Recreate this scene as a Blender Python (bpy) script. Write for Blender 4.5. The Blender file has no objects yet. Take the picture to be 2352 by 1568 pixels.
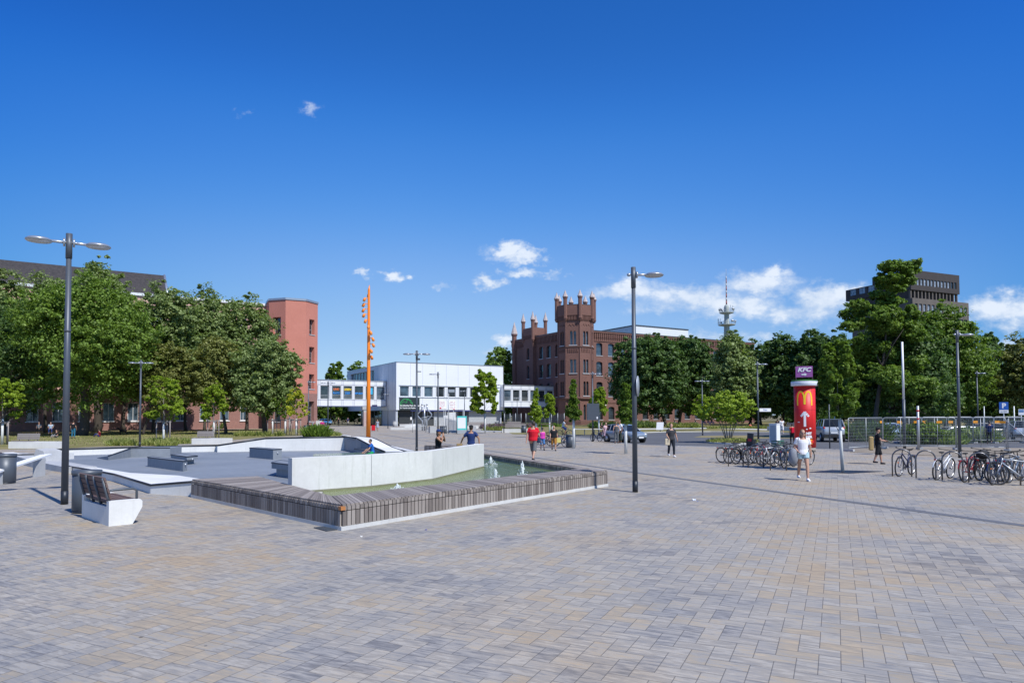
import bpy, math, random
import numpy as np
from mathutils import Vector, Matrix, Quaternion
PI = math.pi
R = math.radians
scene = bpy.context.scene
COL = scene.collection

# ------------------------------------------------------------------ camera
FPX, HC = 1540.0, 2.2
PITCH, ROLL = R(1.8), R(-0.17)
PY0 = 955 - FPX * math.tan(PITCH)
CAMM = Matrix.Rotation(PI / 2 + PITCH, 3, 'X') @ Matrix.Rotation(ROLL, 3, 'Z')
cd = bpy.data.cameras.new('camera')
cam = bpy.data.objects.new('camera', cd)
COL.objects.link(cam)
cam.location = (0, 0, HC)
cam.rotation_euler = CAMM.to_euler()
cd.sensor_width = 36
cd.lens = 36 * FPX / 2352
cd.shift_y = (PY0 - 784) / 2352
cd.clip_start = 0.1
cd.clip_end = 6000
scene.camera = cam

def ray(px, py):
    return CAMM @ Vector((px - 1176, -(py - PY0), -FPX))

def W(px, py, z=0.0):            # ground point under a direction
    r = ray(px, py)
    t = (z - HC) / r.z
    return Vector((r.x * t, r.y * t, z))

def P(px, py, d):                # point at distance d
    r = ray(px, py)
    t = d / r.y
    return Vector((r.x * t, d, HC + r.z * t))

def S(px, d):
    return px * d / FPX

# ------------------------------------------------------------------ light
SUN_EL, SUN_AZ = 52.0, 137.0     # azimuth clockwise from +Y
saz = R(SUN_AZ)
sdir = Vector((math.sin(saz) * math.cos(R(SUN_EL)), math.cos(saz) * math.cos(R(SUN_EL)), math.sin(R(SUN_EL))))
sl = bpy.data.lights.new('sun', 'SUN')
sl.energy = 4.3
sl.angle = R(0.53)
sl.color = (1.0, 0.972, 0.93)
so = bpy.data.objects.new('sun', sl)
COL.objects.link(so)
so.rotation_euler = sdir.to_track_quat('Z', 'Y').to_euler()
so.location = (20, -20, 60)

wd = bpy.data.worlds.new('World')
scene.world = wd
wd.use_nodes = True

class NT:
    """small helper that writes node graphs as expressions"""
    def __init__(s, tree):
        s.t = tree
        s.n = tree.nodes
        s.l = tree.links
    def node(s, kind, **kw):
        nd = s.n.new(kind)
        for k, v in kw.items():
            setattr(nd, k, v)
        return nd
    def put(s, sock, v):
        if isinstance(v, bpy.types.NodeSocket):
            s.l.new(v, sock)
        elif v is not None:
            try:
                sock.default_value = v
            except Exception:
                sock.default_value = tuple(v) + (1,)
    def m(s, op, a, b=None, c=None):
        nd = s.n.new('ShaderNodeMath')
        nd.operation = op
        for i, v in enumerate((a, b, c)):
            if v is not None:
                s.put(nd.inputs[i], v)
        return nd.outputs[0]
    def vm(s, op, a, b=None, out=0):
        nd = s.n.new('ShaderNodeVectorMath')
        nd.operation = op
        s.put(nd.inputs[0], a)
        if b is not None:
            s.put(nd.inputs[1], b)
        return nd.outputs[out]
    def xyz(s, x, y, z=0.0):
        nd = s.n.new('ShaderNodeCombineXYZ')
        for i, v in enumerate((x, y, z)):
            s.put(nd.inputs[i], v)
        return nd.outputs[0]
    def sep(s, v):
        nd = s.n.new('ShaderNodeSeparateXYZ')
        s.l.new(v, nd.inputs[0])
        return nd.outputs
    def noise(s, vec, scale, detail=4, rough=.55, col=False):
        nd = s.n.new('ShaderNodeTexNoise')
        if vec is not None:
            s.l.new(vec, nd.inputs['Vector'])
        nd.inputs['Scale'].default_value = scale
        nd.inputs['Detail'].default_value = detail
        nd.inputs['Roughness'].default_value = rough
        return nd.outputs[1 if col else 0]
    def white(s, vec):
        nd = s.n.new('ShaderNodeTexWhiteNoise')
        s.l.new(vec, nd.inputs['Vector'])
        return nd.outputs
    def ramp(s, f, stops, interp='LINEAR'):
        nd = s.n.new('ShaderNodeValToRGB')
        cr = nd.color_ramp
        cr.interpolation = interp
        while len(cr.elements) < len(stops):
            cr.elements.new(.5)
        for e, (p, c) in zip(cr.elements, stops):
            e.position = p
            e.color = tuple(c) + (1,) if len(c) == 3 else c
        s.put(nd.inputs[0], f)
        return nd.outputs[0]
    def mix(s, f, a, b, blend='MIX'):
        nd = s.n.new('ShaderNodeMix')
        nd.data_type = 'RGBA'
        nd.blend_type = blend
        s.put(nd.inputs[0], f)
        s.put(nd.inputs[6], a if isinstance(a, bpy.types.NodeSocket) else tuple(a) + (1,))
        s.put(nd.inputs[7], b if isinstance(b, bpy.types.NodeSocket) else tuple(b) + (1,))
        return nd.outputs[2]
    def rng(s, v, a, b, c, d):
        nd = s.n.new('ShaderNodeMapRange')
        s.put(nd.inputs[0], v)
        for i, x in enumerate((a, b, c, d)):
            nd.inputs[i + 1].default_value = x
        return nd.outputs[0]

def build_world():
    t = wd.node_tree
    t.nodes.clear()
    n = NT(t)
    sky = n.node('ShaderNodeTexSky')
    sky.sky_type = 'NISHITA'
    sky.sun_disc = False
    sky.sun_elevation = R(SUN_EL)
    sky.sun_rotation = saz
    sky.altitude = 100
    sky.air_density = 1.0
    sky.dust_density = 0.35
    sky.ozone_density = 2.6
    hs = n.node('ShaderNodeHueSaturation')
    hs.inputs['Saturation'].default_value = 1.22
    hs.inputs['Hue'].default_value = 0.505
    t.links.new(sky.outputs[0], hs.inputs['Color'])
    skyc = n.mix(1.0, hs.outputs[0], (.08, .09, .106), 'MULTIPLY')
    cv = n.node('ShaderNodeRGBCurve')         # the photo's deep polarised blue
    for ch, pts in enumerate((((.040, .016), (.063, .051), (.144, .20), (.266, .307), (.45, .42), (.8, .6)), ((.109, .107), (.162, .207), (.314, .393), (.479, .497), (.62, .58), (.85, .72)),
                              ((.314, .423), (.423, .613), (.638, .732), (.738, .75)))):
        c_ = cv.mapping.curves[ch]
        for p_ in pts:
            c_.points.new(*p_)
    cv.mapping.update()
    t.links.new(skyc, cv.inputs[1])
    skyc = n.mix(1.0, cv.outputs[0], (10, 10, 10), 'MULTIPLY')
    geo = n.node('ShaderNodeTexCoord')
    s = n.sep(geo.outputs['Generated'])
    yy = n.m('MAXIMUM', s[1], 0.02)
    u = n.m('DIVIDE', s[0], yy)
    side = n.rng(n.m('MULTIPLY', s[0], s[0]), .02, .36, 0, 1)     # deeper blue away from the middle of the view north
    skyc = n.mix(side, skyc, n.mix(1.0, skyc, (.43, .71, .89), 'MULTIPLY'))
    v = n.m('DIVIDE', s[2], yy)
    uv = n.xyz(u, v, 0)
    # stretched noises shape the edges of the fair-weather clouds
    n1 = n.noise(n.vm('MULTIPLY', uv, (1, 1.7, 1)), 9, 9, .62)
    n2 = n.noise(n.vm('ADD', n.vm('MULTIPLY', uv, (1, 1.5, 1)), (3.3, 1.2, .5)), 26, 6, .6)
    nw = n.sep(n.noise(n.vm('MULTIPLY', uv, (1, 1.4, 1)), 30, 5, .62, col=True))
    u2 = n.m('ADD', u, n.m('MULTIPLY', n.m('SUBTRACT', nw[0], .5), .075)); v2 = n.m('ADD', v, n.m('MULTIPLY', n.m('SUBTRACT', nw[1], .5), .045))
    blobs = [  # px, py, rx, ry, strength
        (1470, 668, 95, 20, .80), (1600, 680, 120, 30, 1.0), (1745, 650, 75, 30, .92), (1690, 705, 160, 26, .9),
        (1905, 690, 78, 34, 1.15), (1860, 715, 110, 30, .95), (1560, 700, 120, 20, .65), (1780, 625, 36, 13, .7),
        (2300, 712, 110, 32, .8), (2330, 745, 90, 22, .65), (2310, 800, 60, 18, .8), (1640, 772, 70, 16, .75),
        (1760, 785, 60, 16, .55), (1168, 570, 38, 17, 1.15), (1215, 588, 30, 18, 1.2), (1178, 588, 40, 12, .8),
        (1118, 647, 28, 13, 1.1), (1195, 628, 45, 10, .85), (1282, 630, 26, 9, .7), (899, 635, 22, 9, .85),
        (946, 632, 14, 8, .75), (828, 625, 17, 7, .6), (1012, 653, 18, 8, .45), (708, 245, 20, 13, .42), (557, 248, 17, 11, .25),
        (1162, 785, 28, 14, 1.0), (1125, 800, 30, 10, .5)]
    tot = None
    for (px, py, rx, ry, st) in blobs:
        cu, cv = (px - 1176) / FPX, (955 - py) / FPX
        a = n.m('MULTIPLY', n.m('SUBTRACT', u2, cu), FPX / rx)
        b = n.m('MULTIPLY', n.m('SUBTRACT', v2, cv), FPX / ry)
        q = n.m('ADD', n.m('MULTIPLY', a, a), n.m('MULTIPLY', b, b))
        g = n.m('MULTIPLY', n.m('EXPONENT', n.m('MULTIPLY', q, -.8)), st)
        tot = g if tot is None else n.m('MAXIMUM', tot, g)
    d = n.m('ADD', tot, n.m('MULTIPLY', n.m('SUBTRACT', n1, .5), 2.1))
    d = n.m('ADD', d, n.m('MULTIPLY', n.m('SUBTRACT', n2, .5), 1.3))
    gate = n.rng(tot, .03, .30, 0, 1)
    mask = n.m('MULTIPLY', n.rng(d, .15, .85, 0, .84), gate)
    shade = n.rng(n.m('ADD', n.m('MULTIPLY', n.m('SUBTRACT', n1, .5), 2.2), n.m('SUBTRACT', d, .6)), -.4, .6, 0, 1)
    cc = n.mix(shade, (4.9, 5.9, 7.4), (7.6, 8.1, 8.8))
    fin = n.mix(mask, skyc, cc)
    bg = n.node('ShaderNodeBackground')
    bg.inputs[1].default_value = 0.10
    t.links.new(fin, bg.inputs[0])
    out = n.node('ShaderNodeOutputWorld')
    t.links.new(bg.outputs[0], out.inputs[0])
build_world()
scene.view_settings.view_transform = 'Standard'
scene.view_settings.look = 'None'
scene.view_settings.exposure = 0.25
scene.view_settings.gamma = 1

# ------------------------------------------------------------------ materials
MATS = {}
def mat(name, fn):
    if name in MATS:
        return MATS[name]
    m = bpy.data.materials.new(name)
    m.use_nodes = True
    t = m.node_tree
    t.nodes.clear()
    n = NT(t)
    b = n.node('ShaderNodeBsdfPrincipled')
    o = n.node('ShaderNodeOutputMaterial')
    t.links.new(b.outputs[0], o.inputs[0])
    n.b = b
    n.o = o
    fn(n)
    MATS[name] = m
    return m

def obj_co(n):
    return n.node('ShaderNodeTexCoord').outputs['Object']
def uv_co(n):
    return n.node('ShaderNodeTexCoord').outputs['UV']

def bump(n, h, strength, dist=.01):
    bp = n.node('ShaderNodeBump')
    bp.inputs['Strength'].default_value = strength
    bp.inputs['Distance'].default_value = dist
    n.l.new(h, bp.inputs['Height'])
    n.l.new(bp.outputs[0], n.b.inputs['Normal'])

def plain(name, col, rough=.6, metal=0.0, var=.12, scale=6, spec=.5):
    """paint, cloth, metal: one colour with slight unevenness"""
    def f(n):
        nz = n.noise(obj_co(n), scale, 5)
        c = n.mix(nz, tuple(x * (1 - var) for x in col), tuple(min(1, x * (1 + var)) for x in col))
        n.l.new(c, n.b.inputs['Base Color'])
        n.b.inputs['Roughness'].default_value = rough
        n.b.inputs['Metallic'].default_value = metal
        n.b.inputs['Specular IOR Level'].default_value = spec
    return mat(name, f)

def concrete(name, c1, c2, scale=1.2, rough=.85, streak=True, stain=(.2, .2, .18), amt=.25):
    def f(n):
        co = obj_co(n)
        a = n.noise(co, scale, 8, .65)
        b2 = n.noise(co, scale * 14, 4, .7)
        c = n.mix(n.rng(a, .3, .7, 0, 1), c1, c2)
        c = n.mix(n.rng(b2, .3, .8, 0, .35), c, tuple(x * .8 for x in c1))
        if streak:
            st = n.noise(n.vm('MULTIPLY', co, (5, 5, .5)), 1.5, 5, .6)
            c = n.mix(n.m('MULTIPLY', n.rng(st, .55, .8, 0, 1), amt), c, stain)
        n.l.new(c, n.b.inputs['Base Color'])
        n.b.inputs['Roughness'].default_value = rough
        bump(n, b2, .25, .004)
    return mat(name, f)

def paver_mat():
    def f(n):
        a = R(25.8)
        U = .180
        s = n.sep(obj_co(n))
        cu, su = math.cos(a), math.sin(a)
        u = n.m('DIVIDE', n.m('SUBTRACT', n.m('MULTIPLY', s[0], cu), n.m('MULTIPLY', s[1], su)), U)
        v = n.m('DIVIDE', n.m('ADD', n.m('MULTIPLY', s[0], su), n.m('MULTIPLY', s[1], cu)), U)
        i, j = n.m('FLOOR', u), n.m('FLOOR', v)
        fu, fv = n.m('SUBTRACT', u, i), n.m('SUBTRACT', v, j)
        k = n.m('FLOORED_MODULO', n.m('SUBTRACT', i, j), 4.0)
        is0 = n.m('COMPARE', k, 0.0, .2); is1 = n.m('COMPARE', k, 1.0, .2)
        is2 = n.m('COMPARE', k, 2.0, .2); is3 = n.m('COMPARE', k, 3.0, .2)
        ai = n.m('SUBTRACT', i, is1)
        aj = n.m('ADD', j, is3)
        hor = n.m('ADD', is0, is1)
        wn = n.white(n.xyz(ai, aj, n.m('MULTIPLY', hor, 7.3)))
        # distances to the stone's own edges
        dl = n.m('ADD', fu, n.m('MULTIPLY', is1, 9)); dr = n.m('ADD', n.m('SUBTRACT', 1.0, fu), n.m('MULTIPLY', is0, 9))
        db = n.m('ADD', fv, n.m('MULTIPLY', is2, 9)); dt = n.m('ADD', n.m('SUBTRACT', 1.0, fv), n.m('MULTIPLY', is3, 9))
        dd = n.m('MINIMUM', n.m('MINIMUM', dl, dr), n.m('MINIMUM', db, dt))
        joint = n.rng(dd, .014, .034, 1, 0)
        big = n.noise(obj_co(n), .35, 3, .5)
        st = n.noise(n.xyz(n.m('MULTIPLY', u, .8), n.m('MULTIPLY', v, 4.5), wn[0]), .9, 5, .62)
        fine = n.noise(obj_co(n), 70, 3, .7)
        pick = n.m('ADD', n.m('ADD', .22, n.m('MULTIPLY', wn[0], .56)), n.m('MULTIPLY', n.m('SUBTRACT', big, .47), 1.7))
        pick = n.m('ADD', pick, n.m('MULTIPLY', n.m('SUBTRACT', st, .5), 1.25))
        col = n.ramp(pick, [(0.0, (.225, .230, .250)), (.16, (.300, .306, .325)), (.32, (.395, .396, .398)), (.48, (.400, .382, .355)),
                            (.62, (.475, .468, .450)), (.78, (.440, .395, .325)), (1.0, (.470, .400, .305))])
        warm = n.ramp(st, [(.25, (.54, .53, .52)), (.5, (.76, .72, .66)), (.75, (.98, .93, .85))])
        col = n.mix(1.0, col, warm, 'MULTIPLY')
        patch = n.noise(obj_co(n), .24, 5, .62)
        col = n.mix(n.rng(patch, .50, .64, 0, .85), col, n.mix(1.0, col, (1.04, .93, .78), 'MULTIPLY'))
        col = n.mix(n.rng(patch, .49, .36, 0, .85), col, n.mix(1.0, col, (.80, .84, .91), 'MULTIPLY'))
        col = n.mix(n.rng(fine, .3, .75, 0, .3), col, (.25, .24, .23))
        dirt = n.noise(obj_co(n), .12, 5, .6)
        col = n.mix(n.rng(dirt, .55, .75, 0, .25), col, (.22, .21, .20))
        vo = n.node('ShaderNodeTexVoronoi')
        n.l.new(obj_co(n), vo.inputs['Vector']); vo.inputs['Scale'].default_value = 1.15
        vr = n.sep(vo.outputs['Color'])
        gum = n.m('MULTIPLY', n.m('LESS_THAN', vo.outputs['Distance'], n.m('MULTIPLY', vr[1], .038)), n.m('GREATER_THAN', vr[0], .45))
        col = n.mix(n.m('MULTIPLY', gum, .72), col, (.05, .047, .045))
        wear = n.noise(obj_co(n), 1.1, 7, .72)
        col = n.mix(n.rng(wear, .55, .72, 0, .30), col, (.20, .19, .175))
        col = n.mix(n.m('MULTIPLY', joint, .66), col, (.085, .08, .078))
        n.l.new(col, n.b.inputs['Base Color'])
        n.b.inputs['Roughness'].default_value = .82
        n.b.inputs['Specular IOR Level'].default_value = .35
        h = n.m('SUBTRACT', n.m('ADD', n.m('MULTIPLY', fine, .25), n.m('MULTIPLY', wn[0], .12)), joint)
        bump(n, h, .4, .006)
    return mat('herringbone_pavers', f)

def brick_mat(name, c1, c2, mortar, bw=.25, bh=.077, tint=(.1, .05, .04)):
    def f(n):
        co = uv_co(n)
        br = n.node('ShaderNodeTexBrick')
        n.l.new(co, br.inputs['Vector'])
        br.inputs['Color1'].default_value = tuple(c1) + (1,)
        br.inputs['Color2'].default_value = tuple(c2) + (1,)
        br.inputs['Mortar'].default_value = tuple(mortar) + (1,)
        br.inputs['Scale'].default_value = 1
        br.inputs['Brick Width'].default_value = bw
        br.inputs['Row Height'].default_value = bh
        br.inputs['Mortar Size'].default_value = .008
        br.inputs['Bias'].default_value = -.1
        nz = n.noise(co, .35, 6, .65)
        n2 = n.noise(co, 3.2, 4, .75)
        c = n.mix(n.rng(nz, .35, .75, 0, .45), br.outputs[0], tint)
        c = n.mix(n.rng(n2, .4, .8, 0, .45), c, tuple(min(1, x * 1.35) for x in c2))
        n.l.new(c, n.b.inputs['Base Color'])
        n.b.inputs['Roughness'].default_value = .9
    return mat(name, f)

def leaf_mat(name, cols, trans=.35):
    def f(n):
        g = n.node('ShaderNodeNewGeometry')
        rnd = g.outputs['Random Per Island']
        nz = n.noise(obj_co(n), .55, 3, .6)
        k = n.m('ADD', n.m('MULTIPLY', rnd, .55), n.m('MULTIPLY', nz, .45))
        lc = [tuple(min(.6, q * w_) for q, w_ in zip(c, (2.3, 2.15, 1.9))) for c in cols]
        st = [(i / (len(cols) - 1) * .7 + .15, c) for i, c in enumerate(lc)]
        c = n.ramp(k, st)
        n.l.new(c, n.b.inputs['Base Color'])
        n.b.inputs['Roughness'].default_value = .55
        n.b.inputs['Specular IOR Level'].default_value = .35
        tr = n.node('ShaderNodeBsdfTranslucent')
        c2 = n.mix(1.0, c, (1.15, 1.25, .55), 'MULTIPLY')
        n.l.new(c2, tr.inputs[0])
        ms = n.node('ShaderNodeMixShader')
        ms.inputs[0].default_value = trans
        n.l.new(n.b.outputs[0], ms.inputs[1])
        n.l.new(tr.outputs[0], ms.inputs[2])
        n.l.new(ms.outputs[0], n.o.inputs[0])
    return mat(name, f)

def bark_mat(name, c1, c2):
    def f(n):
        nz = n.noise(n.vm('MULTIPLY', obj_co(n), (6, 6, 1)), 2.5, 6, .7)
        n.l.new(n.mix(n.rng(nz, .3, .7, 0, 1), c1, c2), n.b.inputs['Base Color'])
        n.b.inputs['Roughness'].default_value = .9
        bump(n, nz, .5, .02)
    return mat(name, f)

def wood_mat(name, c1, c2, c3):
    def f(n):
        g = n.node('ShaderNodeNewGeometry')
        rnd = g.outputs['Random Per Island']
        gr = n.noise(n.vm('MULTIPLY', uv_co(n), (22, 1.6, 1)), 2.4, 5, .65)
        k = n.m('ADD', n.m('MULTIPLY', rnd, .6), n.m('MULTIPLY', gr, .5))
        n.l.new(n.ramp(k, [(.1, c1), (.5, c2), (.95, c3)]), n.b.inputs['Base Color'])
        n.b.inputs['Roughness'].default_value = .78
        bump(n, gr, .3, .003)
    return mat(name, f)

def glass_mat(name, col, rough=.05, spec=.9):
    """window seen from outside: dark room behind a glossy pane"""
    def f(n):
        nz = n.noise(obj_co(n), .7, 3, .5)
        c = n.mix(n.rng(nz, .35, .65, 0, 1), tuple(x * .6 for x in col), tuple(x * 1.5 for x in col))
        n.l.new(c, n.b.inputs['Base Color'])
        n.b.inputs['Roughness'].default_value = rough
        n.b.inputs['Specular IOR Level'].default_value = spec
    return mat(name, f)

def grass_mat(name, c1, c2, c3, sc=.5):
    def f(n):
        co = obj_co(n)
        a = n.noise(co, sc, 6, .65)
        b2 = n.noise(co, sc * 30, 3, .7)
        c = n.ramp(n.m('ADD', n.m('MULTIPLY', a, .75), n.m('MULTIPLY', b2, .25)), [(.33, c1), (.5, c2), (.66, c3)])
        n.l.new(c, n.b.inputs['Base Color'])
        n.b.inputs['Roughness'].default_value = .95
        n.b.inputs['Specular IOR Level'].default_value = .1
        bump(n, b2, .6, .05)
    return mat(name, f)

def asphalt_mat():
    def f(n):
        co = obj_co(n)
        a = n.noise(co, .25, 5, .6)
        b2 = n.noise(co, 60, 3, .7)
        c = n.mix(n.rng(a, .3, .7, 0, 1), (.075, .077, .084), (.110, .112, .118))
        c = n.mix(n.rng(b2, .4, .8, 0, .4), c, (.15, .15, .15))
        n.l.new(c, n.b.inputs['Base Color'])
        n.b.inputs['Roughness'].default_value = .85
    return mat('asphalt', f)

def skate_mat():
    def f(n):
        co = obj_co(n)
        a = n.noise(co, .22, 6, .6)
        b2 = n.noise(co, 3.5, 6, .7)
        sc = n.noise(n.vm('MULTIPLY', co, (1, 12, 1)), .9, 6, .7)
        c = n.mix(n.rng(a, .3, .7, 0, 1), (.155, .176, .202), (.230, .254, .286))
        c = n.mix(n.rng(b2, .45, .8, 0, .4), c, (.29, .31, .345))
        c = n.mix(n.rng(sc, .58, .68, 0, .5), c, (.32, .34, .37))
        n.l.new(c, n.b.inputs['Base Color'])
        n.b.inputs['Roughness'].default_value = .6
    return mat('skate_concrete', f)

def water_mat():
    def f(n):
        co = obj_co(n)
        nz = n.noise(co, 3.2, 4, .55)
        n2 = n.noise(co, 11, 3, .6)
        c = n.mix(n.noise(co, .7, 3), (.085, .125, .022), (.16, .195, .05))
        n.l.new(c, n.b.inputs['Base Color'])
        n.b.inputs['Roughness'].default_value = .05
        n.b.inputs['Specular IOR Level'].default_value = .38
        bump(n, n.m('ADD', nz, n.m('MULTIPLY', n2, .45)), .8, .08)
    return mat('pool_water', f)
# ------------------------------------------------------------------ mesh building
class MB:
    def __init__(s):
        s.v = []; s.f = []; s.mi = []; s.cur = 0; s.sm = []
        s.smooth = False
    def add(s, vs, fs):
        o = len(s.v)
        s.v += [tuple(p) for p in vs]
        for f in fs:
            s.f.append(tuple(i + o for i in f)); s.mi.append(s.cur); s.sm.append(s.smooth)
    def box(s, c, size, rz=0.0, rot=None):
        hx, hy, hz = size[0] / 2, size[1] / 2, size[2] / 2
        M = rot if rot is not None else Matrix.Rotation(rz, 3, 'Z')
        c = Vector(c)
        vs = [c + M @ Vector((x * hx, y * hy, z * hz)) for z in (-1, 1) for (x, y) in ((-1, -1), (1, -1), (1, 1), (-1, 1))]
        s.add(vs, [(3, 2, 1, 0), (4, 5, 6, 7), (0, 1, 5, 4), (1, 2, 6, 5), (2, 3, 7, 6), (3, 0, 4, 7)])
    def prism(s, pts, z0, z1):
        """pts counterclockwise; z0,z1 number or per-point list"""
        k = len(pts)
        zb = z0 if hasattr(z0, '__len__') else [z0] * k
        zt = z1 if hasattr(z1, '__len__') else [z1] * k
        ar = sum(pts[i][0] * pts[(i + 1) % k][1] - pts[(i + 1) % k][0] * pts[i][1] for i in range(k))
        if ar < 0:
            pts = list(pts)[::-1]; zb = list(zb)[::-1]; zt = list(zt)[::-1]
        vs = [(p[0], p[1], z) for p, z in zip(pts, zb)] + [(p[0], p[1], z) for p, z in zip(pts, zt)]
        fs = [tuple(range(k))[::-1], tuple(range(k, 2 * k))] + [(i, (i + 1) % k, k + (i + 1) % k, k + i) for i in range(k)]
        s.add(vs, fs)
    def sheet(s, pts, z):
        k = len(pts)
        ar = sum(pts[i][0] * pts[(i + 1) % k][1] - pts[(i + 1) % k][0] * pts[i][1] for i in range(k))
        if ar < 0:
            pts = list(pts)[::-1]
        s.add([(p[0], p[1], z) for p in pts], [tuple(range(k))])
    def rings(s, rr, close=True, cap=True):
        n = len(rr[0]); vs = [p for r in rr for p in r]; fs = []
        for a in range(len(rr) - 1):
            for i in range(n if close else n - 1):
                j = (i + 1) % n
                fs.append((a * n + i, a * n + j, (a + 1) * n + j, (a + 1) * n + i))
        if cap:
            fs.append(tuple(range(n))[::-1]); fs.append(tuple(range((len(rr) - 1) * n, len(rr) * n)))
        s.add(vs, fs)
    def tube(s, pts, rad, n=8, cap=True, closed=False, flat=1.0):
        pts = [Vector(p) for p in pts]
        k = len(pts)
        rad = rad if hasattr(rad, '__len__') else [rad] * k
        rr = []; pn = None
        for i, p in enumerate(pts):
            if closed:
                t = pts[(i + 1) % k] - pts[(i - 1) % k]
            else:
                t = pts[min(i + 1, k - 1)] - pts[max(i - 1, 0)]
            if t.length < 1e-9: t = Vector((0, 0, 1))
            t.normalize()
            if pn is None:
                a = Vector((0, 0, 1)) if abs(t.z) < .9 else Vector((0, 1, 0))
                pn = t.cross(a).normalized()
            else:
                pn = (pn - t * pn.dot(t))
                pn = pn.normalized() if pn.length > 1e-6 else t.orthogonal().normalized()
            b = t.cross(pn)
            rr.append([p + pn * math.cos(2 * PI * j / n) * rad[i] + b * math.sin(2 * PI * j / n) * rad[i] * flat for j in range(n)])
        if closed:
            rr.append(rr[0])
        old = s.smooth; s.smooth = n > 5
        s.rings(rr, cap=cap and not closed)
        s.smooth = old
    def ell(s, c, r, n=12, m=8, rot=None):
        c = Vector(c); r = r if hasattr(r, '__len__') else (r, r, r)
        M = rot if rot is not None else Matrix.Identity(3)
        vs = [c + M @ Vector((0, 0, -r[2]))]
        for i in range(1, m):
            a = -PI / 2 + PI * i / m
            for j in range(n):
                b = 2 * PI * j / n
                vs.append(c + M @ Vector((r[0] * math.cos(a) * math.cos(b), r[1] * math.cos(a) * math.sin(b), r[2] * math.sin(a))))
        vs.append(c + M @ Vector((0, 0, r[2])))
        fs = [(0, 1 + (j + 1) % n, 1 + j) for j in range(n)]
        for i in range(m - 2):
            for j in range(n):
                a = 1 + i * n; fs.append((a + j, a + (j + 1) % n, a + n + (j + 1) % n, a + n + j))
        a = 1 + (m - 2) * n
        fs += [(a + j, a + (j + 1) % n, len(vs) - 1) for j in range(n)]
        old = s.smooth; s.smooth = True
        s.add(vs, fs); s.smooth = old
    def lathe(s, prof, c=(0, 0, 0), n=24, smooth=True, ph=0.0):
        old = s.smooth; s.smooth = smooth
        s.rings([[(c[0] + r * math.cos(2 * PI * j / n + ph), c[1] + r * math.sin(2 * PI * j / n + ph), c[2] + z) for j in range(n)] for r, z in prof])
        s.smooth = old
    def build(s, name, m, parent=None, mats=None):
        me = bpy.data.meshes.new(name)
        me.from_pydata(s.v, [], s.f)
        me.materials.append(m)
        for x in (mats or []):
            me.materials.append(x)
        me.polygons.foreach_set('material_index', s.mi)
        me.polygons.foreach_set('use_smooth', s.sm)
        # wall-style uv: horizontal run and height, in metres
        uvl = me.uv_layers.new(name='UVMap')
        nl = len(me.loops)
        vi = np.empty(nl, dtype=np.int32); me.loops.foreach_get('vertex_index', vi)
        co = np.empty(len(me.vertices) * 3); me.vertices.foreach_get('co', co); co = co.reshape(-1, 3)
        nn = np.empty(len(me.polygons) * 3); me.polygons.foreach_get('normal', nn); nn = nn.reshape(-1, 3)
        tot = np.empty(len(me.polygons), dtype=np.int32); me.polygons.foreach_get('loop_total', tot)
        fn = np.repeat(nn, tot, axis=0)
        p = co[vi]
        h = np.hypot(fn[:, 0], fn[:, 1])
        tx = np.where(h > .4, -fn[:, 1] / np.maximum(h, 1e-6), 1.0)
        ty = np.where(h > .4, fn[:, 0] / np.maximum(h, 1e-6), 0.0)
        uu = p[:, 0] * tx + p[:, 1] * ty
        vv = np.where(h > .4, p[:, 2], p[:, 1])
        uvl.data.foreach_set('uv', np.stack([uu, vv], 1).ravel())
        me.update()
        return link(name, me, parent)

def link(name, data, parent=None):
    o = bpy.data.objects.new(name, data)
    COL.objects.link(o)
    if parent is not None:
        o.parent = parent
    return o

def tag(o, label, cat, group=None):
    o['label'] = label; o['category'] = cat
    if group: o['group'] = group
    return o

def thing(name, label, cat, loc=(0, 0, 0), rz=0.0, group=None):
    o = bpy.data.objects.new(name, None)
    COL.objects.link(o)
    o.empty_display_size = .3
    o.location = loc; o.rotation_euler = (0, 0, rz)
    return tag(o, label, cat, group)

def struct(name, mb, m, kind='structure'):
    o = mb.build(name, m)
    o['kind'] = kind
    return o

def copy_tree(o, parent=None):
    c = o.copy(); COL.objects.link(c)
    if parent is not None:
        c.parent = parent
    for ch in list(o.children):
        copy_tree(ch, c)
    return c

def place(proto, used, loc, rz, label, group=None, sc=None, tilt=None):
    o = proto if not used else copy_tree(proto)
    o.location = loc; o.rotation_euler = (tilt[0] if tilt else 0, tilt[1] if tilt else 0, rz)
    if sc: o.scale = (sc, sc, sc)
    o['label'] = label
    if group: o['group'] = group
    return o

def text(name, body, size, m, parent, M, bold=0.0, ext=.01, align='CENTER', wrapr=None, sx=1.0, shear=0.0):
    """lettering as a solid mesh; M places its xy plane"""
    cu = bpy.data.curves.new(name, 'FONT')
    cu.body = body; cu.size = size; cu.extrude = ext; cu.offset = bold; cu.align_x = align; cu.align_y = 'CENTER'
    cu.shear = shear; cu.resolution_u = 3
    t = bpy.data.objects.new(name, cu)
    COL.objects.link(t)
    bpy.context.view_layer.update()
    me = bpy.data.meshes.new_from_object(t)
    bpy.data.objects.remove(t)
    for v in me.vertices:
        x, y, z = v.co
        x *= sx
        if wrapr:
            a = x / wrapr
            q = Vector(((wrapr + z) * math.sin(a), -(wrapr + z) * math.cos(a), y))
            v.co = q
        else:
            v.co = (x, y, z)
    me.materials.clear(); me.materials.append(m)
    o = link(name, me, parent)
    o.matrix_local = M
    return o

def face_M(p, rz):
    """matrix whose xy plane stands upright at p, its normal pointing to local -Y turned by rz"""
    return Matrix.Translation(Vector(p)) @ Matrix.Rotation(rz, 4, 'Z') @ Matrix.Rotation(PI / 2, 4, 'X')

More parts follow.
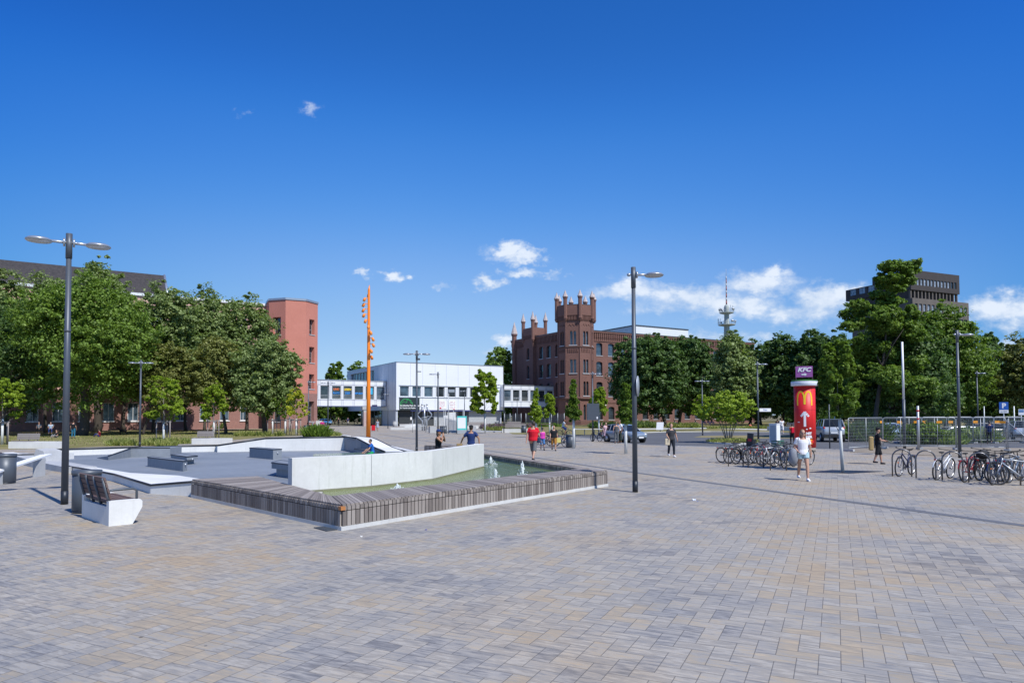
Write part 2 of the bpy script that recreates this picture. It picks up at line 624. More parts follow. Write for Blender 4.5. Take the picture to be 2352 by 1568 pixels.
def pieces(name, m, parent, fns):
    """several alike pieces, each an object of its own"""
    out = []
    for fn in fns:
        k = MB(); fn(k); out.append(k.build(name, m, parent))
    return out

# ------------------------------------------------------------------ shared materials
M_PAVE = paver_mat()
M_ASPH = asphalt_mat()
M_SKATE = skate_mat()
M_WATER = water_mat()
M_WCON = concrete('white_concrete', (.62, .62, .60), (.74, .74, .72), 1.0, .8, True, (.42, .42, .38), .3)
M_WALLC = concrete('fountain_wall_concrete', (.60, .60, .58), (.74, .74, .72), .8, .8, True, (.40, .41, .36), .5)
M_GCON = concrete('grey_concrete', (.36, .37, .38), (.47, .48, .49), 1.5)
M_LCON = concrete('light_concrete', (.50, .50, .49), (.62, .62, .60), 1.5)
M_DARKM = plain('dark_grey_metal', (.078, .092, .112), .45, .2, .12, 3)
M_COPE = plain('black_steel_coping', (.035, .04, .05), .45, .5)
M_ALU = plain('silver_metal', (.42, .45, .49), .35, .6, .08)
M_GALV = plain('galvanised_steel', (.42, .45, .47), .5, .5, .2, 12)
M_WOOD = wood_mat('weathered_deck_wood', (.110, .092, .082), (.215, .185, .165), (.36, .32, .285))
M_WOODR = wood_mat('brown_bench_wood', (.060, .036, .032), (.100, .062, .055), (.150, .100, .088))
M_WOODG = wood_mat('greyed_wood', (.16, .14, .13), (.24, .21, .20), (.32, .29, .27))
M_BRICK = brick_mat('old_red_brick', (.150, .068, .052), (.222, .106, .082), (.17, .115, .10))
M_BRICKF = brick_mat('facade_brick', (.25, .115, .095), (.33, .165, .135), (.27, .19, .165), tint=(.20, .10, .085))
M_STUCCO = concrete('salmon_stucco', (.50, .19, .14), (.56, .22, .165), .3, .9, True, (.37, .15, .12), .3)
M_PINK = concrete('pale_pink_stucco', (.66, .40, .34), (.72, .46, .39), .3, .9, False)
M_SLATE = brick_mat('dark_roof_tiles', (.030, .027, .028), (.052, .045, .045), (.016, .016, .016), .3, .28, (.04, .035, .035))
M_WHITE = plain('white_paint', (.78, .79, .80), .5, 0, .04)
M_WPANEL = concrete('white_cladding', (.70, .73, .76), (.76, .79, .82), .2, .45, True, (.62, .66, .72), .35)
M_BPANEL = concrete('blue_grey_cladding', (.42, .45, .50), (.48, .51, .56), .2, .5, False)
M_GLASS = glass_mat('window_glass', (.030, .038, .045))
M_CARGLASS = glass_mat('car_glass', (.012, .015, .018), .08, .45)
M_GLASSB = glass_mat('blue_window_glass', (.06, .09, .12))
M_TRUNK = bark_mat('dark_bark', (.045, .036, .028), (.09, .075, .06))
M_TRUNKG = bark_mat('grey_bark', (.13, .115, .10), (.22, .20, .17))
M_TRUNKW = bark_mat('whitewashed_bark', (.55, .56, .54), (.74, .75, .73))
M_STONE = concrete('pale_stone', (.40, .33, .31), (.55, .48, .46), 1.0)
M_SILL = concrete('stone_sill', (.38, .38, .39), (.48, .48, .50), 1.0)
L_DARK = leaf_mat('dark_green_leaves', [(.015, .034, .010), (.028, .058, .015), (.046, .086, .025), (.074, .118, .042)])
L_MID = leaf_mat('mid_green_leaves', [(.026, .050, .008), (.048, .086, .012), (.078, .130, .022), (.115, .175, .038)])
L_OLIVE = leaf_mat('olive_green_leaves', [(.036, .060, .018), (.066, .100, .032), (.110, .152, .060), (.172, .220, .110)])
L_BROWN = leaf_mat('brownish_green_leaves', [(.040, .052, .014), (.070, .084, .022), (.105, .122, .038), (.155, .170, .068)])
L_BRIGHT = leaf_mat('bright_green_leaves', [(.060, .100, .010), (.100, .155, .014), (.145, .205, .022), (.20, .26, .04)])
L_YELLOW = leaf_mat('yellow_green_leaves', [(.10, .13, .012), (.17, .20, .018), (.26, .28, .030), (.36, .36, .06)])
L_WEED = leaf_mat('meadow_leaves', [(.05, .07, .02), (.09, .12, .03), (.15, .17, .06), (.22, .22, .10)])
L_LAV = leaf_mat('lavender_leaves', [(.05, .07, .03), (.09, .10, .06), (.13, .09, .16), (.20, .13, .24)])

# ------------------------------------------------------------------ foliage
def leaf_cloud(lobes, n, leaf, seed, per=55, crad=.16, up=.55, inner=.35, sq=.62):
    n = int(n * 3.2); crad = crad * 1.12
    """leaf faces gathered into clumps through the crown's volume"""
    rg = np.random.default_rng(seed)
    vol = np.array([l[3] * l[4] * l[5] for l in lobes]) ** (2 / 3)
    w = vol / vol.sum()
    nc = max(8, int(n / per))
    li = rg.choice(len(lobes), nc, p=w)
    L = np.array(lobes)[li]
    d = rg.normal(size=(nc, 3)); d /= np.linalg.norm(d, axis=1)[:, None]
    rr = np.where(rg.random(nc) < inner, rg.random(nc) ** .5 * .75, .72 + .30 * rg.random(nc))
    rr *= 1 + .13 * np.sin(d[:, 0] * 7 + seed) * np.cos(d[:, 2] * 6 + seed * 2)
    cen = L[:, :3] + d * L[:, 3:6] * rr[:, None]
    cr = crad * (L[:, 3] + L[:, 5]) / 2 * (.6 + .8 * rg.random(nc))
    idx = np.repeat(np.arange(nc), per)
    m = len(idx)
    off = rg.normal(size=(m, 3)); off /= np.linalg.norm(off, axis=1)[:, None]
    off *= (rg.random(m) ** .45)[:, None]
    off[:, 2] *= sq
    pos = cen[idx] + off * cr[idx][:, None]
    nrm = rg.normal(size=(m, 3)) * .62
    out = d[idx]
    nrm += out * .5 + off * .5
    nrm[:, 2] += up
    nrm /= np.linalg.norm(nrm, axis=1)[:, None]
    a = np.cross(nrm, rg.normal(size=(m, 3))); a /= np.maximum(np.linalg.norm(a, axis=1), 1e-6)[:, None]
    b = np.cross(nrm, a)
    s1 = leaf * (.55 + .75 * rg.random(m)); s2 = s1 * (.45 + .3 * rg.random(m))
    A = a * s1[:, None] * .5; B = b * s2[:, None] * .5
    nv = nrm * (s1 * .12)[:, None]
    V = np.stack([pos - A, pos + B + nv, pos + A, pos - B + nv], 1).reshape(-1, 3)
    return V

def leaf_obj(name, V, m, parent=None):
    me = bpy.data.meshes.new(name)
    nq = len(V) // 4
    me.vertices.add(len(V)); me.vertices.foreach_set('co', V.ravel())
    me.loops.add(nq * 4); me.loops.foreach_set('vertex_index', np.arange(nq * 4, dtype=np.int32))
    me.polygons.add(nq); me.polygons.foreach_set('loop_start', np.arange(0, nq * 4, 4, dtype=np.int32))
    me.polygons.foreach_set('loop_total', np.full(nq, 4, dtype=np.int32))
    me.update(calc_edges=True)
    me.materials.append(m)
    return link(name, me, parent)

def tree(px, d, top, bot, wpx, lm, label, seed, base=None, trunk_px=None, n=9000, leaf=None, shape='round', name='broadleaf_tree',
         tm=None, group=None, lean=0, stems=1, per=55, tr=None, crad=.16, inner=.35, dz=0.0, lobes_px=None):
    """crown spans top..bot and wpx wide as seen at distance d, its trunk stands on the ground there"""
    rg = random.Random(seed)
    c = P(px, top, d)
    zt = c.z; zb = P(px, bot, d).z
    w = S(wpx, d) / 2
    if shape == 'round' and n > 5000: w *= 1.09; zt += (zt - zb) * .03
    h = zt - zb
    x0 = c.x if trunk_px is None else P(trunk_px, 955, d).x
    t = thing(name, label, 'tree', (x0, d, dz), 0, group)
    cx = c.x - x0
    zt -= dz; zb -= dz
    lobes = []
    if shape == 'round':
        lobes.append((cx, 0, zb + h * .50, w * .88, w * .84, h * .47)); lobes.append((cx, 0, zb + h * .60, w * .70, w * .7, h * .38))
        k = 12
        for i in range(k):
            a = 2 * PI * i / k + rg.random() * .6
            zz = zb + h * (.22 + .52 * rg.random())
            f = .62 - .28 * abs((zz - zb) / h - .42)
            q = rg.uniform(.26, .40)
            lobes.append((cx + math.cos(a) * w * f, math.sin(a) * w * f, zz, w * q * 1.1, w * q * 1.1, h * q * .62))
        for i in range(7):
            a = rg.random() * 6.28; q = rg.uniform(.2, .55)
            lobes.append((cx + math.cos(a) * w * q, math.sin(a) * w * q, zt - h * (.12 + .30 * q * rg.uniform(.6, 1.1)), w * .30, w * .30, h * .13))
        lobes.append((cx + rg.uniform(-.2, .2) * w, 0, zt - h * .11, w * .26, w * .26, h * .12))
    elif shape == 'cone':
        for i in range(9):
            f = i / 8
            ww = w * (1.0 - .82 * f ** 1.15) * (.72 if i == 0 else 1)
            for q in range(3):
                a = rg.random() * 6.28 + q * 2.1
                lobes.append((cx + math.cos(a) * ww * .42, math.sin(a) * ww * .42, zb + h * (.08 + .84 * f), ww * .55, ww * .55, h * .10))
    elif shape == 'loose':
        for i in range(34):
            f = ((i + rg.random()) / 34) ** .85
            zz = zb + h * (.08 + .86 * f)
            ww = w * (1 - .55 * f ** 1.6) * (.75 + .25 * min(1, f * 5))
            a = rg.random() * 6.28
            q = rg.uniform(.20, .36)
            lobes.append((cx + math.cos(a) * ww * .68, math.sin(a) * ww * .68, zz, w * q, w * q, h * q * .30))
    if lobes_px:
        rk = random.Random(seed)
        lobes = [(P(a, 955, d).x - x0, rk.uniform(-.6, .6) * w, P(a, b, d).z, S(r1 * f, d), S(r1 * f, d) * .9, S(r2 * f, d)) for a0, b0, r1, r2 in lobes_px for a, b, f in ((a0, b0, .82), (a0 + rk.uniform(-.8, -.3) * r1, b0 + rk.uniform(-.7, .7) * r2, .58), (a0 + rk.uniform(.3, .8) * r1, b0 + rk.uniform(-.7, .7) * r2, .55), (a0 + rk.uniform(-1, 1) * r1, b0 + rk.uniform(-1.3, 1.3) * r2, .40))]
    leaf = (leaf or max(.10, d * .0034)) * 1.12
    V = leaf_cloud(lobes, n, leaf, seed, per=per, crad=crad, inner=inner)
    leaf_obj('crown', V, lm, t)
    mb = MB()
    tr = tr or max(.05, w * .045)
    for q in range(stems):
        a = 2 * PI * q / max(1, stems) + .5
        sx, sy = (math.cos(a), math.sin(a)) if stems > 1 else (0, 0)
        top_p = Vector((cx + lean + sx * w * .5, sy * w * .5, zb + h * .62))
        p0 = Vector((sx * tr * 1.6, sy * tr * 1.6, -.05))
        pts = [p0.lerp(top_p, f) + Vector((math.sin(f * 5 + seed) * tr * .6, math.cos(f * 4 + seed) * tr * .6, 0)) * (1 if f > 0 else 0) for f in (0, .06, .25, .5, .75, 1)]
        mb.tube(pts, [tr * 1.35, tr, tr * .85, tr * .62, tr * .38, tr * .15], 9)
        for i in range(5 if stems == 1 else 2):
            f = rg.uniform(.35, .8)
            b0 = p0.lerp(top_p, f)
            aa = rg.random() * 6.28
            e = b0 + Vector((math.cos(aa) * w * .6, math.sin(aa) * w * .6, h * rg.uniform(.12, .3)))
            mb.tube([b0, b0.lerp(e, .5) + Vector((0, 0, h * .03)), e], [tr * .4, tr * .25, tr * .07], 6)
    mb.build('trunk', tm or M_TRUNK, t)
    return t

def tufts(name, pts, n, h, leaf_m, label=None, cat=None, kind=None, seed=1, w=.05, z=0.0, parent=None):
    """upright blades spread over the polygon's bounding shape (pts = list of (x,y,r))"""
    rg = np.random.default_rng(seed)
    arr = np.array(pts)
    i = rg.choice(len(arr), n, p=(arr[:, 2] ** 2) / (arr[:, 2] ** 2).sum())
    a = rg.random(n) * 6.283; r = np.sqrt(rg.random(n)) * arr[i, 2]
    x = arr[i, 0] + np.cos(a) * r; y = arr[i, 1] + np.sin(a) * r
    hh = h * (.45 + .75 * rg.random(n)) * (1 - .5 * (r / arr[i, 2]) ** 2)
    b = rg.random(n) * 6.283
    dx, dy = np.cos(b) * w, np.sin(b) * w
    lx, ly = rg.normal(size=n) * h * .28, rg.normal(size=n) * h * .28
    V = np.stack([np.stack([x - dx, y - dy, np.full(n, z)], 1), np.stack([x + dx, y + dy, np.full(n, z)], 1),
                  np.stack([x + dx * .6 + lx, y + dy * .6 + ly, z + hh], 1), np.stack([x - dx * .6 + lx, y - dy * .6 + ly, z + hh * .93], 1)], 1).reshape(-1, 3)
    o = leaf_obj(name, V, leaf_m, parent)
    if kind: o['kind'] = kind
    if label: tag(o, label, cat)
    return o
# ================================================================== SETTING: ground, paving, roads
def C3(x, y):      # measured on an enlargement of the middle of the photo
    return ((950 + x / 2.851) / 1.3776, (850 + y / 2.851) / 1.3776)
def C4(x, y):
    return ((1500 + x / 2.851) / 1.3776, (850 + y / 2.851) / 1.3776)
def L3(x, y):      # left foreground enlargement
    return ((x / 3.36) / 1.3776, (1300 + y / 3.36) / 1.3776)
def M3(x, y):      # skate park / fountain enlargement
    return ((560 + x / 3.36) / 1.3776, (1300 + y / 3.36) / 1.3776)
def F3(x, y):
    return ((1200 + x / 3.095) / 1.3776, (1300 + y / 3.095) / 1.3776)
def RR(x, y):      # right hand enlargement
    return ((2650 + x / 3.92) / 1.3776, (1250 + y / 3.92) / 1.3776)
def K2(x, y):
    return ((2200 + x / 4.276) / 1.3776, (1250 + y / 4.276) / 1.3776)
def Q5(x, y):
    return ((1550 + x / 3.36) / 1.3776, (1200 + y / 3.36) / 1.3776)
def T5(x, y):
    return ((1240 + x / 5.88) / 1.3776, (1250 + y / 5.88) / 1.3776)
def G(t, z=0.0):
    return W(t[0], t[1], z)

M_GROUND = grass_mat('dry_ground', (.12, .11, .06), (.17, .15, .085), (.21, .185, .12), .3)
M_LAWN = grass_mat('dry_lawn', (.115, .120, .040), (.195, .175, .075), (.285, .24, .13), .22)
M_DIRT = grass_mat('bare_dirt', (.19, .165, .135), (.27, .235, .19), (.33, .29, .24), .5)
g = MB(); g.sheet([(-1500, -60), (1500, -60), (1500, 3000), (-1500, 3000)], 0.0)
struct('ground', g, M_GROUND)
pv = MB()
pv.sheet([(-75, -4), (60, -4), (60, 40), (62, 84), (7, 94), (7, 165), (-62, 165), (-62, 75), (-75, 60)], .004)
struct('paving', pv, M_PAVE)
# left lawn under the trees
lw = MB()
lw.sheet([G((-500, 1045)), G((0, 1032)), G((140, 1030)), G((200, 1027)), G((430, 1019)), G((620, 1003)), G((700, 1000)), G((735, 990)), P(722, 955, 126), P(640, 955, 122), P(5, 955, 103), P(-600, 955, 84)], .012)
struct('lawn', lw, M_LAWN)
# right lawns and roads
lr = MB()
lr.sheet([G((1178, 997)), G((1290, 1000)), G((1480, 995)), G((1760, 996)), G((2100, 998)), (150, 100), (150, 260), (20, 260), (8, 150), (-2, 140), G((1150, 986))], .012)
struct('lawn_east', lr, M_LAWN)
rd = MB()
rd.sheet([G((1290, 1001)), G((1330, 1004)), G((1373, 1008)), G((1420, 1016)), G((1471, 1020.5)), G((1560, 1024)), G((1760, 1028)), G((1960, 1033)), G((2100, 1033)), G((2500, 1037)),
          G((2600, 1000)), G((2100, 996)), G((1800, 993)), G((1633, 992)), G((1520, 993)), G((1464, 995)), G((1400, 997))], .016)
struct('road', rd, M_ASPH)
isl = MB()
isl.sheet([G((1592, 1004)), G((1700, 1007)), G((1950, 1006)), G((2100, 1004)), G((2100, 999)), G((1700, 1000)), G((1612, 1001))], .02)
struct('grass_strip', isl, grass_mat('strip_grass', (.16, .14, .06), (.23, .20, .10), (.30, .26, .15), .3))
fp = MB()
fp.sheet([G((1440, 986.5)), G((1640, 984)), G((1760, 987.5)), G((1960, 990)), G((1960, 987.5)), G((1760, 985.5)), G((1640, 982)), G((1440, 984.5))], .02)
struct('footpath', fp, M_LCON)
# kerb along the far side of the road
def kerb(pts, w=.15, h=.1, m=M_LCON, name='kerb'):
    mb = MB()
    for a, b in zip(pts[:-1], pts[1:]):
        a = Vector((a[0], a[1])); b = Vector((b[0], b[1]))
        t = (b - a).normalized(); nrm = Vector((-t.y, t.x)) * w
        mb.prism([a, b, b + nrm, a + nrm], 0.0, h)
    return struct(name, mb, m)
kerb([G((1400, 996.6)), G((1464, 994.6)), G((1520, 992.6)), G((1633, 991.6)), G((1800, 992.4))], .35, .1)
kerb([G((1290, 1001.4)), G((1330, 1004.4)), G((1373, 1008.4)), G((1420, 1016.4)), G((1471, 1021)), G((1560, 1024.4)), G((1760, 1028.4)), G((1960, 1033.4))][::-1], .14, .03)
dt = MB()
dt.sheet([G((1952, 1038)), G((2040, 1042)), G((2200, 1049)), G((2352, 1056)), G((2700, 1072)), G((2700, 1034)), G((2352, 1029)), G((2100, 1026)), G((1960, 1030))], .02)
struct('dirt_strip', dt, M_DIRT)
# plaza drain channel: one long straight slotted line
def strip(a, b, w, z):
    a = Vector((a[0], a[1])); b = Vector((b[0], b[1]))
    t = (b - a).normalized(); nrm = Vector((-t.y, t.x)) * w / 2
    return [a - nrm, b - nrm, b + nrm, a + nrm]
def drain_f(n):
    s = n.sep(uv_co(n))
    g_ = n.m('FRACT', n.m('MULTIPLY', s[1], 8.0))
    sl_ = n.m('GREATER_THAN', g_, .45)
    nz = n.noise(uv_co(n), 8, 4)
    c = n.mix(sl_, (.21, .21, .215), (.085, .085, .09))
    c = n.mix(n.m('MULTIPLY', nz, .4), c, (.10, .095, .09))
    n.l.new(c, n.b.inputs['Base Color'])
    n.b.inputs['Roughness'].default_value = .6
M_DRAIN = mat('slotted_drain', drain_f)
dr = thing('drain_channel', 'long dark slotted drain channel crossing the pale paving from the bottom right', 'drain', (0, 0, 0))
q = MB(); q.sheet(strip(G((1417, 1079.5)), G((2440, 1219)), .27, 0), .009); q.build('grating', M_DRAIN, dr)
q = MB(); q.sheet(strip(G((871, 996.5)), G((1417, 1079.5)), .22, 0), .009); q.build('grating', M_DRAIN, dr)
# manholes and the grate at the fountain corner
def manhole(px, py, r, lab, rect=False):
    p = W(px, py)
    t = thing('manhole_cover', lab, 'manhole cover', (p.x, p.y, 0.004), R(-20))
    mb = MB()
    if rect: mb.box((0, 0, .006), (r * 2, r * 1.5, .012))
    else: mb.lathe([(r, 0), (r, .010), (r * .93, .012)], n=28)
    mb.build('cover_frame', M_DARKM, t)
    mb = MB()
    if rect:
        for i in range(9): mb.box((-r * .88 + i * r * .22, 0, .016), (.05, r * 1.35, .008))
    else:
        mb.lathe([(r * .86, .0125), (r * .86, .017), (r * .2, .018)], n=28)
    mb.build('lid', M_GCON if not rect else M_GALV, t)
manhole(1367, 1080, .42, 'round concrete manhole lid at the right end of the fountain deck')
manhole(1002, 1010, .35, 'small round manhole lid far out on the paving behind the bathing wall')
p = W(757, 1214)
t = thing('floor_grate', 'dark rusty floor grate tight against the near corner of the wooden deck', 'floor grate', (p.x, p.y, .004), R(-48))
mb = MB()
for i in range(9): mb.box((-.24 + i * .06, 0, .012), (.022, .36, .014))
mb.box((0, .19, .012), (.54, .02, .016)); mb.box((0, -.19, .012), (.54, .02, .016))
mb.build('bars', M_DARKM, t)
mb = MB(); mb.box((0, 0, .002), (.52, .38, .004)); mb.build('soil', M_TRUNK, t)
# dark joint/skirt around the street tree on the right
p = W(1927, 1083)
mb = MB(); mb.prism([(p.x - 1.35, p.y - .25), (p.x, p.y - .85), (p.x + 1.75, p.y + .0), (p.x + .1, p.y + .75)], .004, .016)
tag(mb.build('tree_grate', M_COPE), 'dark diamond shaped tree grate around the leaning white trunk', 'tree grate')

# ================================================================== FOUNTAIN
ZT = .50
A = W(441, 1142); B = W(784.5, 1218); Cc = W(1394, 1116)
A_in = W(591, 1092.7, ZT); I_in = W(760.8, 1138, ZT); D_in = W(1330, 1075.6, ZT)
Fin = W(1111.5, 1042, ZT)
far_dir = (Fin - D_in); far_dir.z = 0; far_dir.normalize()
Fin2 = D_in + far_dir * 17
perp = Vector((-far_dir.y, far_dir.x, 0))
if perp.x < 0: perp = -perp
D_out = D_in + perp * .38; F_out = Fin2 + perp * .38
deck_ob = thing('timber_deck', 'low weathered timber deck bench wrapping the near side of the fountain pool', 'deck bench', (B.x, B.y, 0))
OFF = Vector((B.x, B.y, 0))
def loc2(v): return Vector((v.x - OFF.x, v.y - OFF.y))
def board_fascia(mb, a, b, z0, z1, bw=.086, gap=.020, th=.03):
    a = Vector((a[0], a[1])); b = Vector((b[0], b[1])); Ln = (b - a).length; t = (b - a) / Ln
    n_ = int(Ln / (bw + gap)); st = Ln / n_; rz = math.atan2(t.y, t.x)
    nrm = Vector((t.y, -t.x))
    for i in range(n_):
        c = a + t * (st * (i + .5)) + nrm * (th / 2)
        mb.box((c.x, c.y, (z0 + z1) / 2), (st - gap, th, z1 - z0), rz)
def top_boards(mb, P0, P1, Q0, Q1, z, bw=.088, gap=.014, th=.035):
    """boards running from edge P to edge Q"""
    P0, P1, Q0, Q1 = [Vector((v[0], v[1])) for v in (P0, P1, Q0, Q1)]
    n_ = max(1, int(max((P1 - P0).length, (Q1 - Q0).length) / (bw + gap)))
    e = gap / (bw + gap) / n_ / 2
    for i in range(n_):
        f0, f1 = i / n_ + e, (i + 1) / n_ - e
        mb.prism([P0.lerp(P1, f0), P0.lerp(P1, f1), Q0.lerp(Q1, f1), Q0.lerp(Q1, f0)], z - th, z)
a2, b2_, c2, ai, ii, di = loc2(A), loc2(B), loc2(Cc), loc2(A_in), loc2(I_in), loc2(D_in)
c2b = loc2(D_out)
mb = MB()
top_boards(mb, a2, b2_, ai, ii, ZT)
top_boards(mb, b2_ + Vector((.012, 0)), c2, ii + Vector((.012, 0)), di, ZT)
mb.build('top_boards', M_WOOD, deck_ob)
mb = MB()
board_fascia(mb, a2, b2_, .085, ZT - .13); board_fascia(mb, a2, b2_, ZT - .115, ZT - .036)
board_fascia(mb, b2_, c2, .085, ZT - .13); board_fascia(mb, b2_, c2, ZT - .115, ZT - .036)
board_fascia(mb, c2, c2b, .085, ZT - .13); board_fascia(mb, c2, c2b, ZT - .115, ZT - .036)
mb.build('side_boards', M_WOOD, deck_ob)
mb = MB()
mb.prism([a2 + Vector((.03, .03)), b2_ + Vector((0, .05)), c2 + Vector((-.05, .03)), di, ii, ai], .02, ZT - .036)
mb.build('frame', M_TRUNK, deck_ob)
mb = MB()
mb.prism([a2 + Vector((-.02, -.03)), b2_ + Vector((0.01, -.06)), c2 + Vector((.04, -.03)), c2b + Vector((.04, 0)), di, ii, ai], 0, .08)
mb.build('plinth', M_LCON, deck_ob)
mb = MB()
mb.box((.005, .0, ZT - .07), (.10, .10, .07), R(45))
mb.build('corner_cap', plain('fresh_cut_wood', (.42, .17, .05), .6, 0, .3, 20), deck_ob)

# the far low edge of the pool
edge = thing('pool_edge', 'narrow timber topped pool edge on the far side of the fountain water', 'pool edge', (D_in.x, D_in.y, 0))
OF2 = Vector((D_in.x, D_in.y))
f2 = Vector((Fin2.x, Fin2.y)) - OF2; fo = Vector((F_out.x, F_out.y)) - OF2; do = Vector((D_out.x, D_out.y)) - OF2
mb = MB(); top_boards(mb, (0, 0), f2, do, fo, ZT); mb.build('top_boards', M_WOOD, edge)
mb = MB(); board_fascia(mb, f2, (0, 0), ZT - .17, ZT - .036); mb.build('side_boards', M_WOOD, edge)
mb = MB(); mb.prism([(0, 0), do, fo, f2], .0, ZT - .17)
mb.build('wall', M_LCON, edge)
mb = MB(); u_ = Vector((far_dir.x, far_dir.y)); nn_ = Vector((perp.x, perp.y))
mb.prism([nn_ * .03, nn_ * .37, f2 + nn_ * .37, f2 + nn_ * .03], ZT - .17, ZT - .036); mb.build('frame', M_TRUNK, edge)

wt = MB()
wt.prism([loc2(A_in) + Vector((2, -.5)), loc2(I_in) + Vector((-.1, -.1)), loc2(D_in) + Vector((0, 0)), loc2(Fin2), loc2(Fin2) + Vector((-6, -3)), loc2(W(663, 1095, .4)) + Vector((0, 1.5))], .02, .30)
wo = struct('water', wt, M_WATER); wo.location = (B.x, B.y, 0)

# white bathing wall
wl = thing('concrete_wall', 'long bent smooth white concrete wall rising out of the fountain pool', 'wall', (0, 0, 0))
wz = 1.17
def wpt(px, py): v = W(px, py, wz); return Vector((v.x, v.y))
top_line = [wpt(671, 1051.8), wpt(853.7, 1044), wpt(993, 1034.8), wpt(1111.4, 1018.7)]
def offs(line, d):
    out = []
    for i, p_ in enumerate(line):
        t = (line[min(i + 1, len(line) - 1)] - line[max(i - 1, 0)]).normalized()
        out.append(p_ + Vector((-t.y, t.x)) * d)
    return out
def along(p0, p1, e): return p1 + (p0 - p1).normalized() * e
b_line = offs(top_line, .26)
segs = [(0, 1), (1, 2), (2, 3)]
mb = MB()
mb.prism([top_line[0], along(top_line[0], top_line[1], .012), along(b_line[0], b_line[1], .012), b_line[0]], .05, wz)
mb.build('panel', M_WALLC, wl)
mb = MB(); mb.prism([top_line[1], top_line[2], top_line[3], b_line[3], b_line[2], b_line[1]], .05, wz)
mb.build('panel', M_WALLC, wl)

mb = MB()
for i in range(3):
    q0, q1 = top_line[i], top_line[i + 1]
    dd_ = (q1 - q0).normalized(); nn2 = Vector((dd_.y, -dd_.x)) * .006
    mb.add([(q0.x + nn2.x, q0.y + nn2.y, .29), (q1.x + nn2.x, q1.y + nn2.y, .29), (q1.x + nn2.x, q1.y + nn2.y, .345), (q0.x + nn2.x, q0.y + nn2.y, .345)], [(0, 1, 2, 3)])
mb.build('algae_line', concrete('algae_stain', (.16, .16, .09), (.26, .26, .18), 2), wl)

def splash(px, d, h, r, lab, seed):
    p = P(px, 955, d)
    rg = random.Random(seed)
    mb = MB()
    for k in range(14):
        a = rg.random() * 6.28; q = r * rg.uniform(0, .55)
        hh = h * rg.uniform(.5, 1) * (1 - .5 * q / r)
        pts = [(math.cos(a) * q * f, math.sin(a) * q * f, hh * f) for f in (0, .3, .6, .85, 1)]
        mb.tube(pts, [r * .42, r * .40, r * .34, r * .22, r * .05], 7)
    for k in range(60):
        a = rg.random() * 6.28; q = r * rg.uniform(.5, 1.9); z = h * rg.random() ** 1.6 * .9 * (1 - q / (2.2 * r)) + .01
        mb.ell((math.cos(a) * q, math.sin(a) * q, z), rg.uniform(.006, .018), 5, 4)
    for k in range(10):
        a = rg.random() * 6.28; q = r * rg.uniform(.8, 2.2)
        mb.ell((math.cos(a) * q, math.sin(a) * q, .004), (rg.uniform(.04, .1), rg.uniform(.03, .07), .008), 8, 4)
    def f(n):
        n.b.inputs['Base Color'].default_value = (.80, .86, .86, 1)
        n.b.inputs['Roughness'].default_value = .25
        n.b.inputs['Transmission Weight'].default_value = .25
        n.b.inputs['IOR'].default_value = 1.15
        nz = n.noise(obj_co(n), 28, 4, .7); bump(n, nz, .8, .02)
    o = mb.build('water_jet', mat('foaming_water', f))
    o.location = (p.x, p.y, .30)
    tag(o, lab, 'water jet', 'bubbling water jets in the fountain pool')
splash(913, 17.6, .17, .09, 'lowest foaming water jet, in the narrow strip of pool near the deck', 1)
splash(1137.5, 20.5, .40, .085, 'tall foaming water jet just behind the timber deck at the middle of the pool', 2)
splash(1199.5, 21.8, .50, .10, 'tallest white water jet, nearest the right corner of the pool', 3)
splash(1127, 26.7, .33, .11, 'farthest water jet, beside the right end of the white wall', 4)
# second timber deck behind the white wall
p0, p1 = W(975, 1040), W(1010, 1047)
t = thing('timber_bench', 'dark timber bench block standing behind the white wall', 'bench', (p0.x, p0.y, 0), R(-40))
mb = MB(); board_fascia(mb, (0, 0), (2.6, 0), .08, .42); board_fascia(mb, (0, 1.0), (0, 0), .08, .42); mb.build('side_boards', M_WOOD, t)
mb = MB(); top_boards(mb, (0, 0), (2.6, 0), (0, 1), (2.6, 1), .47); mb.build('top_boards', M_WOOD, t)
mb = MB(); mb.box((1.3, .5, .22), (2.5, .94, .42)); mb.build('frame', M_TRUNK, t)

# ================================================================== SKATE PARK
fl = MB()
FLz = .02
pts_floor = [L3(1600, 800), M3(300, 722), M3(1200, 790), F3(560, 400), M3(2320, 440), M3(2090, 420), M3(1950, 420), M3(800, 397), M3(0, 432), L3(2300, 420), L3(725, 443), L3(640, 470), L3(620, 590), L3(1100, 720)]
fl.sheet([G(x) for x in pts_floor], FLz)
fo_ = struct('skate_floor', fl, M_SKATE)
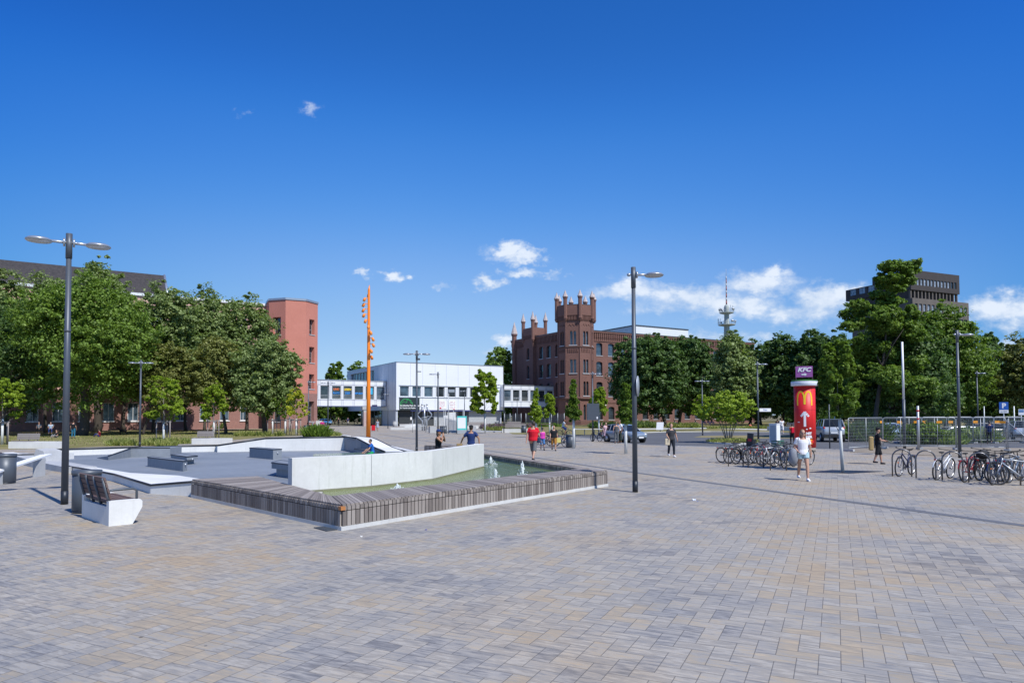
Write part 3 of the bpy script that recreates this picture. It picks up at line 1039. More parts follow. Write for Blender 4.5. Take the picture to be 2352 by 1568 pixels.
# near rim: white slab with black coping
def rim(name, label, outer, zt, inner, zi, cope=True, m=None, zbase=0.0):
    """outer/inner: ground-plane xy lists; wedge between them with a steel edge on the outer side"""
    o = thing(name, label, 'skate park rim', (outer[0][0], outer[0][1], 0))
    of = Vector((outer[0][0], outer[0][1]))
    L = lambda v: Vector((v[0], v[1])) - of
    mb = MB()
    for i in range(len(outer) - 1):
        a, b, c, d = L(outer[i]), L(outer[i + 1]), L(inner[i + 1]), L(inner[i])
        za, zb_, zc, zd = zt[i], zt[i + 1], zi[i + 1], zi[i]
        vs = [(a.x, a.y, zbase), (b.x, b.y, zbase), (c.x, c.y, zbase), (d.x, d.y, zbase), (a.x, a.y, za), (b.x, b.y, zb_), (c.x, c.y, zc), (d.x, d.y, zd)]
        mb.add(vs, [(0, 1, 5, 4), (2, 3, 7, 6), (4, 5, 6, 7), (1, 2, 6, 5), (3, 0, 4, 7)])
    mb.build('concrete_slab', m or M_WCON, o)
    if cope:
        mb = MB()
        for i in range(len(outer) - 1):
            a, b = L(outer[i]), L(outer[i + 1])
            mb.tube([(a.x, a.y, zt[i] - .02), (b.x, b.y, zt[i + 1] - .02)], .035, 6)
        mb.build('coping', M_COPE, o)
    return o
n0 = W(*L3(2045, 742), z=.43); n1 = W(*L3(1600, 787), z=.25); n2 = W(*L3(1210, 665), z=.27); n3 = W(*L3(1000, 625), z=.27); n4 = W(*L3(725, 580), z=.27)
m0 = W(*M3(310, 722), z=.42); m1 = W(*L3(1900, 690), z=.06); m2 = W(*L3(1380, 655), z=.05); m3 = W(*L3(1130, 615), z=.05); m4 = W(*L3(830, 570), z=.05)
rim('concrete_kerb', 'white concrete kerb slab with black edge between the timber deck and the lamp post', [n4, n3, n2, n1, n0], [.27, .27, .27, .27, .43], [m4, m3, m2, m1, m0], [.06, .05, .05, .08, .40])
# far rim with black coping
def fp_(x, y, z): v = W(x, y, z=z); return v
far = [(fp_(*L3(430, 410), z=.40), .40), (fp_(*L3(1480, 380), z=.40), .40), (fp_(*L3(2300, 362), z=.42), .42), (fp_(*M3(430, 362), z=.45), .45), (fp_(*M3(940, 287), z=.85), .85), (fp_(*M3(1780, 272), z=.90), .90)]
fo2 = [p for p, z in far]; fz = [z for p, z in far]
def shift(p, k): return Vector((p.x, p.y + k, 0))
o = thing('skate_wall', 'long low white concrete wall with black coping along the far side of the skate park', 'skate wall', (fo2[0].x, fo2[0].y, 0))
of = Vector((fo2[0].x, fo2[0].y))
mb = MB(); mc = MB()
for i in range(len(far) - 1):
    a = Vector((fo2[i].x, fo2[i].y)) - of; b = Vector((fo2[i + 1].x, fo2[i + 1].y)) - of
    mb.prism([a, b, b + Vector((0, .35)), a + Vector((0, .35))], 0, [fz[i], fz[i + 1], fz[i + 1], fz[i]])
    mc.tube([(a.x, a.y + .02, fz[i] - .02), (b.x, b.y + .02, fz[i + 1] - .02)], .055, 6)
mb.build('wall', M_WCON, o); mc.build('coping', M_COPE, o)
# bank at the far end
tb = [W(*M3(430, 362), z=.45), W(*M3(940, 290), z=.83), W(*M3(1780, 275), z=.88), W(*M3(1890, 290), z=.88)]
bb = [W(*M3(430, 408), z=FLz), W(*M3(820, 398), z=FLz), W(*M3(1700, 405), z=FLz), W(*M3(1975, 415), z=FLz)]
mb = MB()
N = 8
for i in range(3):
    rr = []
    for k in range(N + 1):
        f = k / N
        row = []
        for q in (0, 1):
            a, b = bb[i + q], tb[i + q]
            zz = FLz + .004 + (b.z - .01 - FLz) * (f ** 1.25)
            pp = a.lerp(b, f); row.append((pp.x, pp.y, zz))
        rr.append(row)
    for k in range(N):
        mb.add([rr[k][0], rr[k][1], rr[k + 1][1], rr[k + 1][0]], [(0, 1, 2, 3)])
tag(mb.build('skate_bank', M_SKATE), 'wide sloping grey concrete bank at the far end of the skate park', 'skate bank')
# right hand hip wall
hp = [W(*M3(1780, 272), z=.90), W(*M3(1900, 285), z=.90), W(*M3(1955, 312), z=.84), W(*M3(2095, 385), z=.50), W(*M3(2210, 432), z=.42), W(*M3(2300, 424), z=.42)]
o = thing('skate_hip', 'angled white topped side wall with black edge at the right end of the skate bank', 'skate wall', (hp[0].x, hp[0].y, 0))
of = Vector((hp[0].x, hp[0].y)); mb = MB(); mc = MB(); mt = MB()
for i in range(4):
    a = Vector((hp[i].x, hp[i].y)) - of; b = Vector((hp[i + 1].x, hp[i + 1].y)) - of
    w_ = Vector((.9, .5))
    mb.prism([a, b, b + w_, a + w_], 0, [hp[i].z, hp[i + 1].z, hp[i + 1].z - .02, hp[i].z - .02])
    mt.add([(a.x + .05, a.y + .02, hp[i].z + .006), (b.x + .05, b.y + .02, hp[i + 1].z + .006), (b.x + w_.x, b.y + w_.y, hp[i + 1].z - .012), (a.x + w_.x, a.y + w_.y, hp[i].z - .012)], [(0, 1, 2, 3)])
    mc.tube([(a.x, a.y, hp[i].z), (b.x, b.y, hp[i + 1].z)], .045, 6)
    mc.tube([(a.x + w_.x, a.y + w_.y, hp[i].z - .02), (b.x + w_.x, b.y + w_.y, hp[i + 1].z - .02)], .04, 6)
mb.build('wall', M_SKATE, o); mt.build('top_slab', M_WCON, o); mc.build('coping', M_COPE, o)

def block(name, label, base, zt, m=M_SKATE, tshape=False, ztops=None, cope=True):
    """base: ground points measured in the photo (front-left, front-right, back-right, back-left)"""
    pts = [W(x, y, z=FLz) for x, y in base]
    o = thing(name, label, 'skate obstacle', (pts[0].x, pts[0].y, FLz))
    of = Vector((pts[0].x, pts[0].y)); L = [Vector((p.x, p.y)) - of for p in pts]
    mb = MB(); zz = ztops or [zt] * len(L)
    if tshape:
        cen = sum(L, Vector((0, 0))) / len(L)
        inn = [cen + (p - cen) * .74 for p in L]
        mb.prism(inn, 0, [z - .16 for z in zz]); mb.prism(L, [z - .15 for z in zz], zz)
    else:
        mb.prism(L, 0, zz)
    mb.build('ledge', m, o)
    if cope:
        mc = MB()
        for i in range(len(L)):
            a, b = L[i], L[(i + 1) % len(L)]
            za, zb_ = zz[i], zz[(i + 1) % len(L)]
            mc.tube([(a.x, a.y, za - .015), (b.x, b.y, zb_ - .015)], .028, 5)
        mc.build('edge_steel', M_COPE, o)
        mc = MB(); v = (L[2] + L[1]) / 2; mc.ell((v.x, v.y - .03, zz[1] * .6), (.05, .02, .05), 8, 6); mc.build('lug', M_ALU, o)
    return o
def quad_from(pl, pr, depth):
    a, b = W(pl[0], pl[1], FLz), W(pr[0], pr[1], FLz)
    return a, b
def ledge(label, pa, pb, pend, zt, tshape=False):
    """pa-pb long front edge, pend: far base corner of the short end"""
    a, b, c = W(*pa, z=FLz), W(*pb, z=FLz), W(*pend, z=FLz)
    d = a + (c - b)
    o = thing('skate_ledge', label, 'skate ledge', (a.x, a.y, FLz))
    L = [Vector((v.x - a.x, v.y - a.y)) for v in (a, b, c, d)]
    mb = MB()
    if tshape:
        cen = (L[0] + L[2]) / 2; inn = [cen + (p - cen) * .74 for p in L]
        mb.prism(inn, 0, zt * .55); mb.prism(L, zt * .56, zt)
    else:
        mb.prism(L, 0, zt)
    mb.build('block', M_SKATE, o)
    mc = MB()
    for i in range(4):
        u, v = L[i], L[(i + 1) % 4]; mc.tube([(u.x, u.y, zt - .012), (v.x, v.y, zt - .012)], .025, 5)
    mc.build('edge_steel', M_COPE, o)
    mc = MB(); v = (L[1] + L[2]) / 2; e = (L[1] - L[0]).normalized() * .015
    mc.ell((v.x + e.x, v.y + e.y, zt * .62), (.05, .05, .05), 8, 6); mc.build('lug', M_ALU, o)
ledge('grey ledge block nearest the timber deck in the skate park, second from the left', L3(1568, 590), L3(1945, 642), L3(1990, 632), .42)
ledge('grey undercut T shaped ledge standing just behind the near ledge block', L3(1815, 545), L3(1985, 572), L3(2100, 560), .38, True)
ledge('grey ledge block in the middle of the skate floor, left of the white wall', M3(770, 492), M3(1022, 516), M3(1114, 510), .52)
ledge('undercut grey ledge half hidden behind the left end of the white wall', M3(1005, 690), M3(1320, 735), M3(1400, 700), .50, True)
ledge('small grey ledge block beside the child on the bike', M3(1885, 465), M3(2030, 480), M3(2080, 474), .35)
# long ledge with a sloping left end
a, b, c = W(*L3(1150, 522), z=FLz), W(*L3(1390, 492), z=FLz), W(*L3(1808, 484), z=FLz)
s0 = W(*L3(1030, 500), z=FLz)
o = thing('skate_funbox', 'long grey skate ramp box with a sloping left end near the far rim', 'skate ramp', (a.x, a.y, FLz))
of = Vector((a.x, a.y)); pa, pb, pc, ps = [Vector((v.x, v.y)) - of for v in (a, b, c, s0)]
bk = Vector((-.3, 1.9))
mb = MB()
mb.prism([pa, pb, pb + bk, pa + bk], 0, [.22, .50, .50, .22]); mb.prism([pb, pc, pc + bk, pb + bk], 0, .48)
mb.prism([ps, pa, pa + bk, ps + bk], 0, [.02, .22, .22, .02]); mb.build('box', M_SKATE, o)
mc = MB(); mc.tube([(pb.x, pb.y, .50), (pc.x, pc.y, .485)], .03, 5); mc.tube([(pa.x, pa.y, .22), (pb.x, pb.y, .5)], .03, 5); mc.build('edge_steel', M_COPE, o)
# low mound
v = W(*M3(1450, 492), z=FLz); mb = MB(); mb.prism([(-1.6, 0), (1.6, 0), (1.1, 1), (-1.1, 1)], 0, [.02, .02, .16, .16]); o = mb.build('skate_hump', M_SKATE)
o.location = (v.x, v.y, FLz + .003); tag(o, 'low grey hump in the skate floor just above the white wall', 'skate hump')
# left part: kerb slope, trapezoid block, left rims
a = [W(*L3(0, 440), z=.38), W(*L3(90, 462), z=.38), W(*L3(660, 447), z=.36)]
rim('concrete_kerb', 'low white kerb with black edge at the far left of the skate park', a, [.38, .38, .36], [p + Vector((.1, .8, 0)) for p in a], [.36, .36, .34])
a = [W(*L3(40, 520)), W(*L3(330, 597)), W(*L3(640, 650)), W(*L3(725, 664))]
rim('concrete_kerb', 'grey sloping concrete kerb between the tilted white bench top and the lamp post', a, [.36, .30, .24, .26], [p + Vector((.5, 1.0, 0)) for p in a], [.30, .24, .2, .2], cope=False, m=M_GCON)
v0 = W(*L3(320, 592)); v1 = W(*L3(560, 590))
o = thing('concrete_block', 'grey trapezoid concrete block at the raised end of the white bench top', 'concrete block', (v0.x, v0.y, 0), R(-12))
mb = MB(); wd_ = (v1 - v0).length
mb.add([(0, 0, 0), (wd_, 0, 0), (wd_, .9, 0), (0, .9, 0), (.3, 0, .80), (wd_ * .72, 0, .70), (wd_ * .72, .9, .70), (.3, .9, .80)],
       [(3, 2, 1, 0), (4, 5, 6, 7), (0, 1, 5, 4), (1, 2, 6, 5), (2, 3, 7, 6), (3, 0, 4, 7)])
mb.build('block', M_GCON, o)
v0 = W(*L3(-160, 640), z=.50); v1 = W(*L3(430, 462), z=.80)
o = thing('slatted_seat', 'long white slatted seat top sloping up to the right at the left edge', 'slatted seat', (v0.x, v0.y, 0))
dv = v1 - v0; mb = MB()
for i in range(3):
    e = Vector((0, .22 * i, 0))
    n_ = Vector((dv.y, -dv.x, 0)).normalized()
    aa, bb2 = e, Vector((dv.x, dv.y, 0)) + e
    mb.prism([(aa.x, aa.y), (bb2.x, bb2.y), (bb2.x, bb2.y + .19), (aa.x, aa.y + .19)], [.40, .74, .74, .40], [.46, .80, .80, .46])
mb.build('slats', M_WHITE, o)
pieces('support', M_GCON, o, [lambda k, f=f: k.box((dv.x * f, dv.y * f + .32, .19 + .17 * f), (.12, .5, .38 + .34 * f)) for f in (.15, .85)])
# low kerbs to the right of the skate bank
for (pa, pb, lab) in ((M3(2115, 350), F3(345, 404), 'long low pale kerb with dark edge running toward the double lamp post'),
                      (M3(1735, 262), M3(1850, 272), 'short low kerb with dark edge behind the skate bank')):
    a, b = W(*pa), W(*pb)
    rim('low_kerb', lab, [a, b], [.12, .12], [a + Vector((.3, -.9, 0)), b + Vector((-.2, -.9, 0))], [.10, .10])
# ================================================================== BUILDINGS
BA = R(30.67)
class Face:
    """a wall in the local frame of its building: from p0 along direction ang, outside on the right hand"""
    def __init__(s, root, p0, ang):
        s.root = root; s.p0 = Vector(p0); s.ang = ang
        s.t = Vector((math.cos(ang), math.sin(ang))); s.o = Vector((s.t.y, -s.t.x))
        M = Matrix.Translation(root.location) @ Matrix.Rotation(root.rotation_euler.z, 4, 'Z')
        s.M = M
    def pt(s, u, v, out=0.0):
        q = s.p0 + s.t * u + s.o * out
        return Vector((q.x, q.y, v))
    def uv(s, px, py=955):
        a = s.M @ Vector((s.p0.x, s.p0.y, 0)); b = s.M @ Vector((s.p0.x + s.t.x, s.p0.y + s.t.y, 0))
        r = ray(px, py); d = b - a
        # (r.x*k, r.y*k) = a + d*u
        det = r.x * (-d.y) + r.y * d.x
        k = (a.x * (-d.y) + a.y * d.x) / det
        u = ((r.x * k - a.x) * d.x + (r.y * k - a.y) * d.y) / (d.x ** 2 + d.y ** 2)
        return u, HC + r.z * k
    def wall(s, mb, L, z0, z1, ops, depth=.25):
        us = sorted({0, L} | {x for o in ops for x in o[:2]}); vs = sorted({z0, z1} | {x for o in ops for x in o[2:4]})
        for i in range(len(us) - 1):
            for j in range(len(vs) - 1):
                cu, cv = (us[i] + us[i + 1]) / 2, (vs[j] + vs[j + 1]) / 2
                if cu < 0 or cu > L or cv < z0 or cv > z1: continue
                if any(o[0] < cu < o[1] and o[2] < cv < o[3] for o in ops): continue
                mb.add([s.pt(us[i], vs[j]), s.pt(us[i + 1], vs[j]), s.pt(us[i + 1], vs[j + 1]), s.pt(us[i], vs[j + 1])], [(0, 1, 2, 3)])
        for o in ops:
            a, b, c, d = o[:4]
            for (p, q) in (((a, c), (a, d)), ((a, d), (b, d)), ((b, d), (b, c)), ((b, c), (a, c))):
                mb.add([s.pt(*p), s.pt(*q), s.pt(*q, -depth), s.pt(*p, -depth)], [(0, 1, 2, 3)])
            if len(o) > 4 and o[4] > 0:      # arch corners
                n_, r_ = 6, o[4]; w_ = (b - a) / 2; cx = (a + b) / 2
                arc = [(cx + w_ * math.cos(PI - PI * k / n_), d - r_ + r_ * math.sin(PI * k / n_)) for k in range(n_ + 1)]
                h_ = n_ // 2
                for seq, corner in ((arc[:h_ + 1], (a, d)), (arc[h_:], (b, d))):
                    for k in range(len(seq) - 1):
                        mb.add([s.pt(*corner, .001), s.pt(*seq[k], .001), s.pt(*seq[k + 1], .001)], [(0, 1, 2)])
                        mb.add([s.pt(*seq[k], .001), s.pt(*seq[k + 1], .001), s.pt(*seq[k + 1], -depth), s.pt(*seq[k], -depth)], [(0, 1, 2, 3)])
    def box(s, mb, u0, u1, v0, v1, o0, o1):
        c = s.pt((u0 + u1) / 2, (v0 + v1) / 2, (o0 + o1) / 2)
        mb.box(c, (abs(u1 - u0), abs(o1 - o0), abs(v1 - v0)), s.ang)
    def window(s, op, depth=.25, fm=None, gm=None, nx=1, ny=1, fw=.07, sill=None, name='window', bars=None, sillout=.08):
        a, b, c, d = op[:4]
        mb = MB()
        w0, w1 = -depth - .002, -depth + .06
        s.box(mb, a + .002, a + fw, c, d, w0, w1); s.box(mb, b - fw, b - .002, c, d, w0, w1)
        s.box(mb, a + fw, b - fw, c + .002, c + fw, w0, w1); s.box(mb, a + fw, b - fw, d - fw, d - .002, w0, w1)
        for i in range(1, nx):
            x = a + (b - a) * i / nx; s.box(mb, x - fw * .35, x + fw * .35, c + fw, d - fw, w0, w1 - .01)
        for j in range(1, ny):
            y = c + (d - c) * j / ny if ny > 2 else c + (d - c) * .68
            s.box(mb, a + fw, b - fw, y - fw * .35, y + fw * .35, w0, w1 - .015)
        f = mb.build(name, fm or M_DARKM, s.root)
        g_ = MB(); g_.add([s.pt(a, c, -depth + .015), s.pt(b, c, -depth + .015), s.pt(b, d, -depth + .015), s.pt(a, d, -depth + .015)], [(0, 1, 2, 3)])
        g_.build('pane', gm or M_GLASS, f)
        if sill:
            k = MB(); s.box(k, a - .12, b + .12, c - .16, c - .004, -.1, sillout); k.build('sill', sill, f)
        return f

# ---------------------------------------------------------------- white school building
O = P(910, 955, 150); O.z = 0
wb = thing('school_building', 'boxy white clad school building with a window band and a dark green sign', 'building', (O.x, O.y, 0), BA)
FR = Face(wb, (0, 0), 0)
LF = 27.6; HB = 14.3; Z0 = 3.62
u_end = FR.uv(1156)[0]; LF = u_end
zt_ = FR.uv(*C3(1130, 1056))[1]; zb_ = FR.uv(*C3(1130, 1160))[1]
wins = [(900, 982), (1012, 1090), (1120, 1197), (1228, 1303), (1330, 1405), (1433, 1507), (1533, 1607), (1634, 1704)]
ops = []
for a, b in wins:
    ops.append((FR.uv(*C3(a, 1100))[0], FR.uv(*C3(b, 1100))[0], zb_ + .12, zt_ - .12))
mb = MB(); FR.wall(mb, LF, Z0, HB, ops, .3)
SIDE_L = 36.9
SD = Face(wb, (0, SIDE_L), -PI / 2)      # left side, u runs towards the street corner
so_ = []
for (a, b) in ((0, 10.5),):
    so_.append((3.0, 22.0, 9.8, 13.4))
SD.wall(mb, SIDE_L, Z0, HB, so_, .5)
BK = Face(wb, (LF, 0), PI / 2); BK.wall(mb, SIDE_L, Z0, HB, [], 0)
mb.add([(0, 0, Z0), (LF, 0, Z0), (LF, SIDE_L, Z0), (0, SIDE_L, Z0)], [(3, 2, 1, 0)])
mb.add([(0, 0, HB), (LF, 0, HB), (LF, SIDE_L, HB), (0, SIDE_L, HB)], [(0, 1, 2, 3)])
mb.add([(0, SIDE_L, Z0), (LF, SIDE_L, Z0), (LF, SIDE_L, HB), (0, SIDE_L, HB)], [(3, 2, 1, 0)])
mb.build('wall', M_WPANEL, wb)
for x in [c for c in (995, 1105, 1217, 1318, 1424, 1525, 1622, 1719)]:
    mb = MB()
    u = FR.uv(*C3(x, 1000))[0]
    FR.box(mb, u - .02, u + .02, zt_ + .1, HB - .12, .001, .006); FR.box(mb, u - .02, u + .02, Z0 + .1, zb_ - .1, .001, .006)
    FR.box(mb, u - .03, u + .03, zb_ - .1, zt_ + .1, .001, .006)
    mb.build('panel_joint', plain('joint_grey', (.22, .25, .30), .7), wb)  # thin strips in one even grey draw the cladding joints
mb = MB()
for k in range(1, 15):
    u = SIDE_L * k / 15.0
    if u > 23: SD.box(mb, u - .02, u + .02, Z0 + .1, HB - .12, .001, .006)
mb.build('panel_joints', plain('joint_grey', (.22, .25, .30), .7), wb)
mb = MB(); FR.box(mb, .6, LF - 1.0, zt_ - .1, zt_ + .05, .0, .10); FR.box(mb, .6, LF - 3.6, zb_ - .1, zb_ + .03, .0, .10)
FR.box(mb, -.06, LF + .06, HB - .02, HB + .16, -.4, .06); SD.box(mb, 0, SIDE_L - .07, HB - .02, HB + .16, -.4, .06)
mb.build('trim', M_ALU, wb)
for i, op in enumerate(ops):
    FR.window(op, .3, M_WHITE, M_GLASSB if i < 3 else M_GLASS, 1, 1, .10)
pieces('window_post', M_ALU, wb, [lambda k, u0=3.0 + 19.0 * i / 8: SD.box(k, u0 - .12, u0 + .12, 9.8, 13.4, -.44, -.3) for i in range(9)])
mb = MB(); mb.add([SD.pt(3, 9.8, -.45), SD.pt(22, 9.8, -.45), SD.pt(22, 13.4, -.45), SD.pt(3, 13.4, -.45)], [(0, 1, 2, 3)])
mb.build('window_band', M_GLASSB, wb)
# blue strip under the box
mb = MB(); FR.box(mb, 3.5, LF, Z0 - .28, Z0 - .004, -.5, -.04); mb.build('blue_strip', plain('blue_strip', (.03, .04, .16), .5), wb)
# ground floor: light panels, dark shutters and entrances, set back
GF = Face(wb, (1.2, 1.1), 0)
mb = MB()
def gseg(mb, a, b, y0=0.0, y1=Z0 - .3, out=0.0):
    u0, u1 = GF.uv(*C3(a, 1350))[0], GF.uv(*C3(b, 1350))[0]
    GF.box(mb, u0, u1, y0, y1, out - .12, out)
gseg(mb, 1205, 1415)
mb.build('ground_panel', concrete('speckled_panel', (.34, .36, .38), (.44, .46, .48), 5), wb); mb = MB(); gseg(mb, 1520, 1815)
mb.build('ground_panel', concrete('speckled_panel', (.34, .36, .38), (.44, .46, .48), 5), wb)
mb = MB(); L0 = GF.uv(*C3(893, 1350))[0]; L1 = GF.uv(*C3(1003, 1350))[0]
for k in range(14): GF.box(mb, L0, L1, .08 + k * .24, .08 + k * .24 + .19, -.1, -.02)
mb.build('shutter', plain('dark_shutter', (.045, .05, .055), .5), wb)
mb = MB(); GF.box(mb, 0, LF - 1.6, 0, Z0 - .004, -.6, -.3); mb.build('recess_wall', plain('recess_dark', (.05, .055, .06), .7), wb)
pieces('door_post', M_ALU, wb, [lambda k, u=GF.uv(*C3(a, 1350))[0]: GF.box(k, u - .05, u + .05, 0, 3.3, -.28, -.16) for a in (1012, 1040, 1110, 1150, 1425, 1465, 1508)])
mb = MB(); u = GF.uv(*C3(1000, 1320))[0]; GF.box(mb, u - .2, u + .2, 1.4, 2.1, .0, .02); mb.build('notice', M_WHITE, wb)
pieces('ground_wall', M_BPANEL, wb, [lambda k: k.box((.25, .8, (Z0 - .004) / 2), (.5, 1.0, Z0 - .004)), lambda k: k.box((.35, 5.5, (Z0 - .004) / 2), (.3, 8.2, Z0 - .004)), lambda k: k.box((LF - .4, 4, (Z0 - .3) / 2), (.3, 7, Z0 - .3))])
# entrance glazing under the left side
mb = MB(); mb.box((3.2, 22, Z0 / 2), (.2, 25, Z0 - .01)); mb.build('entrance_glass', M_GLASS, wb)
pieces('entrance_post', M_ALU, wb, [lambda k, i=i: k.box((3.05, 10 + i * 2.7, Z0 / 2), (.08, .12, Z0 - .02)) for i in range(10)])
# sign board
sb = thing('school_sign', 'dark green sign board with a green skyline outline on the white school wall', 'sign', (0, 0, 0))
sb.location = O + Matrix.Rotation(BA, 3, 'Z') @ Vector((.7, -.012, 0)); sb.rotation_euler.z = BA
s1 = FR.uv(*C3(1075, 1200))[0] - .7; sz0 = Z0 + .02; sz1 = zb_ - .12
mb = MB(); mb.box((s1 / 2, -.05, (sz0 + sz1) / 2), (s1, .09, sz1 - sz0)); mb.build('board', plain('sign_green_black', (.018, .032, .034), .5), sb)
M_NEON = plain('sign_green', (.06, .55, .16), .5); mb = MB()
w_ = s1 * .62; h_ = sz1 - sz0
arc = [(s1 * .03 + w_ / 2 - w_ / 2 * math.cos(PI * k / 16), -.11, sz0 + h_ * .40 + h_ * .50 * math.sin(PI * k / 16)) for k in range(17)]
mb.tube(arc, .045, 5)
sk = [(.03, .40), (.12, .40), (.125, .62), (.16, .70), (.18, .58), (.21, .73), (.23, .60), (.28, .72), (.29, .58), (.36, .57), (.37, .82), (.40, .86), (.42, .74), (.45, .84), (.47, .74), (.50, .84), (.52, .74), (.54, .57), (.64, .56)]
mb.tube([(s1 * x, -.11, sz0 + h_ * y) for x, y in sk], .045, 5)
mb.build('skyline_logo', M_NEON, sb)
text('lettering', 'Berufskolleg Platz der Republik', .50, M_WHITE, sb, face_M((s1 * .60, -.10, sz0 + h_ * .36), 0), .008, .01, sx=.88)
text('lettering', 'für Technik und Medien', .44, M_WHITE, sb, face_M((s1 * .42, -.10, sz0 + h_ * .16), 0), .008, .01, sx=.88)
# info signs with red arrows
def arrow_sign(label, x0, x1, y0, y1, right, body):
    a = FR.uv(*C3(x0, y0)); b = FR.uv(*C3(x1, y1))
    o = thing('direction_sign', label, 'sign', (0, 0, 0)); o.rotation_euler.z = BA
    o.location = O + Matrix.Rotation(BA, 3, 'Z') @ Vector((a[0], -.02, b[1]))
    w, h = b[0] - a[0], a[1] - b[1]
    mb = MB(); mb.box((w / 2, -.03, h / 2), (w, .05, h)); mb.build('board', M_WHITE, o)
    M_RED = plain('sign_red', (.55, .02, .05), .5); mb = MB()
    for k in range(3):
        z = h * (.30 + .26 * k); sg = 1 if right else -1; xe = w - .12 if right else .12
        mb.tube([(xe - sg * .16, -.07, z + .17), (xe, -.07, z), (xe - sg * .16, -.07, z - .17)], .03, 5)
    mb.box((w - .35 if right else .3, -.065, .16), (.45, .02, .28)); mb.build('arrows', M_RED, o)
    for k, tx in enumerate(body):
        text('lettering', tx, .22, plain('dull_red_text', (.40, .12, .12), .6), o, face_M((w / 2, -.06, h * .86 - k * h * .155), 0), .003, .004)
arrow_sign('left white direction board with red arrows pointing left on the school wall', 1253, 1317, 1188, 1263, False, ['Information', 'Sekretariat', 'Verwaltung', 'Aula  Mensa', 'Raum 1'])
arrow_sign('right white direction board with red arrows pointing right on the school wall', 1330, 1398, 1188, 1275, True, ['Medien', 'Fachoberschule', 'Gestaltung', 'Technik', 'Werkstatt'])

# bridges
def bridge(label, O_, L, z0, z1, dep, nwin, deco=None, endwhite=True):
    b = thing('footbridge', label, 'footbridge', (O_.x, O_.y, 0), BA)
    F = Face(b, (0, 0), 0)
    bay = L / nwin; ops = []
    H = z1 - z0
    for k in range(nwin): ops.append((k * bay + bay * .11, k * bay + bay * .87, z0 + H * .27, z0 + H * .80))
    mb = MB(); F.wall(mb, L, z0, z1, ops, .25)
    E = Face(b, (L, 0), PI / 2); E.wall(mb, dep, z0, z1, [], 0)
    E = Face(b, (0, dep), -PI / 2); E.wall(mb, dep, z0, z1, [], 0)
    E = Face(b, (L, dep), PI); E.wall(mb, L, z0, z1, [], 0)
    mb.add([(0, 0, z0), (L, 0, z0), (L, dep, z0), (0, dep, z0)], [(3, 2, 1, 0)]); mb.add([(0, 0, z1), (L, 0, z1), (L, dep, z1), (0, dep, z1)], [(0, 1, 2, 3)])
    mb.build('wall', M_WPANEL, b)
    mb = MB(); F.box(mb, -.05, L + .05, z1, z1 + .2, -.4, .08); mb.build('roof_edge', M_ALU, b)
    mb = MB()
    for k in range(nwin + 1):
        for dx in (-.03, .05):
            u = min(L - .03, max(.03, (k + dx * 1.6) * bay)); F.box(mb, u - .025, u + .025, z0 + .03, z1 - .03, .001, .008)
    F.box(mb, 0, L, z0 + H * .235, z0 + H * .25, .0085, .012); F.box(mb, 0, L, z0 + H * .825, z0 + H * .84, .0085, .012); F.box(mb, 0, L, z0 - .1, z0 + .08, .0, .03)
    mb.build('panel_joints', plain('joint_blue_grey', (.10, .12, .22), .7), b)
    for k, op in enumerate(ops):
        f = F.window(op, .25, M_WHITE, M_GLASS if k % 3 else M_GLASSB, 1, 1, .06)
        g_ = MB()
        for q in range(3): F.box(g_, op[0] + .07, op[1] - .07, op[2] + .25 + q * .32, op[2] + .33 + q * .32, -.23, -.2)
        g_.build('rail', M_GALV, f)
    return b, F, ops
Lb = 18.0
C_ = P(887, 955, 155.3); dirv = Vector((math.cos(BA), math.sin(BA), 0))
bl, FB, opl = bridge('white glazed footbridge with coloured lettering between the red tower and the school', C_ - dirv * Lb, Lb, 4.5, 10.2, 4, 7)
def on_bridge(tx, k, zf, col, name, size=.62):
    op = opl[k]; text('lettering', tx, size, plain(name, col, .5), bl, face_M(FB.pt((op[0] + op[1]) / 2, op[2] + (op[3] - op[2]) * zf, -.22), 0), .02, .01, sx=.95)
on_bridge('UND', 2, .74, (.75, .16, .02), 'orange_letters'); on_bridge('PLATZ', 2, .46, (.03, .25, .70), 'blue_letters', .55)
on_bridge('LEBEN', 3, .74, (.85, .62, .02), 'yellow_letters'); on_bridge('DER', 3, .46, (.03, .25, .70), 'blue_letters')
on_bridge('REPUBLIK', 4, .46, (.03, .25, .70), 'blue_letters', .50)
op = opl[5]; mb = MB(); FB.box(mb, op[0] + .35, op[1] - .3, op[2] + 1.2, op[3] - .35, -.22, -.19); mb.build('poster', plain('cyan_poster', (.05, .42, .68), .4), bl)
mb = MB(); FB.box(mb, Lb - 3.4, Lb - 2.2, 4.5, 4.85, .03, .08); mb.build('name_plate', plain('navy_plate', (.02, .02, .10), .5), bl)
C2_ = P(1156, 955, 162.5)
bridge('white glazed footbridge linking the school to the old brick building', C2_, 17.5, 4.4, 9.6, 4, 7)
# painted pillar under the left bridge
p = P(839, 955, 151.6)
t = thing('pillar', 'square concrete pillar with graffiti under the left footbridge', 'pillar', (p.x, p.y, 0), BA)
mb = MB(); mb.box((0, 0, 1.6), (1.0, .8, 3.2)); mb.build('shaft', concrete('graffiti_concrete', (.36, .26, .26), (.55, .45, .42), 3, .8, True, (.12, .06, .12), .9), t)
mb = MB(); mb.prism([(-.5, -.4), (.5, -.4), (.5, .4), (-.5, .4)], 3.2, 3.7); mb.box((0, 0, 4.08), (1.6, 1.0, .75)); mb.build('capital', M_GCON, t)

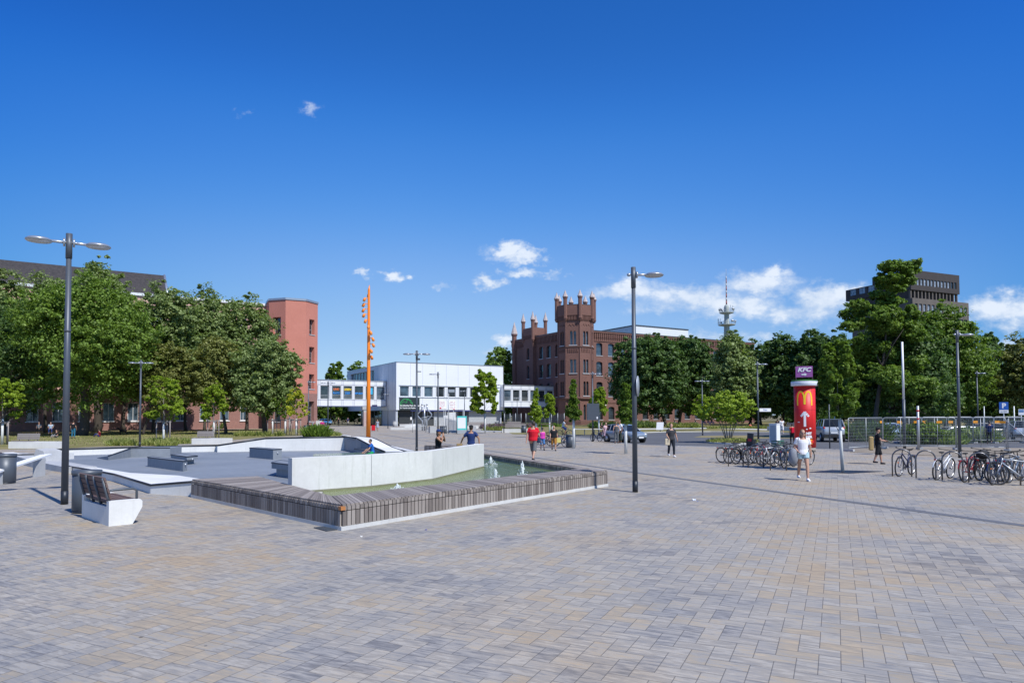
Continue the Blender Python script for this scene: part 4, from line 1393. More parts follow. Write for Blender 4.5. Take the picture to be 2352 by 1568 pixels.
# ---------------------------------------------------------------- old brick building with towers
OB = P(1322, 955, 162)
bb_ = thing('brick_building', 'old red brick building with corbelled cornice and a turreted octagonal corner tower', 'building', (OB.x, OB.y, 0), BA)
F1 = Face(bb_, (0, 0), 0)
ua = [F1.uv(*C4(x, 900))[0] for x in (1103, 1158, 1210)]
ww = ua[1] - ua[0]; stp = ua[2] - ua[0]
rows = [(F1.uv(*C4(1130, y1))[1], F1.uv(*C4(1130, y0))[1]) for (y0, y1) in ((668, 782), (838, 965), (1020, 1150), (1243, 1360))]
HBk = F1.uv(*C4(1075, 562))[1]
LBk = 64.0
ops = []
k = 0
while ua[0] + k * stp + ww < LBk - 1:
    for (v0, v1) in rows: ops.append((ua[0] + k * stp, ua[0] + k * stp + ww, v0, v1, .35))
    k += 1
mb = MB(); F1.wall(mb, LBk, 0, HBk, ops, .45)
F2 = Face(bb_, (0, 30), -PI / 2)
ops2 = []
for s_ in (6.6, 10.6, 14.2):
    for (v0, v1) in rows: ops2.append((30 - s_ - ww, 30 - s_, v0, v1, .35))
F2.wall(mb, 30, 0, HBk, ops2, .45)
F3_ = Face(bb_, (LBk, 0), PI / 2); F3_.wall(mb, 14, 0, HBk, [], 0)
mb.add([(0, 0, HBk - .3), (LBk, 0, HBk - .3), (LBk, 14, HBk - .3), (0, 14, HBk - .3)], [(0, 1, 2, 3)]); mb.add([(0, 14, HBk - .29), (12, 14, HBk - .29), (12, 30, HBk - .29), (0, 30, HBk - .29)], [(0, 1, 2, 3)])
E = Face(bb_, (12, 30), PI); E.wall(mb, 12, 0, HBk, [], 0)
mb.build('wall', M_BRICK, bb_)
vis = 0
for o_ in ops:
    px_ok = True
    vis += 1
    if vis > 72: break
    F1.window(o_, .45, M_DARKM, M_GLASSB if (vis % 4 in (1, 2)) else M_GLASS, 1 if o_[2] > 3 else 4, 2 if o_[2] > 3 else 5, .09 if o_[2] > 3 else .07, M_SILL)
for o_ in ops2: F2.window(o_, .45, M_DARKM, M_GLASS, 1, 2, .09, M_SILL)
mb = MB()
for F_, L_ in ((F1, LBk), (F2, 30)):
    F_.box(mb, .0, L_, HBk - .35, HBk + .05, -.3, .42); F_.box(mb, 0, L_, HBk - 2.45, HBk - 2.2, 0, .16); F_.box(mb, 0, L_, 5.35, 5.6, 0, .12)
    n_ = int(L_ / .62)
    for i in range(n_):
        u = (i + .5) * L_ / n_
        F_.box(mb, u - .17, u + .17, HBk - 1.55, HBk - .35, 0, .30); F_.box(mb, u - .12, u + .12, HBk - 2.1, HBk - 1.55, 0, .2)
mb.build('cornice', M_BRICK, bb_)
mb = MB()
for F_, L_ in ((F1, LBk), (F2, 30)): F_.box(mb, -.1, L_, HBk + .05, HBk + .2, -.4, .5)
mb.build('gutter', M_DARKM, bb_)

def pinnacle(mb_b, mb_s, x, y, z0, z1, z2, r, ph=PI / 8):
    mb_b.lathe([(r * .5, z0 - .8), (r * .95, z0 - .2), (r * .95, z0), (r * .86, z0 + .05), (r * .86, z1 - .5), (r * 1.0, z1 - .35), (r * 1.12, z1)], (x, y, 0), 8, False, ph)
    mb_s.lathe([(r * 1.2, z1), (r * 1.2, z1 + .12), (r * .62, z1 + (z2 - z1) * .5), (.05, z2)], (x, y, 0), 8, False, ph)
    mb_s.ell((x, y, z2), .09, 6, 5)

def oct_tower():
    ap = 4.05; c = Vector((.6, .6)); z_top = 28.6
    z_str, z_base = 18.55, 6.5
    mb = MB()
    side = 2 * ap * math.tan(PI / 8)
    rws = [(19.05, 22.4, .42), (12.35, 15.6, .12), (7.0, 10.4, .3)]
    for k in range(8):
        na = -PI / 2 + k * PI / 4            # outward normal
        o_ = Vector((math.cos(na), math.sin(na))); t_ = Vector((-o_.y, o_.x))
        p0 = c + o_ * ap - t_ * side / 2
        F_ = Face(bb_, p0, math.atan2(t_.y, t_.x))
        ops = []
        if k in (0, 7, 6, 1):
            for (a, b, r_) in rws:
                for u in (side / 2 - .72, side / 2 + .12): ops.append((u - .02, u + .62, a, b, r_))
            if k in (0, 7):
                for u in (side / 2 - .72, side / 2 + .12): ops.append((u - .02, u + .62, 1.2, 4.9, .3))
        F_.wall(mb, side, 0, 25.6, ops, .35)
        for o2 in ops:
            F_.window(o2, .35, M_DARKM, M_GLASSB if (o2[2] in (19.05, 12.35) and k in (0, 7)) else M_GLASS, 1, 2, .06, None)
        if k in (0, 7, 6, 1):
            sm = MB()
            for (a, b, r_) in rws: F_.box(sm, side / 2 - 1.0, side / 2 + 1.0, a - .22, a - .01, -.05, .14)
            sm.build('sill', M_SILL, bb_)
            dm = MB()
            for i in range(6):
                u = .35 + (side - .7) * (i + .5) / 6
                F_.box(dm, u - .10, u + .10, 17.35, 18.2, 0, .13); F_.box(dm, u - .19, u + .19, 17.9, 18.3, 0, .10)
            dm.build('frieze', M_BRICK, bb_)
            for i in range(3):
                dm = MB()
                u = .55 + (side - 1.1) * (i + .5) / 3; q = (side - 1.1) / 6
                dm.tube([F_.pt(u - q, 23.6, .03), F_.pt(u, 24.05, .03), F_.pt(u + q, 23.6, .03)], .07, 4)
                dm.build('relief', M_BRICK, bb_)
        # corner lesenes
        F_.box(mb, -.16, .16, 0, 25.6, -.10, .09)
        for i in range(9):
            u = side * (i + .5) / 9
            F_.box(mb, u - .10, u + .10, 25.0, 26.1, -.1, .30)
    R8 = lambda a: a / math.cos(PI / 8)
    mb.lathe([(R8(ap), 0), (R8(ap) + .32, 0.02), (R8(ap) + .30, 4.9), (R8(ap) + .02, 5.1)], (c.x, c.y, 0), 8, False, PI / 8) if False else None
    mb.lathe([(R8(ap - .3), 26.05), (R8(ap + .38), 26.1), (R8(ap + .38), z_top), (R8(ap + .08), z_top), (R8(ap + .05), 27.2), (.2, 27.2)], (c.x, c.y, 0), 8, False, PI / 8)
    mb.build('corner_tower', M_BRICK, bb_)
    mb = MB()
    for z in (z_str,): mb.lathe([(R8(ap) - .2, z - .1), (R8(ap) + .22, z - .06), (R8(ap) + .22, z + .16), (R8(ap) - .2, z + .3)], (c.x, c.y, 0), 8, False, PI / 8)
    mb.lathe([(R8(ap) - .2, z_base - .3), (R8(ap) + .45, z_base - .3), (R8(ap) + .45, z_base), (R8(ap) - .2, z_base + .3)], (c.x, c.y, 0), 8, False, PI / 8)
    mb.lathe([(R8(ap) - .2, -.01), (R8(ap) + .40, 0), (R8(ap) + .40, 1.0), (R8(ap) - .1, 1.15)], (c.x, c.y, 0), 8, False, PI / 8)
    mb.build('string_course', brick_mat('dark_course_brick', (.11, .055, .045), (.17, .085, .065), (.10, .07, .06)), bb_)
    mb = MB(); mb.lathe([(R8(ap + .42), z_top), (R8(ap + .42), z_top + .1), (R8(ap + .05), z_top + .1)], (c.x, c.y, 0), 8, False, PI / 8); mb.build('coping', M_DARKM, bb_)
    for k in range(8):
        m1, m2 = MB(), MB()
        a = PI / 8 + k * PI / 4; r = R8(ap + .25)
        pinnacle(m1, m2, c.x + math.cos(a) * r, c.y + math.sin(a) * r, 25.6, 30.5, 32.1, .56)
        tu = m1.build('turret', M_BRICK, bb_); m2.build('turret_cap', M_STONE, tu)
oct_tower()
# square rear tower and slim turret on the left wing
mb = MB(); xa, xb, ya, yb = -1.0, 3.0, 17.5, 22.3
fr = Face(bb_, (xa, ya), 0); lf = Face(bb_, (xa, yb), -PI / 2); rt = Face(bb_, (xb, ya), PI / 2); bk = Face(bb_, (xb, yb), PI)
lop = [(1.7, 2.9, rows[0][0], rows[0][1], .4), (1.7, 2.9, rows[1][0], rows[1][1], .4), (1.7, 2.9, rows[2][0], rows[2][1], .4)]
fr.wall(mb, 4, 0, 25.6, [], 0); lf.wall(mb, 4.8, 0, 25.6, lop, .4); rt.wall(mb, 4.8, 0, 25.6, [], 0); bk.wall(mb, 4, 0, 25.6, [], 0)
for F_, L_ in ((fr, 4), (lf, 4.8), (rt, 4.8)):
    for i in range(10): F_.box(mb, L_ * (i + .3) / 10, L_ * (i + .7) / 10, 22.7, 23.6, 0, .2)
    F_.box(mb, 0, L_, 23.6, 25.6, 0, .22)
mb.add([(xa, ya, 25.4), (xb, ya, 25.4), (xb, yb, 25.4), (xa, yb, 25.4)], [(0, 1, 2, 3)])
mb.build('rear_tower', M_BRICK, bb_)
for o_ in lop: lf.window(o_, .4, M_DARKM, M_GLASS, 1, 2, .08, M_SILL)
for (x, y) in ((xa, ya), (xb, ya), (xa, yb), (xb, yb)):
    m1, m2 = MB(), MB(); pinnacle(m1, m2, x, y, 22.6, 27.6, 29.8, .55)
    tu = m1.build('turret', M_BRICK, bb_); m2.build('turret_cap', M_STONE, tu)
m1, m2 = MB(), MB()
m1.lathe([(.62, 0), (.62, 19.8), (.8, 20.2), (.72, 20.4), (.68, 24.3), (.85, 24.5), (.9, 24.9)], (-.3, 28.2, 0), 8, False)
m2.lathe([(.95, 24.9), (.95, 25.0), (.5, 26.6), (.06, 28.3)], (-.3, 28.2, 0), 8, False)
tu = m1.build('turret', M_BRICK, bb_); m2.build('turret_cap', M_STONE, tu)
# round clock-like plaque
mb = MB(); u_, z_ = F1.uv(*C4(1187, 1223)); mb.lathe([(.38, 0), (.38, .06), (.30, .08), (.28, .05), (.02, .05)], n=20)
o = mb.build('plaque', M_STONE, bb_); o.matrix_local = Matrix.Translation(F1.pt(u_, z_, .0)) @ Matrix.Rotation(PI / 2, 4, 'X')

# white block behind
Ow = P(1460, 955, 225)
t = thing('office_block', 'plain white flat roofed block rising behind the old brick building', 'building', (Ow.x, Ow.y, 0), BA)
F_ = Face(t, (0, 0), 0); H_ = F_.uv(1460, 748)[1]; L_ = F_.uv(1583)[0]
Sd = Face(t, (0, 24), -PI / 2)
mb = MB(); mb.box((L_ / 2, 12, H_ / 2), (L_, 24, H_)); mb.build('wall', M_WPANEL, t)
mb = MB(); F_.box(mb, -.1, L_ + .1, H_, H_ + .35, -.5, .15); Sd.box(mb, 0, 23.8, H_, H_ + .35, -.4, .15); mb.build('roof_edge', M_DARKM, t)
pieces('vent', M_ALU, t, [lambda k: Sd.box(k, 12, 17, H_ - 6.0, H_ - 3, 0, .1), lambda k: Sd.box(k, 4, 8, H_ - 4.5, H_ - 1.5, 0, .1)])

# ---------------------------------------------------------------- red and pink building on the left
OT = P(669.5, 955, 125)
tr_ = thing('red_building', 'long salmon pink building with a tall red corner tower and dark tiled roof', 'building', (OT.x, OT.y, 0), 0)
RO = 4.7; ph0 = R(-85.9); HT = 23.3
mbS, mbB, mbT = MB(), MB(), MB()
for k in range(8):
    a0 = ph0 + k * PI / 4; a1 = a0 + PI / 4
    p0 = Vector((math.cos(a0) * RO, math.sin(a0) * RO)); p1 = Vector((math.cos(a1) * RO, math.sin(a1) * RO))
    ln = (p1 - p0).length
    F_ = Face(tr_, p0, math.atan2((p1 - p0).y, (p1 - p0).x))
    opsS, opsB = [], []
    if k == 1:
        for (y0, y1) in ((450, 560), (650, 765), (848, 955)):
            z1_ = 2.2 + (955 - (800 + y0 / 2.24) / 1.3776) / FPX * 121; z0_ = 2.2 + (955 - (800 + y1 / 2.24) / 1.3776) / FPX * 121
            opsS.append((1.0, 2.6, z0_, z1_))
        opsB.append((1.0, 2.6, 1.3, 5.0))
    if k == 7:
        for (z0_, z1_) in ((17.0, 20.2), (11.6, 15.0)): opsS.append((.9, 2.6, z0_, z1_))
        opsB.append((.9, 2.6, 1.3, 5.0))
    F_.wall(mbS, ln, 6.45, HT, opsS, .7); F_.wall(mbB, ln, 0, 6.44, opsB, .7)
    for o_ in opsS + opsB:
        F_.window(o_, .7, M_GALV, M_GLASS, 1, 3, .08, M_SILL)
    F_.box(mbT, -.1, ln + .1, HT - .02, HT + .35, -.35, .12)
mbS.build('tower_wall', M_STUCCO, tr_); mbB.build('tower_base', M_BRICKF, tr_); mbT.build('parapet', M_ALU, tr_)
mb = MB(); mb.lathe([(RO - .1, HT - .3), (.1, HT - .3)], n=8, smooth=False, ph=ph0); mb.build('tower_roof', M_DARKM, tr_)
TA = R(32.5)
# facade runs left from the tower
e1 = Vector((-3.4, 1.2)); LL = 78.0
e0 = e1 - Vector((math.cos(TA), math.sin(TA))) * LL
FF = Face(tr_, e0, TA)
HF = 22.9
mbP, mbB = MB(), MB()
opsB, opsP = [], []
for (a, b) in ((236, 262), (293, 318), (401, 428), (552, 566), (180, 206), (345, 371), (459, 482), (505, 526), (120, 147), (60, 88)):
    ua_, ub_ = FF.uv(a)[0], FF.uv(b)[0]
    if 0 < ua_ and ub_ < LL: opsB.append((ua_, ub_, 1.55, 4.6))
for k in range(22):
    u = 2 + k * 3.45
    for z in (8.4, 13.2, 18.0): opsP.append((u, u + 1.7, z, z + 2.3))
FF.wall(mbP, LL, 6.45, HF, opsP, .3); FF.wall(mbB, LL, 0, 6.44, opsB, .35)
mbP.build('wall', M_PINK, tr_); mbB.build('brick_base', M_BRICKF, tr_)
for o_ in opsB: FF.window(o_, .35, M_WHITE, M_GLASSB, 2, 1, .09, M_WHITE, sillout=.15)
for o_ in opsP: FF.window(o_, .3, M_WHITE, M_GLASS, 2, 1, .08, None)
mb = MB(); FF.box(mb, 0, LL - .1, HF, HF + .45, -.5, .3); mb.build('eaves', M_WPANEL, tr_)
# tiled roof: stops before the tower
ur = FF.uv(385)[0]
mb = MB()
A0, A1 = FF.pt(-6, HF + .4, -2.0), FF.pt(ur, HF + .4, -2.0)
B0, B1 = FF.pt(-6, HF + 5.6, -9.0), FF.pt(ur, HF + 5.6, -9.0)
C0, C1 = FF.pt(-6, HF + .4, -16.0), FF.pt(ur, HF + .4, -16.0)
mb.add([A0, A1, B1, B0], [(0, 1, 2, 3)]); mb.add([B0, B1, C1, C0], [(0, 1, 2, 3)]); mb.add([A1, C1, B1], [(0, 1, 2)])
mb.build('roof', M_SLATE, tr_)
mb = MB(); mb.tube([A1, B1, C1], .22, 6); mb.build('verge', M_ALU, tr_)
mb = MB(); mb.add([FF.pt(0, HF, 0), FF.pt(LL, HF, 0), FF.pt(LL, HF, -16), FF.pt(0, HF, -16)], [(0, 1, 2, 3)])
FF2 = Face(tr_, (FF.pt(LL, 0, -16).x, FF.pt(LL, 0, -16).y), TA + PI); FF2.wall(mb, LL, 0, HF, [], 0)
mb.build('flat_roof', M_GCON, tr_)

# ---------------------------------------------------------------- dark tower block on the right
OD = P(2098.7, 955, 200)
dtw = thing('tower_block', 'dark brown concrete tower block with an overhanging top storey', 'building', (OD.x, OD.y, 0), R(23))
M_DB = concrete('dark_brown_panel', (.040, .032, .030), (.055, .045, .042), .6, .7, False)
M_DP = concrete('grey_brown_panel', (.105, .09, .08), (.145, .125, .11), .8, .8, True, (.06, .05, .045), .4)
F_ = Face(dtw, (0, 0), 0); S_ = Face(dtw, (0, 23), -PI / 2)
LD = F_.uv(2211)[0]; HD = F_.uv(2098.7, 620)[1]; HM = F_.uv(2098.7, 665)[1]
wt1, wt0 = F_.uv(2111, (780 + 305 / 3.0156) / 1.3776)[1], F_.uv(2111, (780 + 368 / 3.0156) / 1.3776)[1]
ops = [(1.2 + i * (LD - 2.2) / 13, 1.2 + (i + .72) * (LD - 2.2) / 13, wt0, wt1) for i in range(13)]
mb = MB(); F_.wall(mb, LD, HM, HD, ops, .25)
E = Face(dtw, (LD, 0), PI / 2); E.wall(mb, 23, HM, HD, [], 0)
sops = [(1.5 + i * 3.4, 3.9 + i * 3.4, wt0, wt1) for i in range(6)]
S_.wall(mb, 23, HM, HD - 2.3, sops, .25)
S_.box(mb, 10, 22.99, HD - 2.3, HD, -4, -.001)
mb.add([(0, 0, HM), (LD, 0, HM), (LD, 23, HM), (0, 23, HM)], [(3, 2, 1, 0)]); mb.add([(0, 0, HD), (LD, 0, HD), (LD, 13, HD), (0, 13, HD)], [(0, 1, 2, 3)])
mb.build('top_storey', M_DB, dtw)
M_BLIND = glass_mat('pale_reflecting_glass', (.22, .26, .32), .15)
for i, o_ in enumerate(ops): F_.window(o_, .25, M_DARKM, M_BLIND if i < 11 else M_GLASS, 1, 1, .06)
for o_ in sops: S_.window(o_, .25, M_DARKM, M_BLIND, 2, 1, .06)
mb = MB(); mb.box((LD / 2 - .4, 11, HM - 2.4), (LD - 1.6, 20, 4.8)); mb.build('recessed_storey', M_DB, dtw)
pieces('pillar', M_DP, dtw, [lambda k, i=i: F_.box(k, .4 + i * (LD - 1.2) / 13 - .2, .4 + i * (LD - 1.2) / 13 + .25, HM - 4.8, HM - .01, -.9, -.3) for i in range(14)])
Hb = F_.uv(2211, 695)[1]
LX = F_.uv(2229.5)[0]
fb = Face(dtw, (.3, -.2), 0)
ops = []
nf = 9
fh = 3.75
for j in range(nf):
    z1_ = Hb - 1.6 - j * fh
    for i in range(13): ops.append((1.0 + i * (LX - 1.6) / 13, 1.0 + (i + .66) * (LX - 1.6) / 13, z1_ - 2.2, z1_))
mb = MB(); fb.wall(mb, LX - .3, 0, Hb, ops, .3)
E = Face(dtw, (LX, -.2), PI / 2); E.wall(mb, 21, 0, Hb, [], 0)
E = Face(dtw, (.3, 21), -PI / 2); E.wall(mb, 21.2, 0, Hb, [], .2)
mb.add([(.3, -.2, Hb), (LX, -.2, Hb), (LX, 21, Hb), (.3, 21, Hb)], [(0, 1, 2, 3)])
mb.build('wall', M_DP, dtw)
for i, o_ in enumerate(ops[:39]): fb.window(o_, .3, M_DARKM, M_BLIND if (i * 7) % 5 else M_GLASS, 1, 1, .06)
rest = MB()
for o_ in ops[39:]: rest.add([fb.pt(o_[0], o_[2], -.28), fb.pt(o_[1], o_[2], -.28), fb.pt(o_[1], o_[3], -.28), fb.pt(o_[0], o_[3], -.28)], [(0, 1, 2, 3)])
rest.build('lower_panes', M_GLASS, dtw)
mb = MB()
for j in range(4):
    z1_ = Hb - 1.6 - j * fh
    for i in range(14): fb.box(mb, .8 + i * (LX - 1.6) / 13 - .05, .8 + i * (LX - 1.6) / 13 + .04, z1_ - 3.7, z1_ - 2.25, .002, .06)
mb.build('fins', M_DB, dtw)

# ---------------------------------------------------------------- communications tower
pt_ = P(1672, 955, 360)
ct = thing('radio_tower', 'slim concrete communications tower with two round platforms and a red and white mast', 'tower', (pt_.x, pt_.y, 0))
zf = lambda y: HC + (955 - y) / FPX * 360
M_TC = concrete('tower_concrete', (.34, .38, .36), (.42, .46, .43), .3, .8, False)
mb = MB(); mb.lathe([(2.0, 0), (1.5, zf(760)), (1.3, zf(735)), (1.25, zf(719)), (1.25, zf(708)), (1.15, zf(703)), (.6, zf(700))], n=20); mb.build('shaft', M_TC, ct)
pieces('platform', M_TC, ct, [lambda k, r=r, z=zf(y): k.lathe([(1.7, z - .7), (r, z - .15), (r, z + .15), (1.2, z + .15)], n=28) for (y, r) in ((747, 4.4), (719, 3.7))])
mb = MB(); z0_, z1_ = zf(700), zf(634)
nseg = 8
for i in range(nseg):
    mb.cur = i % 2
    a, b = z0_ + (z1_ - z0_) * i / nseg, z0_ + (z1_ - z0_) * (i + 1) / nseg
    mb.tube([(0, 0, a), (0, 0, b)], .38 - .02 * i, 8)
mb.cur = 1; mb.tube([(0, 0, z1_), (0, 0, zf(617))], .08, 6)
mb.build('mast', plain('mast_red', (.28, .09, .09), .6), ct, [plain('mast_white', (.42, .40, .40), .6)])
mb = MB(); rg = random.Random(4)
for (y, r) in ((747, 4.5), (719, 3.8)):
    z = zf(y) + .25
    for i in range(14):
        a = i * .45; mb.tube([(math.cos(a) * r, math.sin(a) * r, z), (math.cos(a) * r, math.sin(a) * r, z + rg.uniform(1, 3.6))], .12, 5)
    for i in range(7):
        a = rg.random() * 6.28; mb.ell((math.cos(a) * r, math.sin(a) * r, z + 1.6), (.55, .55, .6), 8, 6)
    mb.tube([(math.cos(a) * r, math.sin(a) * r, z + 1) for a in [k * .3 for k in range(21)]], .06, 4, closed=True)
mb.build('antennas', M_GALV, ct)
# ================================================================== TREES
GL = 'large trees in front of the pink building'
# left group
tree(30, 84, 700, 968, 250, L_DARK, 'dark tree at the left edge of the photo, its crown hanging over the white bench', 11, n=15000, group=GL, trunk_px=12)
tree(12, 100, 612, 950, 120, L_OLIVE, 'pale green treetop reaching highest at the very left edge', 12, n=8000, group=GL)
tree(205, 80, 640, 958, 310, L_MID, 'widest and nearest broad green tree, behind the double lamp post', 13, n=30000, group=GL, trunk_px=186, tr=.55)
tree(230, 96, 600, 940, 160, L_OLIVE, 'pale green tree whose top rises highest in front of the dark tiled roof', 14, n=12000, group=GL, trunk_px=222, tr=.5)
tree(110, 96, 622, 930, 150, L_OLIVE, 'pale green treetop in front of the white eave, left of the lamp post', 15, n=9000, group=GL, trunk_px=105)
tree(378, 92, 655, 955, 175, L_OLIVE, 'tree with grey green leaves below the right end of the dark roof', 16, n=14000, group=GL, trunk_px=354)
tree(372, 84, 780, 962, 120, L_BROWN, 'small tree with brownish leaves right of the broadest tree', 17, n=7000, group=GL, trunk_px=330)
tree(478, 100, 664, 955, 130, L_OLIVE, 'grey green tree with a double pointed top, left of the red tower', 18, n=12000, group=GL, trunk_px=470)
tree(562, 104, 682, 955, 155, L_OLIVE, 'tall grey green tree directly left of the red tower window', 19, n=13000, group=GL, trunk_px=566)
tree(500, 86, 775, 955, 150, L_BROWN, 'tree with brownish leaves behind the small bright tree beside the bench', 20, n=11000, group=GL, trunk_px=518)
tree(612, 84, 770, 958, 158, L_OLIVE, 'rightmost pale green tree of the left group, beside the red tower', 21, n=16000, group=GL, trunk_px=607, tr=.32)
tree(430, 108, 720, 955, 140, L_DARK, 'dark tree hidden between the grey green trees left of the red tower', 22, n=9000, group=GL)
tree(290, 112, 690, 950, 150, L_DARK, 'dark tree hidden behind the widest broad tree', 23, n=8000, group=GL)
tree(60, 112, 700, 955, 170, L_DARK, 'dark tree filling the shade behind the left edge trees', 24, n=7000, group=GL)
# young staked trees
def staked(px, base_y, top, bot, w, lm, lab, seed, n=3600, h=1.9, leaf=None, white=True, group='young trees tied to wooden stakes', shape='loose', stakes=True, dd=None):
    g_ = W(px, base_y)
    d = dd or g_.y
    t = tree(px, d, top, bot, w, lm, lab, seed, n=n, shape=shape, name='young_tree', tm=M_TRUNKG, group=group, tr=.07, leaf=leaf)
    zb = P(px, bot, d).z
    mb = MB(); mb.tube([(0, 0, 0), (0, 0, min(zb, 2.1))], [.10, .085], 10)
    if white: mb.build('painted_bark', M_TRUNKW, t)
    if stakes:
        pieces('stake', M_WOODG, t, [lambda k, x=x, y=y: k.tube([(x, y, 0), (x, y, h)], .045, 7) for (x, y) in ((-.55, -.1), (.55, -.1), (.0, .5))])
        pieces('cross_rail', M_WOODG, t, [lambda k: k.box((0, -.1, h - .08), (1.3, .05, .09)), lambda k: k.box((0, .2, h - .18), (.05, .65, .08))])
    return t
staked(8, 1021, 868, 962, 105, L_BRIGHT, 'staked young tree with bright leaves at the left edge behind the bench', 31, 4600)
staked(378, 1019.5, 862, 968, 95, L_BRIGHT, 'staked young tree with a wide bright crown behind the skate park rim', 32, 5200)
staked(492, 1008, 878, 966, 66, L_BRIGHT, 'small bright green staked tree directly behind the right hand white bench', 33, 4200)
staked(626.5, 998, 915, 962, 40, L_MID, 'thin staked young tree farthest left of the row by the red tower', 34, 900)
staked(655.6, 998, 900, 962, 45, L_MID, 'thin staked young tree second in the row by the red tower', 35, 1000)
staked(665, 991, 905, 955, 34, L_YELLOW, 'slim staked young tree standing farthest back by the red tower', 36, 800)
staked(681, 1000, 890, 962, 60, L_YELLOW, 'yellow green staked young tree in front of the red tower corner', 37, 2200)
p = W(690, 985); 
# far trees around the school
tree(770, 195, 828, 960, 62, L_MID, 'tree rising above the left footbridge, left of the orange mast', 41, n=7000, shape='loose')
tree(822, 205, 826, 950, 55, L_MID, 'treetop just above the school side wall, right of the orange mast', 42, n=5000)
tree(1150, 190, 793, 965, 78, L_MID, 'leafy tree between the white school and the turreted brick building', 43, n=6500)
GU = 'trees behind the left footbridge'
for i, (px, d, tp, bt, w) in enumerate(((742, 176, 918, 966, 30), (760, 186, 915, 962, 34), (786, 181, 916, 964, 36), (814, 190, 918, 962, 32))):
    tree(px, d, tp, bt, w, L_MID, ['leftmost small tree under the left footbridge, next to the red tower', 'second small tree under the left footbridge, beside the parked car', 'third small tree under the left footbridge, behind the walking pair', 'last small tree under the left footbridge, beside the dark glass entrance'][i], 44 + i, n=1800, group=GU)
# right group
GR = 'large trees right of the old brick building'
tree(1490, 138, 768, 968, 172, L_DARK, 'broad dark green tree before the brick facade, directly right of the lamp post', 51, n=22000, group=GR, trunk_px=1527, leaf=.50)
tree(1585, 142, 776, 964, 140, L_DARK, 'second broad dark tree in front of the brick facade, with a leaning trunk', 52, n=16000, group=GR, trunk_px=1556, leaf=.50)
tree(1685, 118, 766, 962, 104, L_OLIVE, 'rounded lighter green tree in front of the radio tower', 53, n=15000, group=GR)
tree(1745, 150, 782, 968, 110, L_DARK, 'dark tree right behind the lighter tree at the radio tower', 54, n=8000, group=GR, leaf=.46)
tree(1798, 140, 772, 968, 132, L_DARK, 'dark tree behind the lamp post left of the red advertising column', 55, n=13000, group=GR)
tree(1868, 135, 758, 970, 140, L_DARK, 'dark tree directly behind the red advertising column', 56, n=13000, group=GR)
tree(1925, 128, 757, 965, 70, L_DARK, 'dark narrow treetop above the white trunked street tree', 57, n=6000, group=GR)
tree(1720, 165, 840, 975, 130, L_DARK, 'low dark tree at the back of the lawn behind the multi stemmed tree', 58, n=7000, group=GR)
tree(1840, 160, 850, 980, 160, L_DARK, 'low dark tree at the back of the lawn behind the advertising column', 59, n=7000, group=GR)
# tall locust
GT = 'trees in front of the dark tower block'
tree(2035, 62, 592, 930, 185, L_MID, 'tallest feathery tree, rising to the roof of the dark tower block', 61, n=30000, shape='loose', group=GT, trunk_px=2008, leaf=.22, tr=.22, crad=.34, inner=.5, lobes_px=[(2065, 612, 44, 16), (2090, 622, 26, 16), (2045, 634, 28, 16), (2082, 650, 34, 20), (2040, 690, 38, 18), (1996, 712, 42, 18), (2096, 712, 28, 18), (1972, 745, 34, 16), (2050, 745, 52, 26), (2100, 765, 32, 24), (1956, 790, 24, 14), (2015, 800, 46, 24), (2078, 820, 42, 28), (1975, 850, 30, 22), (2030, 870, 48, 30), (2085, 890, 40, 30)])
tree(2060, 66, 735, 1000, 235, L_DARK, 'bushy green tree below the tall feathery tree behind the site fence', 62, n=19000, group=GT, trunk_px=2040, leaf=.26)
tree(2165, 74, 705, 995, 185, L_MID, 'round olive green tree left of the right hand lamp post', 63, n=18000, group=GT)
tree(2245, 84, 762, 985, 165, L_DARK, 'dark green tree directly right of the tall single lamp post', 64, n=13000, group=GT)
tree(1985, 78, 790, 1005, 110, L_DARK, 'dark shaded tree left of the tall feathery tree', 65, n=11000, group=GT)
tree(2352, 72, 776, 960, 130, L_BROWN, 'dark reddish green tree at the right edge of the photo', 66, n=11000, group=GT)
tree(2318, 80, 860, 985, 130, L_MID, 'lower green tree behind the blue parking sign', 67, n=9000, group=GT)
tree(2290, 105, 880, 985, 200, L_DARK, 'dark tree deep in the shade behind the parking sign', 68, n=7000, group=GT)
tree(2120, 50, 968, 1022, 110, L_MID, 'leafy bush tree just behind the site fence left of the lamp post', 69, n=4200, group=GT, leaf=.18)
# plaza street trees with white trunks
def street(px, by, top, bot, w, lm, lab, seed, n, shape='cone', tilt=0.0, leaf=None, dd=None, tw=.095):
    g_ = W(px, by); d = dd or g_.y
    t = tree(px, d, top, bot, w, lm, lab, seed, n=n, shape=shape, name='street_tree', tm=M_TRUNKG, group='young street trees with white painted trunks', tr=tw * .5, leaf=leaf, inner=.5)
    zb = P(px, bot, d).z
    mb = MB(); mb.tube([(0, 0, 0), (0, 0, max(1.2, zb + .3))], [tw, tw * .8], 12); mb.build('painted_bark', M_TRUNKW, t)
    t.rotation_euler.y = tilt
    return t
street(1930, 1083, 784, 966, 92, L_MID, 'tall street tree with a leaning white trunk beside the red advertising column', 71, 15000, 'loose', R(-2.4), .20, tw=.065)
street(1436, 1042, 872, 972, 58, L_MID, 'cone shaped street tree directly left of the single lamp post', 72, 5200, 'cone', 0, .20)
street(1317, 1030, 868, 966, 42, L_MID, 'slim cone shaped street tree in front of the brick corner tower, above the bin', 73, 3600, 'cone', 0, .22)
street(1231, 1004, 887, 968, 46, L_BRIGHT, 'cone shaped street tree in front of the right footbridge', 74, 3000, 'cone', 0, .25)
street(1262, 998, 903, 962, 36, L_BRIGHT, 'light green street tree between the right footbridge and the brick tower', 75, 3600, 'loose')
